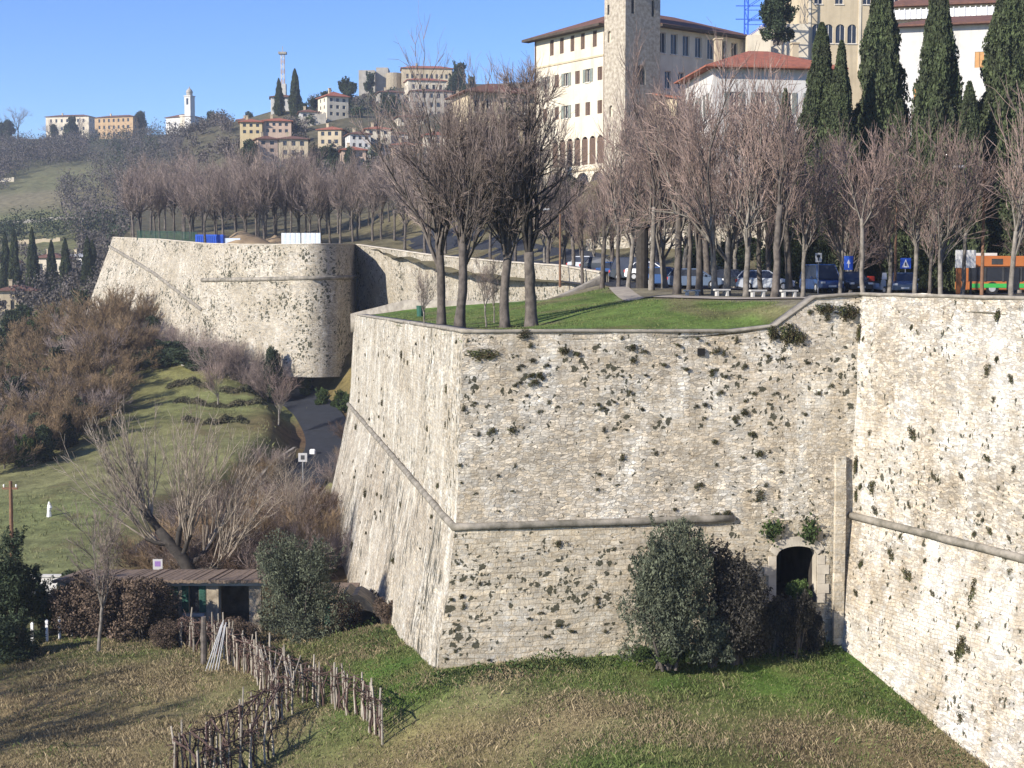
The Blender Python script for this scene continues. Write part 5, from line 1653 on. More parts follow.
# the big old pollard with long pale whips
rs = random.Random(5)
S = Segs()
mb = MB()
mb.tube([(0.3, 0, -.4), (0, 0, .6), (-.6, 0, 1.7), (-1.5, 0.1, 2.7), (-2.2, .1, 3.6)], [.55, .46, .42, .38, .30], 9)
heads = []
for a, L, st in (((-1.0, 0, .35), 1.8, (-1.3, 0, 2.5)), ((-.5, .2, 1), 2.2, (-2.0, .1, 3.4)), ((.3, 0, 1), 2.6, (-1.0, .1, 2.2)), ((.9, .1, .7), 2.6, (-.2, 0, 1.2)), ((-.9, -.2, .8), 2.0, (-2.1, .1, 3.5)), ((.6, -.2, .9), 1.8, (-.6, 0, 1.8)), ((1, 0, .25), 2.4, (.1, 0, .7))):
    n_ = grow(S, rs, Vector(st), Vector(a).normalized(), L, .24, .15, 4, .14, .05, 1)
    heads += n_[2:]
for p, d, r in heads:
    for _ in range(4):
        dd = (side_dir(rs, d, rs.uniform(.1, .8)) + Vector((rs.gauss(-.12, .35), 0, .9))).normalized()
        nn = grow(S, rs, p, dd, rs.uniform(4.0, 7.6), .055, .016, 7, .07, .06, 0)
        for q, qd, rr in nn[2:]:
            for _ in range(2):
                n2 = grow(S, rs, q, side_dir(rs, qd, rs.uniform(.25, .6)), rs.uniform(.7, 2.0), .018, .010, 2, .1, .12, 0)
                grow(S, rs, n2[1][0], side_dir(rs, n2[1][1], .5), rs.uniform(.4, .9), .010, .007, 1, .1, .1, 0)
e = empty('old_pollard', gl(187, 94), 'gnarled leaning old tree with long pale whips, above the shed', 'tree')
tm = mb.mesh('trunk', True); link('trunk', tm, MAT['bark_dark'], e)
cm = S.mesh('crown', 4); link('crown', cm, [MAT['twig_pale'], MAT['bark_dark']], e)
# sapling and slim bare trees at the left
SAP = tree_proto('sapling', *bare_tree(401, 7.2, 2.2, .10, limbs=5, spread=.35, sec=2, tw=2, up=.1, whip=.7, fine=1, rtwig=.008), 'bark_pale', 'bark_pale', 'twig')
place_tree(SAP, gl(92, 74.5), 0, 1, 'slender forked bare sapling standing in the dry grass left of the shed')
for i, (px, d, s, lb) in enumerate(((272, 120, .95, 'thin bare whips rising from the bank left of the road sign'), (292, 108, .8, 'bunch of pale leaning whips behind the olive tree'))):
    brush('bare_whips', WHIP[i % 2], 'twig_pale', gl(px, d), s, i, lb, 'bare tree')
for px, d, s, lb in ((216, 165, .62, 'lone young bare tree on the terraced meadow'), (277, 158, .7, 'slim pale young trees beside the bend of the valley road')):
    place_tree(SLIM[1], gl(px, d), px, s, lb)
place_bush('slope_cypress', ILX[0], gl(150, 212), (1.1, 1.1, .9), 0, 'dark rounded pine behind the orange thicket at the bastion foot', 'tree')

# --- distant woods: crowns too many to count
def wood(name, label, zones, mat_leaf, n_trees, seed, zf, hrange=(6, 10), per=150, leaf=.36):
    rng = np.random.default_rng(seed)
    Cs = []
    for _ in range(n_trees):
        px0, px1, d0, d1 = zones[rng.integers(len(zones))]
        px, d = rng.uniform(px0, px1), rng.uniform(d0, d1)
        x = (px - 512) / F * d
        h = rng.uniform(*hrange)
        z = float(zf(x, d))
        v = rng.normal(size=(per, 3)); v /= np.linalg.norm(v, axis=1, keepdims=True)
        r = rng.uniform(.35, 1.05, (per, 1))
        Cs.append(np.array([x, d, z + h * .52]) + v * r * np.array([h * .42, h * .42, h * .5]))
    C = np.concatenate(Cs)
    V, Q = leaf_arrays(C, leaf, rng, .5, .5)
    o = link(name, mesh_np(name, V, Q), MAT[mat_leaf])
    return tag(o, label, 'wood', kind='stuff')


MAT['wood_bare'] = plain('far_bare_wood', (0.12, 0.10, 0.09), (0.07, 0.064, 0.055), .03, island=.4)
wood('bare_woods', 'purple brown bare wood covering the left hillside', [(-40, 235, 620, 780), (95, 240, 480, 640), (0, 90, 640, 760), (120, 240, 400, 520), (-60, 20, 560, 640), (60, 235, 420, 560)], 'wood_bare', 760, 3, zl, (6, 10.5))
wood('dark_woods', 'dark evergreen patches in the left hillside wood', [(-40, 235, 640, 790), (100, 240, 470, 640), (110, 240, 380, 460), (-40, 110, 420, 450)], 'ilex', 170, 4, zl, (5, 9))
wood('hill_woods', 'bare wood on the open shoulder of hill above the grove', [(170, 235, 300, 640), (180, 235, 480, 680), (200, 330, 270, 330)], 'wood_bare', 170, 26, zu, (4, 7))
wood('slope_woods', 'bare and evergreen scrub between the houses of the hill town', [(225, 470, 330, 420), (300, 470, 420, 560), (225, 300, 400, 470), (370, 500, 290, 380)], 'wood_bare', 210, 6, zu, (2.5, 5))
wood('slope_evergreens', 'dark garden evergreens between the houses of the hill town', [(225, 470, 380, 470), (300, 480, 440, 570), (300, 440, 300, 400)], 'ilex', 80, 9, zu, (3, 5.5))
wood('valley_scrub', 'scrub along the terraces of the valley slope at the left', [(-20, 120, 270, 330), (-20, 110, 330, 400), (80, 150, 360, 440)], 'wood_bare', 130, 12, zl, (3, 6), leaf=.35)
# single trees on the ridge and hilltop
ridge = [(22, 830, 1.5, 0, 'large bare tree at the far left end of the ridge'), (83, 805, 1.1, 0, 'bare tree behind the long ochre villa'), (52, 812, 1.0, 0, 'bare tree left of the ochre villa roofs')]
for px, d, s, k, lb in ridge:
    place_tree(GROVE[k], gl(px, d), px, s, lb)
for px, d, s, lb in ((5, 810, 1.7, 'dark conifer at the left end of the ridge'), (13, 800, 1.9, 'second dark conifer, beside the large bare ridge tree'), (74, 792, 2.3, 'pointed dark conifer in front of the ochre villa'), (58, 795, 1.5, 'dark shrub before the cream ridge villa'), (142, 800, 2.2, 'dark umbrella pine right of the ochre villa')):
    place_bush('ridge_conifer', ILX[int(px) % 3], gl(px, d), (s, s, s * 1.05), px, lb, 'conifer')
for px, d, s, lb in ((212, 740, 2.4, 'dense dark round tree right of the ridge church'), (228, 730, 1.6, 'low dark tree right of the round one by the church'), (250, 660, 1.5, 'grey green tree where the ridge meets the hill'), (348, 520, 2.0, 'big round evergreen crown on the skyline above the red roofed villa'), (330, 515, 1.4, 'evergreen left of the big round one on the skyline'), (372, 580, 1.5, 'dark evergreen covering the fortress wall'),
                     (386, 500, 1.4, 'dark evergreen right of the red roofed villa'), (394, 470, 1.1, 'broad dark evergreen beside the terrace wall'), (458, 540, 2.6, 'wide dark cedar right of the garden house'), (470, 530, 1.8, 'smaller cedar beside the wide one'), (318, 470, 1.3, 'dark shrub left of the red roofed villa'), (352, 385, 1.1, 'dark green tree below the villa, before the stepped houses'), (330, 385, 1.3, 'tall dark evergreen in front of the hill houses'), (250, 400, 1.7, 'dark conifer left of the beige three storey house'), (490, 420, 1.6, 'dark evergreen left of the side house'), (305, 480, 1.4, 'low dark trees under the white hill house')):
    zf = gu if px > 225 else gl
    place_bush('hill_evergreen', ILX[int(px) % 3], zf(px, d), (s * .9, s * .9, s), px, lb, 'tree')
for i, (px, d, s) in enumerate(((384, 620, 1.05), (392, 625, 1.1), (400, 622, 1.05), (410, 628, .95), (419, 626, .9), (440, 628, 1.0), (447, 625, 1.0), (453, 630, .9))):
    place_tree(GROVE[1 + 2 * (i % 2)], gu(px, d), i * 1.7, (s * .85, s * .85, s * .66), 'bare tree on the hilltop behind the fortress', 'bare hilltop trees')


# ------------------------------------------------------------------ the shed and the vineyard
def at_wall(px, py, d): return W(px, py, d)


SD = 80.0
sb = zl(gx(200, SD), SD)
def sx(px): return gx(px, SD)
stp = W(160, 581, SD).z          # wall top
shed = empty('garden_shed', (0, 0, 0), 'long low shed with green shutters, open bay and leaf strewn tiled roof below the bank', 'shed')
hs = [(sx(159) - sx(60), sx(173) - sx(60), 2.2, W(0, 587, SD).z - sb + 2.0), (sx(184) - sx(60), sx(194) - sx(60), W(0, 613, SD).z - sb + 2, W(0, 585, SD).z - sb + 2), (sx(216) - sx(60), sx(250) - sx(60), 2.1, W(0, 585, SD).z - sb + 2)]
mb = MB()
Hs = stp - sb + 2
facade(mb, (sx(60), SD, sb - 2), (1, 0, 0), (0, -1, 0), sx(258) - sx(60), Hs, hs, .28)
x0, x1 = sx(60), sx(258)
mb.quad((x0, SD, sb - 2), (x0, SD + 4.5, sb - 2), (x0, SD + 4.5, stp - .5), (x0, SD, stp)); mb.quad((x1, SD, sb - 2), (x1, SD + 4.5, sb - 2), (x1, SD + 4.5, stp - .5), (x1, SD, stp)); mb.quad((x0, SD + 4.5, sb - 2), (x1, SD + 4.5, sb - 2), (x1, SD + 4.5, stp - .5), (x0, SD + 4.5, stp - .5))
mb.quad((x0, SD, sb + .1), (x1, SD, sb + .1), (x1, SD + 4.5, sb + .1), (x0, SD + 4.5, sb + .1))
mb.build('wall', MAT['shed_plaster'], shed, recalc=False)
mb = MB()
nx = 60
for i in range(nx):
    a, b = x0 - .6 + (x1 - x0 + 1.2) * i / nx, x0 - .6 + (x1 - x0 + 1.2) * (i + .93) / nx
    j = RNG.uniform(-.03, .03)
    mb.add([(a, SD - .7, stp + .03 + j), (b, SD - .7, stp + .03 + j), (b, SD + 5, stp - .50 + j), (a, SD + 5, stp - .50 + j), (a, SD - .7, stp + .20 + j), (b, SD - .7, stp + .20 + j), (b, SD + 5, stp - .33 + j), (a, SD + 5, stp - .33 + j)],
           [(3, 2, 1, 0), (4, 5, 6, 7), (0, 1, 5, 4), (1, 2, 6, 5), (2, 3, 7, 6), (3, 0, 4, 7)])
mb.build('roof', MAT['shed_roof'], shed)
mb = MB(); mb.box(x0 - .4, x1 + .3, SD - .35, SD - .02, stp - .2, stp - .02); mb.build('lintel_beam', MAT['concrete'], shed)
mb = MB(); mb.box(sx(159.6), sx(172.4), SD + .1, SD + .16, sb, W(0, 587.5, SD).z); mb.build('door', MAT['shutter_green'], shed)
w = None
mb = MB(); mb.box(sx(184.3), sx(193.7), SD + .2, SD + .24, W(0, 612.5, SD).z, W(0, 585.5, SD).z); w = mb.build('window', MAT['glass'], shed)
for a, b in ((177, 183.6), (194.4, 201)):
    mb = MB(); mb.box(sx(a), sx(b), SD - .07, SD - .01, W(0, 612, SD).z, W(0, 585, SD).z)
    for k in range(9):
        z = W(0, 611 - k * 2.9, SD).z
        mb.box(sx(a + 1), sx(b - 1), SD - .09, SD - .071, z, z + .09)
    mb.build('shutter', MAT['shutter_green'], w)
mb = MB(); mb.box(sx(178), sx(200), SD - .16, SD - .01, W(0, 616, SD).z, W(0, 613, SD).z); mb.build('sill', MAT['concrete'], w)
for px in (209, 252):
    mb = MB(); mb.box(sx(px) - .38, sx(px) + .3, SD - .1, SD + .25, sb - 1, stp - .21); mb.build('pillar', MAT['shed_plaster'], shed)
# small outbuilding and vaulted buttress by the bastion
D2 = 80.5
b2 = zl(gx(325, D2), D2)
ob = empty('outbuilding', (0, 0, 0), 'little lean-to with a green door between the olive tree and the bastion side', 'outbuilding')
z2 = W(0, 598, D2).z
mb = MB(); hs = [(gx(319, D2) - gx(296, D2), gx(327.5, D2) - gx(296, D2), 2.05, W(0, 603, D2).z - b2 + 2), (gx(331, D2) - gx(296, D2), gx(343, D2) - gx(296, D2), 2.05, W(0, 603, D2).z - b2 + 2)]
facade(mb, (gx(296, D2), D2, b2 - 2), (1, 0, 0), (0, -1, 0), gx(346, D2) - gx(296, D2), z2 - b2 + 2, hs, .3)
xa, xb = gx(296, D2), gx(346, D2)
for x in (xa, xb): mb.quad((x, D2, b2 - 2), (x, D2 + 3, b2 - 2), (x, D2 + 3, z2), (x, D2, z2))
mb.quad((xa, D2 + 3, b2 - 2), (xb, D2 + 3, b2 - 2), (xb, D2 + 3, z2), (xa, D2 + 3, z2))
mb.build('wall', MAT['shed_plaster'], ob, recalc=False)
mb = MB(); mb.box(gx(319.3, D2), gx(327.2, D2), D2 + .1, D2 + .16, b2, W(0, 603.4, D2).z); mb.build('door', MAT['shutter_green'], ob)
mb = MB(); mb.box(xa - .3, xb + .3, D2 - .4, D2 + 3.3, z2 + .02, z2 + .2); mb.build('roof', MAT['shed_roof'], ob)
D3 = 77
arch = MB()
bA, bB = W(346, 630, D3), W(387, 634, D3)
zc = W(0, 597, D3).z
outer = [(bA.x - .3, bA.z - 2), (bA.x - .3, zc - .2)] + [(bA.x + (bB.x - bA.x) * t, zc + .25 * math.sin(math.pi * t) - 1.2 * t * t) for t in np.linspace(0, 1, 8)] + [(bB.x + .2, bA.z - 2)]
ctrx, r = bA.x + (bB.x - bA.x) * .46, (bB.x - bA.x) * .40
inner = [(ctrx - r * math.cos(math.pi * k / 10), bA.z - 2 if k in (0, 10) else bA.z + .25 + (zc - bA.z - 1.0) * math.sin(math.pi * k / 10)) for k in range(11)]
loop = outer + inner[::-1]
n_ = len(outer)
# ring between the outer outline and the arched opening
m_ = len(inner)
ou = []
for k in range(m_):
    t = k / (m_ - 1) * (n_ - 1)
    i0 = min(int(t), n_ - 2); f_ = t - i0
    ou.append((outer[i0][0] * (1 - f_) + outer[i0 + 1][0] * f_, outer[i0][1] * (1 - f_) + outer[i0 + 1][1] * f_))
y0, y1 = D3, D3 + 2.2
ou = [(a + .22 * noise.noise((a * 1.3, b, 2)), b + (.45 * noise.noise((a * 1.7, b, 5)) if 0 < k_ < m_ - 1 else 0)) for k_, (a, b) in enumerate(ou)]
for k in range(m_ - 1):
    a, b, c, d = ou[k], ou[k + 1], inner[k + 1], inner[k]
    arch.quad((a[0], y0, a[1]), (b[0], y0, b[1]), (c[0], y0, c[1]), (d[0], y0, d[1]))
    arch.quad((a[0], y0, a[1]), (a[0], y1, a[1]), (b[0], y1, b[1]), (b[0], y0, b[1]))
    arch.quad((d[0], y0, d[1]), (c[0], y0, c[1]), (c[0], y1, c[1]), (d[0], y1, d[1]))
arch.quad((ou[0][0], y1, bA.z - 2), (ou[-1][0], y1, bA.z - 2), (ou[-1][0], y1, zc - .9), (ou[0][0], y1, zc - .2))
tag(arch.build('rubble_vault', MAT['rubble'], None, recalc=False), 'broken rubble vault leaning on the foot of the bastion side', 'vault')

for px, d, s_ in ((342, 76, .55), (384, 75, .45), (362, 80.5, .6)):
    place_bush('withered_bush', DEAD, gl(px, d), (s_, s_, s_ * .9), px, 'brown scrub around the broken vault at the bastion side', 'bush', 'scrub around the vault')
# vineyard: two rows of stakes running down towards the viewer, canes tied between them
def stake_mesh(seed, h):
    rs = random.Random(seed)
    mb = MB()
    mb.tube([(0, 0, -.3), (rs.uniform(-.03, .03), rs.uniform(-.03, .03), h * .5), (rs.uniform(-.09, .09), rs.uniform(-.05, .05), h)], [.048, .044, .038], 5)
    me = mb.mesh('vine_stake'); me.materials.append(MAT['wood_old']); return me


STK = [stake_mesh(i, 1.75 + .12 * i) for i in range(4)]
def vrow(p0, p1, n, label, group, jit=.24):
    out = []
    for i in range(n):
        t = i / (n - 1)
        px, d = p0[0] + (p1[0] - p0[0]) * t, p0[1] + (p1[1] - p0[1]) * t
        x = gx(px, d) + random.uniform(-jit, jit)
        d += random.uniform(-jit, jit)
        p = Vector((x, d, zl(x, d)))
        o = link('vine_stake', STK[i % 4])
        o.location = p; o.rotation_euler = (random.uniform(-.05, .05), random.uniform(-.06, .06), random.uniform(0, 6)); o.scale = (1, 1, random.uniform(.68, 1.12))
        tag(o, label, 'stake', group)
        out.append(p)
    return out


ra = vrow((176, 75.5), (292, 63.5), 30, 'weathered stake in the upper stretch of the vine row, near the shed', 'stakes of the upper vine row')
rb_ = vrow((294, 63), (384, 54.5), 23, 'weathered stake in the lower right stretch of the vine row', 'stakes of the lower right vine row')
rc = vrow((208, 74), (283, 60.5), 22, 'weathered stake of the second vine line, left of the first', 'stakes of the second vine line')
rd = vrow((160, 54.5), (278, 60), 20, 'weathered stake of the low pergola at the bottom edge', 'stakes of the front pergola')
re_ = vrow((190, 52.5), (262, 55.5), 12, 'weathered stake of the pergola edge nearest the viewer', 'stakes of the pergola front')


def vine_line(pts, label, group, h=1.5):
    rs = random.Random(len(pts) * 7 + int(pts[0].x * 10))
    for i in range(0, len(pts) - 1):
        a, b = pts[i], pts[i + 1]
        S = Segs()
        base = a.lerp(b, .4)
        S_p = [base + Vector((0, 0, -.1))]
        for k in range(1, 5): S_p.append(base + Vector((rs.gauss(0, .07), rs.gauss(0, .07), h * k / 4)))
        for k in range(4): S.add(S_p[k] - base, S_p[k + 1] - base, .05 - .005 * k, .045 - .005 * k, 0)
        for _ in range(6):
            z = h * rs.uniform(.55, 1.12)
            d = (b - a) * rs.uniform(.7, 1.5) * rs.choice((-1, 1)); d.z = rs.gauss(0, .12)
            p = Vector((rs.gauss(0, .05), rs.gauss(0, .05), z)); n3 = 5
            for k in range(n3):
                q = p + d / n3 + rvec(rs) * .06
                S.add(p, q, .020, .015, 0); p = q
        o = link('grapevine', S.mesh('grapevine', 4), MAT['vine_wood'])
        o.location = base
        tag(o, label, 'grapevine', group)


vine_line(ra, 'leafless grapevine tied along the upper vine row by the shed', 'vines of the upper row')
vine_line(rb_, 'leafless reddish grapevine tied along the lower right vine row', 'vines of the lower right row')
vine_line(rc, 'leafless grapevine trained on the second vine line', 'vines of the second line')
vine_line(rd, 'leafless grapevine spread over the front pergola', 'vines of the front pergola')
vine_line(re_, 'leafless grapevine on the pergola edge nearest the viewer', 'vines of the pergola front')
# cross poles between lines
for i in range(22):
    a = ra[min(8 + i, len(ra) - 1)] + Vector((0, 0, 1.5 + random.uniform(-.1, .15)))
    b = rc[min(2 + i, len(rc) - 1)] + Vector((0, 0, 1.5 + random.uniform(-.1, .15)))
    mb = MB(); m = (a + b) / 2
    mb.tube([a - m + (a - b) * .12, Vector((0, 0, random.uniform(-.05, .05))), b - m + (b - a) * .12], [.032, .03, .028], 5)
    o = mb.build('cross_pole', MAT['wood_old']); o.location = m
    tag(o, 'thin grey pole laid across the two upper vine lines', 'pole', 'cross poles of the upper pergola')
for i in range(12):
    a = rd[min(i * 2, len(rd) - 1)] + Vector((0, 0, 1.6)); b = re_[i] + Vector((0, 0, 1.55))
    if i % 2: b = re_[max(0, i - 2)] + Vector((0, 0, 1.35))
    mb = MB(); m = (a + b) / 2
    mb.tube([a - m, Vector((0, 0, random.uniform(-.06, .06))), b - m], [.034, .032, .03], 5)
    o = mb.build('cross_pole', MAT['vine_wood']); o.location = m
    tag(o, 'dark bent pole over the front pergola at the bottom edge', 'pole', 'cross poles of the front pergola')
for row_, lb in ((ra, 'rail of tied poles along the upper vine row'), (rb_, 'rail of tied poles along the lower right vine row'), (rc, 'rail of tied poles along the second vine line'), (rd, 'rail of tied poles along the front pergola'), (re_, 'rail of tied poles on the pergola edge nearest the viewer')):
    mb = MB()
    pts_ = [p + Vector((random.gauss(0, .04), random.gauss(0, .04), 1.5 + random.uniform(-.08, .08))) for p in row_]
    mb.tube(pts_, [.030 + .006 * (i % 3) for i in range(len(pts_))], 5)
    tag(mb.build('pole_rail', MAT['vine_wood']), lb, 'rail')
for row_, lb in ((ra, 'slack wire strung along the upper vine row'), (rb_, 'slack wire strung along the lower right vine row'), (rc, 'slack wire strung along the second vine line')):
    mb = MB()
    mb.tube([p + Vector((0, 0, 1.15 + .02 * (i % 2))) for i, p in enumerate(row_)], .011, 4); 
    tag(mb.build('vine_wire', MAT['metal_dark']), lb, 'wire')
mb = MB()
g = gl(204, 69)
for i in range(5): mb.tube([(i * .15 - .2, .05 * (i % 2), 0), (.5 + i * .06, .5, 2.2 + .12 * (i % 3))], .028, 5)
o = mb.build('plank_bundle', MAT['metal_grey']); o.location = g; tag(o, 'pale bundle of bare poles leaning among the vine stakes', 'poles')
mb = MB(); mb.tube([(0, 0, -.3), (.03, 0, 2.4)], [.17, .13], 8); o = mb.build('vine_post', MAT['bark']); o.location = gl(198, 70.5); tag(o, 'thick dark end post beside the pale bundle of poles', 'post')
# white posts at the left, utility pole
for i, (px, d) in enumerate(((24, 77), (39, 77.6), (52, 78.2), (65, 78.8))):
    mb = MB(); mb.box(-.07, .07, -.07, .07, -.3, 1.15); mb.add([(-.09, -.09, 1.15), (.09, -.09, 1.15), (.09, .09, 1.15), (-.09, .09, 1.15), (0, 0, 1.27)], [(0, 1, 4), (1, 2, 4), (2, 3, 4), (3, 0, 4), (3, 2, 1, 0)])
    o = mb.build('white_post', MAT['white_paint']); o.location = gl(px, d); tag(o, 'short white post in the shade of the bushes at the left edge', 'post', 'white posts at the left edge')
g = gl(5, 92)
up_ = empty('utility_pole', g, 'brown wooden utility pole at the left edge, before the meadow', 'utility pole')
ph = W(5, 481, 92).z - g.z
mb = MB(); mb.tube([(0, 0, -.5), (.05, 0, ph)], [.16, .11], 9); mb.build('pole', MAT['wood_brown'], up_)
mb = MB(); mb.box(-.5, .5, -.06, .06, ph - .55, ph - .42); mb.build('crossarm', MAT['wood_brown'], up_)
for x in (-.4, .4):
    mb = MB(); mb.tube([(x, 0, ph - .42), (x, 0, ph - .3), (x, 0, ph - .22)], [.03, .06, .04], 7); mb.build('insulator', MAT['white_paint'], up_)
mb = MB(); mb.box(-1.4, 1.4, -.15, .15, -.5, 1.2); mb.box(-1.5, 1.5, -.22, .22, 1.2, 1.32)
o = mb.build('white_low_wall', MAT['plaster_white']); o.location = gl(36, 92); tag(o, 'short white garden wall behind the left conifer', 'wall', kind='thing')
g = gl(44, 118); mb = MB(); mb.tube([(0, 0, -.1), (0, 0, .5), (.06, 0, .8), (0, 0, 1.3)], [.22, .16, .22, .05], 9); o = mb.build('white_statuette', MAT['white_paint']); o.location = g; tag(o, 'tiny white garden figure alone on the green meadow at the left', 'garden figure')


# signs
def sign(name, g, h, w, hh, label, face, cat='road sign', ink=None, pole='metal_grey', rz=0):
    e = empty(name, g, label, cat, None, rz)
    mb = MB(); mb.tube([(0, 0, -.3), (0, 0, h)], .035, 7); mb.build('pole', MAT[pole], e)
    mb = MB(); mb.box(-w / 2, w / 2, -.06, -.04, h - hh, h); b = mb.build('sign_plate', MAT[face], e)
    for q in (ink or ()):
        q = q if isinstance(q, dict) else q
        mb = MB()
        mb.prism([(x * w, h - hh + y * hh) for x, y in q[1]], -.068, -.0605)
        mb.build('symbol', MAT[q[0]], b)
    return e


sq = lambda x0, x1, y0, y1: [(x0, y0), (x1, y0), (x1, y1), (x0, y1)]
g = gl(153, 91); sign('notice_sign', g, W(153, 559, 91).z - g.z, .62, .68, 'small white sign with purple print behind the shed roof', 'sign_white', ink=[('purple', sq(-.3, .3, .3, .8))])
g = gl(301, 136); sign('notice_sign', g, W(301, 453, 136).z - g.z, .85, .85, 'small white road sign beside the sunken valley road', 'sign_white', ink=[('metal_dark', sq(-.22, .22, .25, .75))])
g = gu(818, 92); sign('road_sign', g, W(818, 253, 92).z - g.z, .42, .58, 'small white plate with dark mark on a thin post between the bare trees', 'white_paint', ink=[('metal_dark', sq(-.25, .25, .5, .8)), ('metal_dark', sq(-.08, .08, .15, .5))])
g = gu(848, 98); sign('parking_sign', g, W(848, 256, 98).z - g.z, .62, .95, 'blue panel sign with a small white arrow above the parked cars', 'blue_paint', ink=[('white_paint', [(-.05, .15), (.05, .15), (.05, .45), (.2, .45), (0, .75), (-.2, .45), (-.05, .45)])])
g = gu(905, 97); sign('crossing_sign', g, W(905, 258, 97).z - g.z, .72, .72, 'blue square pedestrian crossing sign with white triangle', 'blue_paint', ink=[('white_paint', [(-.36, .12), (.36, .12), (0, .88)]), ('metal_dark', [(-.08, .25), (.1, .25), (.03, .6), (-.04, .6)])])
# lamp posts
def lamp(px, d, top, label, arm=1.2):
    g = gu(px, d); h = W(px, top, d).z - g.z
    e = empty('street_lamp', g, label, 'street lamp')
    mb = MB(); mb.tube([(0, 0, -.3), (0, 0, 1.2), (0, 0, h)], [.12, .10, .06], 9); mb.build('pole', MAT['wood_brown'], e)
    mb = MB(); mb.tube([(0, 0, h - .1), (-arm * .5, 0, h + .15), (-arm, 0, h + .1)], .045, 6); mb.build('arm', MAT['metal_dark'], e)
    mb = MB(); mb.box(-arm - .5, -arm + .1, -.13, .13, h - .02, h + .14); mb.build('lamp_head', MAT['metal_grey'], e, bevel=.03)
lamp(982, 79, 168, 'tall brown lamp post in front of the orange bus')
lamp(895, 95, 190, 'slim lamp post behind the second blue sign', 1.0)
lamp(560, 122, 210, 'thin lamp post over the far rampart top', 1.0)
g = gu(642, 95); mb = MB(); mb.tube([(0, 0, -.3), (0, 0, 3.9), (0, 0, 4.0), (0, 0, 4.25)], [.42, .40, .55, .45], 12); tag(mb.build('trunk_stump', MAT['bark_dark']), 'dark topped tree stump, thick and branchless, in the avenue', 'stump').location = g

# benches, bin, stakes on the lawn
for px, d, lb in ((722, 78, 'white stone bench at the left end of the path above the lawn'), (758, 75, 'white stone bench in the middle of the path edge'), (789, 72.5, 'white stone bench nearest the parapet ramp'), (692, 81, 'small white bench behind the lawn crest')):
    e = empty('stone_bench', gu(px, d), lb, 'bench', None, .3); e.scale = (.55, .6, .8)
    mb = MB(); mb.box(-.85, .85, -.24, .24, .36, .48); mb.build('seat', MAT['stone_bench'], e, bevel=.02)
    for x in (-.55, .55):
        mb = MB(); mb.box(x - .11, x + .11, -.2, .2, -.2, .36); mb.build('leg', MAT['stone_bench'], e)
e = empty('litter_bin', gu(420, 92), 'dark green litter bin beside the stake left of the lawn trees', 'bin')
mb = MB(); mb.tube([(0, 0, .25), (0, 0, .95)], [.2, .25], 12); mb.build('bucket', MAT['shutter_green'], e)
mb = MB(); mb.tube([(.28, 0, -.3), (.28, 0, 1.1)], .03, 6); mb.build('pole', MAT['metal_dark'], e)
for px, d, s, lb in ((486, 74, .34, 'thin pale sapling between the lawn trees'), (424, 76, .33, 'thin pale sapling with stake left of the lawn trees'), (494, 77, .3, 'thinnest sapling behind the lawn trees')):
    place_tree(SAP, gu(px, d), px, s * 1.4, lb)

# vehicles
def wheel(parent, x, y, r, w=.2, hub='metal_grey'):
    mb = MB(); mb.tube([(x - w / 2, y, r), (x - w / 2 + .03, y, r), (x + w / 2 - .03, y, r), (x + w / 2, y, r)], [r * .92, r, r, r * .92], 18); o = mb.build('wheel', MAT['tyre'], parent, smooth=False)
    mb = MB(); s = 1 if x > 0 else -1; mb.tube([(x + s * w * .45, y, r), (x + s * (w / 2 + .012), y, r)], [r * .6, r * .55], 12); mb.build('rim', MAT[hub], o)


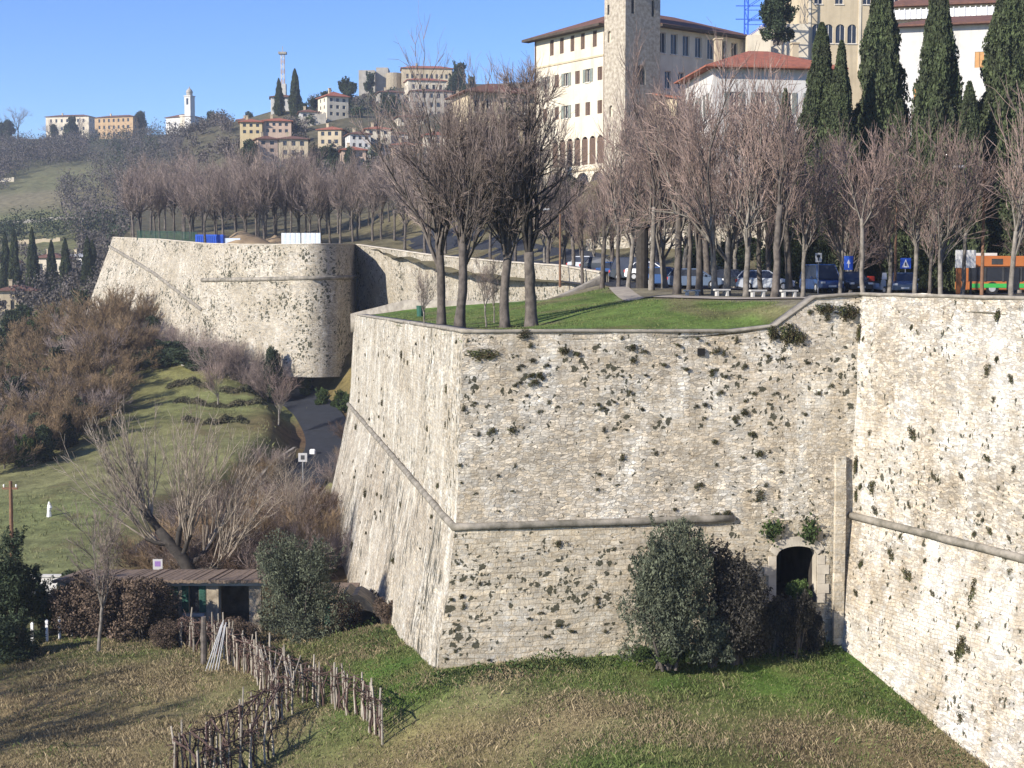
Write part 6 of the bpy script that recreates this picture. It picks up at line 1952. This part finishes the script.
def car(loc, rz, paint, label, hatch=False, van=False, group=None):
    """length along y, nose at -y"""
    e = empty('parked_car', loc, label, 'car', group, rz)
    L, Wd = 4.1, 1.68
    h1 = .86; ht = 1.85 if van else 1.44
    side = [(-2.05, .30), (-2.05, .62), (-1.95, .74), (-.95, .90), (1.9, .96), (2.03, .80), (2.05, .32), (1.7, .22), (-1.75, .22)]
    mb = MB()
    n = len(side)
    secs = [(-Wd / 2, .93), (-Wd / 2 + .12, 1.0), (Wd / 2 - .12, 1.0), (Wd / 2, .93)]
    vs = []
    for x, k in secs: vs += [(x, y * k, .22 + (z - .22) * (k if z > .5 else 1)) for y, z in side]
    fs = [tuple(range(n)), tuple(3 * n + i for i in range(n))[::-1]]
    for s in range(3):
        for i in range(n):
            j = (i + 1) % n
            fs.append((s * n + i, (s + 1) * n + i, (s + 1) * n + j, s * n + j))
    mb.add(vs, fs)
    mb.build('body', MAT[paint], e, bevel=.03)
    yb = 1.95 if (hatch or van) else 1.55
    lo = [(-.78, -1.0 if not van else -1.35, .89), (.78, -1.0 if not van else -1.35, .89), (.78, yb, .93), (-.78, yb, .93)]
    hi = [(-.62, -.25 if not van else -.85, ht - .05), (.62, -.25 if not van else -.85, ht - .05), (.62, yb - .35, ht - .05), (-.62, yb - .35, ht - .05)]
    mb = MB(); mb.add(lo + hi, [(3, 2, 1, 0), (4, 5, 6, 7), (0, 1, 5, 4), (1, 2, 6, 5), (2, 3, 7, 6), (3, 0, 4, 7)]); mb.build('glasshouse', MAT['glass'], e)
    mb = MB(); mb.add([(x * 1.02, y, z) for x, y, z in hi] + [(x * .95, y * .95, z + .07) for x, y, z in hi], [(3, 2, 1, 0), (4, 5, 6, 7), (0, 1, 5, 4), (1, 2, 6, 5), (2, 3, 7, 6), (3, 0, 4, 7)])
    for a, b in zip(lo, hi): mb.tube([Vector(a) * 1.005, Vector(b) * 1.005], .04, 5)
    mb.build('roof', MAT[paint], e)
    for sx_ in (-1, 1):
        for y in (-1.25, 1.25): wheel(e, sx_ * .76, y, .31)
        mb = MB(); mb.box(sx_ * .62 - .15, sx_ * .62 + .15, -2.07, -1.9, .58, .72); mb.build('headlight', MAT['head_light'], e, bevel=.02)
        mb = MB(); mb.box(sx_ * .66 - .1, sx_ * .66 + .1, 1.9, 2.08, .62, .84); mb.build('tail_light', MAT['red_paint'], e, bevel=.02)
        mb = MB(); mb.box(sx_ * .92 - .07, sx_ * .92 + .07, -.75, -.62, .92, 1.05); mb.build('mirror', MAT[paint], e, bevel=.02)
    mb = MB(); mb.box(-.26, .26, -2.09, -2.06, .36, .47); mb.build('number_plate', MAT['white_paint'], e)
    return e


MAT['car_blue'] = plain('blue_car_paint', (0.03, 0.075, 0.20), (0.028, 0.07, 0.18), 1, rough=.25, spec=.6)
MAT['car_dark'] = plain('dark_car_paint', (0.025, 0.03, 0.04), (0.022, 0.026, 0.035), 1, rough=.25, spec=.6)
MAT['car_slate'] = plain('slate_car_paint', (0.09, 0.12, 0.18), (0.08, 0.11, 0.16), 1, rough=.25, spec=.6)
MAT['car_white'] = plain('white_car_paint', (0.72, 0.72, 0.72), (0.68, 0.68, 0.68), 1, rough=.25, spec=.6)
MAT['car_silver'] = plain('silver_car_paint', (0.42, 0.44, 0.47), (0.4, 0.42, 0.45), 1, rough=.25, spec=.6)
for px, d, rz, pt, lb, kw in (
   (821, 95, .15, 'car_blue', 'blue van-like car, first left of the parapet corner', dict(van=True)), (851, 96, .1, 'car_dark', 'dark car under the blue panel sign', dict(hatch=True)), (903, 96, -.2, 'car_slate', 'slate blue car under the pedestrian crossing sign', {}),
   (620, 121, 1.3, 'car_blue', 'blue car far down the promenade behind the bare trunks', {}), (636, 115, 1.2, 'car_dark', 'black car behind the dark stump', dict(van=True)), (668, 107, 1.3, 'car_blue', 'blue car between bare trunks right of the stump', dict(hatch=True)), (696, 104, 1.35, 'car_slate', 'slate car with bright lamps beyond the lawn path', dict(hatch=True)),
   (652, 111, 1.25, 'car_white', 'white car next to the black one on the promenade', {}), (735, 104, 1.4, 'car_dark', 'dark car in the shade behind the benches', {}), (590, 130, 1.0, 'car_silver', 'silver car at the far bend of the promenade', {}), (765, 102, 1.45, 'car_silver', 'silver car behind the tallest bare tree', dict(hatch=True)), (604, 126, 1.1, 'car_dark', 'dark car just in front of the silver one at the bend', {})):
    g = gu(px, d); g.z += .06
    car(g, rz, pt, lb, **kw)
# scooter
g = gu(879, 95); g.z += .06
e = empty('parked_scooter', g, 'parked scooter with red tail box and white fairing between two cars', 'scooter', None, .4)
for y in (-.62, .62): wheel(e, 0, y, .25, .12)
mb = MB(); mb.prism([(-.55, .25), (-.55, .85), (-.42, .95), (-.3, .45), (.1, .40), (.15, .70), (.75, .78), (.85, .60), (.6, .35)], -.17, .17, 'x'); mb.build('body', MAT['car_silver'], e, bevel=.03)
mb = MB(); mb.box(-.15, .15, .1, .75, .74, .84); mb.build('seat', MAT['metal_dark'], e, bevel=.03)
mb = MB(); mb.box(-.22, .22, .72, 1.1, .82, 1.18); mb.build('tail_box', MAT['red_paint'], e, bevel=.04)
mb = MB(); mb.tube([(-.33, -.45, 1.05), (0, -.5, 1.0), (.33, -.45, 1.05)], .025, 6); mb.build('handlebar', MAT['metal_dark'], e)
mb = MB(); mb.prism([(-.2, .95), (.2, .95), (.16, 1.4), (-.16, 1.4)], -.56, -.54); mb.build('windscreen', MAT['head_light'], e)

# orange bus
g = gu(966, 101); g.z += .06
e = empty('orange_bus', g, 'orange city bus with green lower stripe behind the lamp post at the right edge', 'bus', None, .03)
Lb, Hb, Wb = 10.5, 2.75, 2.4
mb = MB(); mb.box(0, Lb, 0, Wb, 1.95, Hb); mb.build('upper_body', MAT['orange_paint'], e, bevel=.08)
mb = MB(); mb.box(.02, Lb - .02, .02, Wb - .02, .35, .95); mb.build('lower_body', MAT['orange_paint'], e, bevel=.04)
mb = MB(); mb.box(.06, Lb - .06, .06, Wb - .06, .95, 1.96); mb.build('glazing', MAT['glass'], e)
for i in range(9):
    x = .02 + (Lb - .2) * i / 8
    mb = MB(); mb.box(x, x + .14, .01, .09, .94, 1.97); mb.build('window_post', MAT['orange_paint' if i in (0, 8) else 'metal_dark'], e)
mb = MB(); mb.box(.3, Lb - .3, -.012, .015, .50, .80); mb.build('stripe', MAT['green_paint'], e)
for a in (2.9, 6.9):
    mb = MB(); mb.box(a, a + .9, -.03, .0, .36, 1.93); o = mb.build('door', MAT['glass'], e)
mb = MB(); mb.box(.6, 2.4, .5, 1.9, Hb, Hb + .22); mb.box(6, 7.6, .6, 1.8, Hb, Hb + .18); mb.build('roof_unit', MAT['plaster_white'], e, bevel=.03)
mb = MB(); mb.box(1.8, 2.6, -.02, -.0005, 2.15, 2.55); mb.build('route_display', MAT['metal_dark'], e)
for x in (1.9, 8.4):
    for y in (.14, Wb - .14):
        mb = MB(); mb.tube([(x, y - .13, .46), (x, y + .13, .46)], [.46, .46], 18); w = mb.build('wheel', MAT['tyre'], e)
        mb = MB(); mb.tube([(x, y - .15, .46), (x, y - .131, .46)], [.24, .26], 12); mb.build('rim', MAT['metal_grey'], w)
g = gu(965, 88.5)
e = empty('stop_panel', g, 'big blank white panel on an orange post in front of the bus', 'panel')
mb = MB(); zt_, zb_ = W(965, 250, 88.5).z - g.z, W(965, 268, 88.5).z - g.z
mb.box(-.62, .62, -.08, .08, zb_, zt_); mb.build('panel', MAT['white_paint'], e, bevel=.02)
mb = MB(); mb.box(-.55, -.25, -.07, .07, -.4, zb_); mb.build('post', MAT['orange_paint'], e)
mb = MB(); mb.box(.3, .42, -.05, .05, -.4, zb_); mb.build('post', MAT['metal_dark'], e)

# dark hedges behind the parked cars
for i, (px, d, w_, h_) in enumerate(((780, 124, 5, 3.2), (826, 125, 5.5, 3.0), (872, 124, 5, 3.4), (908, 122, 4.5, 3.1), (938, 122, 4.5, 3.2), (700, 128, 5, 3.0), (740, 126, 5, 3.3), (970, 122, 4.5, 3.2), (1005, 122, 5, 3.3))):
    place_bush('hedge', ILX[i % 3], gu(px, d), (w_ / 5, .5, h_ / 5.5), 0, 'clipped dark hedge along the foot of the retaining wall', 'hedge', 'dark hedges before the retaining wall')

# site clutter on the far bastion
def on_fb(px, d, lift=0):
    g = gu(px, d); g.z += lift; return g
a = W(204, 243, 194); z_ = gu(204, 197).z
e = empty('blue_container', on_fb(196, 200), 'bright blue site container standing at the edge of the far bastion top', 'container', None, .06)
hh = W(204, 234, 198).z - e.location.z
mb = MB(); mb.box(0, 3.9, 0, 2.2, -.5, hh); mb.build('body', MAT['blue_paint'], e, bevel=.04)
mb = MB()
for i in range(14): mb.box(.2 + i * .26, .3 + i * .26, -.05, -.001, .2, hh - .2)
mb.build('ribs', MAT['blue_paint'], e)
mb = MB(); mb.box(4.0, 6.2, .2, .35, -.5, hh - .5); mb.build('side_panel', MAT['blue_white'], e)
for px0, px1, d, lb in ((282, 301, 192, 'pale blue and white sheeted site fence, left half, under the grove'), (302, 321, 192, 'pale blue and white sheeted site fence, right half, under the grove')):
    e = empty('site_fence', on_fb(px0, d), lb, 'fence')
    w_ = gx(px1, d) - gx(px0, d); hh = W(300, 233, d).z - e.location.z
    mb = MB(); m_ = MB()
    n_ = 8
    for i in range(n_):
        (mb if i % 2 else m_).box(w_ * i / n_, w_ * (i + 1) / n_ - .02, -.03 - .03 * (i % 2), 0, -.3, hh)
    mb.build('blue_sheets', MAT['blue_white'], e); m_.build('white_sheets', MAT['white_paint'], e)
mb = MB(); 
for px0, px1, d in ((138, 198, 212),):
    e = empty('green_fence', on_fb(px0, d), 'dark green mesh fence along the left edge of the far bastion top', 'fence')
    w_ = gx(px1, d) - gx(px0, d)
    def fp(i):
        q = on_fb(px0 + (px1 - px0) * i / 8, d + 3 - 9 * i / 8); return q - e.location
    for i in range(9):
        p = fp(i)
        mb = MB(); mb.box(p.x - .05, p.x + .05, p.y - .05, p.y + .05, p.z - .3, p.z + 1.8); mb.build('post', MAT['metal_dark'], e)
        if i < 8:
            q = fp(i + 1)
            mb = MB()
            for k in range(7): mb.tube([p + Vector((0, 0, .2 + k * .25)), q + Vector((0, 0, .2 + k * .25))], .02, 4)
            for k in range(1, 16):
                m = p.lerp(q, k / 16)
                mb.tube([m + Vector((0, 0, .1)), m + Vector((0, 0, 1.75))], .02, 4)
            mb.build('mesh_panel', MAT['shutter_green'], e)
for px, d, s, lb in ((212, 206, 1.0, 'low heap of brown earth behind the blue container'), (245, 203, 1.7, 'wide heap of pale earth between the grove trunks'), (275, 206, 1.2, 'smaller earth heap left of the sheeted fence')):
    V, Qs = [], []
    for i in range(13):
        for j in range(13):
            x, y = (i / 6 - 1), (j / 6 - 1)
            r = math.hypot(x, y)
            V.append((x * 2.6, y * 2.0, max(0, 1 - r) ** .8 * 1.3 * (1 + .3 * noise.noise((x * 2 + px, y * 2, 0))) - .1))
    for i in range(12):
        for j in range(12): Qs.append((i * 13 + j, i * 13 + 13 + j, i * 13 + 14 + j, i * 13 + j + 1))
    o = link('earth_heap', mesh_np('earth_heap', V, Qs, smooth=True), MAT['earth']); o.location = gu(px, d); o.scale = (s, s, s); tag(o, lb, 'earth heap')

# edge wall of the sunken road, small white marks by it
mb = MB()
for i in range(14, len(vroad_c) - 36):
    a, b = Vector(vroad_c[i]), Vector(vroad_c[i + 1])
    t = (b - a).normalized(); nn = Vector((-t.y, t.x)) * 2.9
    p, q = a + nn, b + nn
    za, zb = zl(p.x, p.y), zl(q.x, q.y)
    n2 = nn.normalized() * .3
    mb.add([(p.x, p.y, za - .5), (q.x, q.y, zb - .5), (q.x + n2.x, q.y + n2.y, zb - .5), (p.x + n2.x, p.y + n2.y, za - .5), (p.x, p.y, za + 1.3), (q.x, q.y, zb + 1.3), (q.x + n2.x, q.y + n2.y, zb + 1.3), (p.x + n2.x, p.y + n2.y, za + 1.3)],
           [(3, 2, 1, 0), (4, 5, 6, 7), (0, 1, 5, 4), (1, 2, 6, 5), (2, 3, 7, 6), (3, 0, 4, 7)])
tag(mb.build('road_edge_wall', MAT['coping']), 'low grey edge wall along the left side of the sunken valley road', 'edge wall', kind='thing')
for px, d, lb in ((311, 150, 'white kerb stone at the inner bend of the valley road'), (296, 182, 'small white marker stone high beside the valley road'), (157, 188, 'white box at the top left of the terraced meadow')):
    mb = MB(); mb.box(-.3, .3, -.25, .25, -.2, .7); o = mb.build('marker_stone', MAT['white_paint'], bevel=.08); o.location = gl(px, d); tag(o, lb, 'marker stone')
g = gl(205, 184); mb = MB(); mb.box(-3.2, 3.2, -.3, .3, -.6, .6)
o = mb.build('rubble_wall', MAT['concrete'], bevel=.06); o.location = g; o.rotation_euler = (0, -.12, .2); tag(o, 'pale broken wall stub at the top of the terraced meadow', 'wall stub', kind='thing')
MAT['scrub'] = plain('painted_terrace_shade', (0.10, 0.085, 0.05), (0.06, 0.062, 0.032), 0.5, island=.4)  # leaf colour of the strips that imitate terrace shadow
# dark leaf strips on the meadow, standing in for terrace shadow lines
for i, (pxa, pxb, d) in enumerate(((165, 262, 176), (170, 275, 168), (178, 250, 158))):
    rng = np.random.default_rng(700 + i)
    n_ = 9000
    t = rng.uniform(0, 1, n_)
    x = gx(pxa, d) + (gx(pxb, d) - gx(pxa, d)) * t
    y = d - 3 * t + 1.2 * np.sin(t * 7 + i) + rng.normal(0, .45, n_)
    z = rbf_eval(LOWFIT, x, y) + rng.uniform(0, 1, n_) ** .7 * (.28 + .14 * np.sin(t * 9 + i) + .2 * np.sin(t * 31)) * np.clip(np.minimum(t, 1 - t) * 8, .2, 1)
    V, Q = leaf_arrays(np.stack([x, y, z], 1), .13, rng, .3, .5)
    o = link('terrace_shade_strip', mesh_np('terrace_shade_strip', V, Q), MAT['scrub'])
    tag(o, ('uppermost dark leafy strip standing in for terrace shade across the meadow', 'middle dark leafy strip standing in for terrace shade across the meadow', 'lowest dark leafy strip standing in for terrace shade across the meadow')[i], 'hedge')


# ------------------------------------------------------------------ plants growing out of the walls
def tuft_mesh(seed, n=420, w=.5, droop=False):
    rng = np.random.default_rng(seed)
    lob = rng.normal(0, .22, (5, 3)) * np.array([1, .3, 1]); lob[0] = 0
    v = rng.normal(size=(n, 3)); v /= np.linalg.norm(v, axis=1, keepdims=True)
    C = lob[rng.integers(0, 5, n)] + v * rng.uniform(.1, 1, (n, 1)) ** .5 * np.array([.30, .22, .28])
    C[:, 1] -= .06
    if droop: C[:, 2] = C[:, 2] * 1.35 - .15; C[:, 0] *= .75
    V, Q = leaf_arrays(C, .065, rng, .2, .5)
    me = mesh_np('wall_tuft', V, Q); me.materials.append(MAT['tuft']); return me


TUFT = [tuft_mesh(i) for i in range(5)]
HANG = [tuft_mesh(20 + i, 480, .4, True) for i in range(3)]


def quad_sampler(a_lo, b_lo, a_hi, b_hi):
    def f(s, t): return (a_lo.lerp(b_lo, s)).lerp(a_hi.lerp(b_hi, s), t)
    return f


SURF = {
 'front': [(quad_sampler(st_A[1], st_M[1], st_A[0], st_M[0]), 3.0), (quad_sampler(st_M[1], st_C[1], st_M[0], st_C[0]), 1.6)],
 'scarp': [(quad_sampler(st_A[2], st_M[2], st_A[1], st_M[1]), 1.0)],
 'side': [(quad_sampler(st_B[1], st_A[1], st_B[0], st_A[0]), 1.0), (quad_sampler(st_B[2], st_A[2], st_B[1], st_A[1]), 1.0)],
 'right': [(quad_sampler(st_C[1], st_D[1], st_C[0], st_D[0]), 1.0), (quad_sampler(st_C[2], st_D[2], st_C[1], st_D[1]), 1.3)]}
NRM = {'front': Vector((.17, -.985, 0)), 'scarp': Vector((.17, -.96, .2)), 'side': Vector((-.98, -.18, .1)), 'right': Vector((-.93, -.37, .05))}
# where they crowd in the photograph: photo column, row, spread, weight
CROWD = {'front': [(700, 400, 70, 60, 1.0), (760, 480, 45, 45, .9), (640, 380, 60, 50, .5), (500, 400, 40, 70, .5), (520, 460, 40, 30, .3), (480, 350, 30, 12, .5), (790, 360, 30, 40, .6), (570, 365, 60, 25, .4), (715, 350, 40, 12, .6), (735, 510, 25, 20, .5)],
         'scarp': [(500, 600, 45, 45, .8), (570, 560, 80, 30, .4), (540, 630, 80, 25, .6), (480, 640, 25, 20, .6)],
         'side': [(446, 400, 12, 60, 1.0), (400, 345, 40, 14, .8), (440, 480, 12, 30, .6), (380, 500, 30, 60, .8), (420, 590, 25, 40, .9), (365, 420, 15, 40, .5), (350, 520, 18, 40, .6)],
         'right': [(985, 600, 25, 60, 1.2), (960, 660, 20, 40, 1.0), (900, 580, 40, 50, .7), (970, 470, 30, 40, .7), (940, 335, 60, 20, .7), (865, 470, 10, 40, .6), (960, 520, 40, 15, .6), (980, 390, 35, 40, .4)]}
COUNT = {'front': 118, 'scarp': 48, 'side': 72, 'right': 62}
LBL = {'front': 'small dark tuft rooted in the upper front of the big bastion', 'scarp': 'small dark tuft rooted in the sloping foot of the bastion front', 'side': 'small dark tuft rooted in the left side of the big bastion', 'right': 'small dark hanging tuft rooted in the right hand curtain wall'}
rs = random.Random(99)
for key in SURF:
    got = 0; tries = 0
    tot_ = sum(w for _, w in SURF[key])
    while got < COUNT[key] and tries < 60000:
        tries += 1
        r = rs.uniform(0, tot_)
        for f, w in SURF[key]:
            if r <= w: break
            r -= w
        p = f(rs.random(), rs.random())
        px, py = PX(p)
        if not (-5 < px < 1029 and -5 < py < 773): continue
        den = .04 + sum(w * math.exp(-.5 * (((px - a) / sa) ** 2 + ((py - b) / sb_) ** 2)) for a, b, sa, sb_, w in CROWD[key])
        if rs.random() > den: continue
        s = rs.uniform(.15, .33) if rs.random() < .85 else rs.uniform(.33, .6)
        hang = key in ('right',) or (key == 'side' and rs.random() < .5)
        o = link('wall_tuft', rs.choice(HANG if hang else TUFT))
        n_ = NRM[key]
        o.location = p + n_ * (.06 * s)
        o.rotation_euler = (0, 0, math.atan2(n_.x, -n_.y) + rs.uniform(-.2, .2))
        o.scale = (s * rs.uniform(.8, 1.3), s, s * rs.uniform(.7, 1.1))
        tag(o, LBL[key], 'wall plant', key + ' wall tufts')
        got += 1
for px, py, d, s, k, lb in ((827, 309, 62.3, (1.15, .7, .7), 'T', 'dark shrub hanging near the top of the ramp, left one of two'), (850, 313, 62.7, (1.25, .8, 1.05), 'T', 'dark bushy plant hanging at the inner top corner beside the curtain'), (858, 326, 62.6, (.4, .5, .9), 'H', 'narrow ivy strip hanging down the inner corner'),
    (790, 335, 62.2, (1.0, .7, 1.4), 'T', 'large dark green shrub growing from the front face below the ramp'), (800, 338, 62.3, (.8, .7, .8), 'T', 'rounded green plant right of the large shrub below the ramp'), (773, 334, 62.0, (.55, .5, 1.0), 'T', 'brownish plant left of the large shrub below the ramp'),
    (770, 528, 62.0, (1.1, .7, .95), 'I', 'leafy green plant above the arched doorway on the left'), (807, 530, 62.3, (.95, .7, 1.1), 'I', 'leafy green plant right above the arched doorway'), (565, 351, 60.6, (.6, .5, .5), 'T', 'round dark tuft under the coping near the middle of the front'), (487, 355, 60.2, (1.7, .3, .7), 'T', 'wide brown withered patch of growth under the coping near the corner'),
    (852, 458, 62.6, (.35, .5, .8), 'H', 'slim green plant in the inner corner above the pilaster'), (853, 488, 62.5, (.4, .5, .7), 'H', 'slim green plant lower in the inner corner beside the pilaster'), (960, 640, 54.6, (.9, .5, 1.2), 'H', 'long green ivy patch hanging on the curtain scarp near the bottom'), (975, 585, 54.0, (.6, .5, 1.3), 'H', 'dark ivy streak hanging below the curtain cordon')):
    nm = {'T': TUFT[1], 'H': HANG[0], 'I': None}[k]
    if nm is None:
        rng = np.random.default_rng(int(px)); C = rng.normal(0, .3, (220, 3)) * np.array([.75, .5, .8])
        V, Q = leaf_arrays(C, .10, rng, .2, .6); nm = mesh_np('wall_shrub', V, Q); nm.materials.append(MAT['ivy'])
    o = link('wall_shrub', nm)
    if px > 900:
        f = SURF['right'][1][0]; best = min(((f(i / 40, j / 40)) for i in range(41) for j in range(41)), key=lambda q: (PX(q)[0] - px) ** 2 + (PX(q)[1] - py) ** 2)
        o.location = best + NRM['right'] * .05; o.rotation_euler = (0, 0, -1.19)
    else:
        o.location = mT(px, py) + Vector((.17, -.985, 0)) * (.1 + (.25 if py > 450 else 0)); o.rotation_euler = (0, 0, .17)
    o.scale = s
    tag(o, lb, 'wall plant')


# ------------------------------------------------------------------ grass
def grass_patch(name, label, n, mat, hmin, hmax, region, dens, zf, seed, width=.009):
    """blades in clumps over a region (x0, x1, y0, y1); dens(x, y) in 0..1 thins them"""
    rng = np.random.default_rng(seed)
    x = rng.uniform(region[0], region[1], n); y = rng.uniform(region[2], region[3], n)
    keep = (np.abs(x / y) < .40) & (rng.uniform(size=n) < dens(x, y))
    x, y = x[keep], y[keep]
    k = 4
    x = np.repeat(x, k) + rng.normal(0, .10, len(x) * k); y = np.repeat(y, k) + rng.normal(0, .10, len(y) * k)
    z = rbf_eval(zf, x, y) - .03
    h = rng.uniform(hmin, hmax, len(x)) * np.where(rng.uniform(size=len(x)) < .02, 2.0, 1) * (.5 + 1.0 * np.array([.5 + .5 * noise.noise((a * .5, b * .5, seed)) for a, b in zip(x, y)]))
    a = rng.uniform(0, 2 * math.pi, len(x))
    dx, dy = np.cos(a) * width, np.sin(a) * width
    lx, ly = rng.normal(0, .26, len(x)) * h, rng.normal(0, .26, len(x)) * h
    V = np.stack([np.stack([x - dx, y - dy, z], 1), np.stack([x + dx, y + dy, z], 1), np.stack([x + lx * .5 + dx * .6, y + ly * .5 + dy * .6, z + h * .65], 1), np.stack([x + lx * 1.3, y + ly * 1.3, z + h], 1)], axis=1).reshape(-1, 3)
    Q = np.arange(len(V)).reshape(-1, 4)
    o = link(name, mesh_np(name, V, Q), MAT[mat])
    return tag(o, label, 'grass', kind='stuff')


def nz(x, y, s, o): return np.array([noise.noise((a * s, b * s, o)) for a, b in zip(x, y)])
bplan = [(p.x, p.y) for p in (s_[2].lerp(s_[1], .34) for s_ in (st_B, st_A, st_M, st_C, st_D, st_E))] + [(60, 40), (60, 125)]
def outside(x, y): return ~in_poly(x, y, bplan)
def wet(x, y):
    """how green the ground cover is, from its painted base colour"""
    c = low_color(x, y); return np.clip((c[:, 1] - c[:, 0]) / .05, 0, 1)
grass_patch('moat_grass', 'green grass in the moat below the bastion', 150000, 'grass_green', .05, .19, (-26, 20, 44, 84), lambda x, y: outside(x, y) * np.clip(wet(x, y) * 1.1 + .12 + .5 * nz(x, y, .35, 2), 0, 1), LOWFIT, 1)
grass_patch('dry_grass', 'dry tan grass over the moat floor and left field', 120000, 'grass_dry', .05, .19, (-26, 20, 44, 84), lambda x, y: outside(x, y) * np.clip((1 - wet(x, y)) * (.62 + .9 * nz(x, y, .3, 8)) + .03, 0, 1), LOWFIT, 2)
grass_patch('meadow_grass', 'green grass of the valley meadow', 30000, 'grass_meadow', .12, .28, (-58, -20, 95, 190), lambda x, y: np.clip(wet(x, y) * .9 + .4 * nz(x, y, .2, 5), 0, 1) * .9, LOWFIT, 3, .02)
grass_patch('lawn_grass', 'mown grass of the lawn on the bastion', 26000, 'grass_green', .04, .10, (-14, 16, 60, 118), lambda x, y: in_poly(x, y, LAWN).astype(float), UPFIT, 4, .015)
STRAW = [(p.x, p.y, sx_, sy_) for p, sx_, sy_ in ((W(415, 690, 57.8), .7, .35), (W(500, 688, 57.9), 1.5, .32), (W(915, 738, 54.0), 1.3, .8), (W(540, 715, 54.8), 2.0, .7), (W(600, 722, 54), 1.5, .5), (W(470, 735, 53), 2.0, .8), (W(650, 745, 51.5), 2.0, .7), (W(800, 722, 53.5), 1.6, .45), (W(90, 690, 68), 5.0, 1.6), (W(130, 730, 60), 5.0, 1.4), (W(60, 760, 57), 4, 1))]
def straw(x, y):
    d_ = np.zeros(len(x))
    for a, b, sa, sb2 in STRAW: d_ = np.maximum(d_, np.exp(-.5 * (((x - a) / sa) ** 2 + ((y - b) / sb2) ** 2)))
    return d_ * np.clip(.7 + .9 * nz(x, y, .8, 6), 0, 1)
MAT['straw'] = plain('bleached_straw', (0.30, 0.24, 0.145), (0.20, 0.16, 0.09), .6, island=.3)
grass_patch('straw_grass', 'bleached straw patches in the moat and left field', 170000, 'straw', .05, .20, (-24, 18, 48, 72), lambda x, y: outside(x, y) * straw(x, y), LOWFIT, 7, .0055)
# weeds along the foot of the walls
rng = np.random.default_rng(55)
Cs = []
for a, b, n_ in ((st_A[2], st_C[2], 3600), (st_C[2], st_D[2], 700), (st_B[2].lerp(st_A[2], .5), st_A[2], 900)):
    t = rng.uniform(0, 1, n_); off = rng.uniform(.0, 1.3, n_) ** 1.5
    t = np.array([x for x in t]); 
    lump = np.array([max(.1, .5 + noise.noise((x * 9, n_ * .01, 3))) for x in t])
    nn = Vector((b - a).yx.to_3d()) if False else Vector(((b - a).y, -(b - a).x, 0)).normalized()
    P = np.array([a.lerp(b, x) for x in t]) + np.array(nn)[None] * (off[:, None] + .5)
    P[:, 2] = rbf_eval(LOWFIT, P[:, 0], P[:, 1]) + rng.uniform(0, 1, n_) * .75 * lump
    Cs.append(P)
C = np.concatenate(Cs)
V, Q = leaf_arrays(C, .06, rng, .2, .6)
tag(link('weeds', mesh_np('weeds', V, Q), MAT['ivy']), 'low green weeds along the foot of the walls', 'weeds', kind='stuff')

# trees standing outside the view on the left, whose shade lies on the dry field
for px, d, s in ((-215, 57, 1.0), (-255, 54, 1.0), (-205, 62, .85), (-270, 63, 1.0)):
    place_tree(GROVE[0], gl(px, d), px, s * .8, 'bare tree beyond the left edge whose shade falls on the dry field', 'bare trees beyond the left edge')

# ------------------------------------------------------------------ air
mb = MB(); mb.box(-1050, 1350, -30, 1320, -45, 150)
hz = mb.build('haze', None)
hm = bpy.data.materials.new('haze_air'); hm.use_nodes = True
hn = hm.node_tree; hn.nodes.clear()
vo_ = hn.nodes.new('ShaderNodeVolumePrincipled'); oo_ = hn.nodes.new('ShaderNodeOutputMaterial')
vo_.inputs['Color'].default_value = (0.80, 0.88, 1.0, 1)
vo_.inputs['Density'].default_value = 0.00022
vo_.inputs['Anisotropy'].default_value = 0.2
hn.links.new(vo_.outputs[0], oo_.inputs['Volume'])
hz.data.materials.append(hm)
tag(hz, 'thin bluish air over the valley', 'haze', kind='stuff')
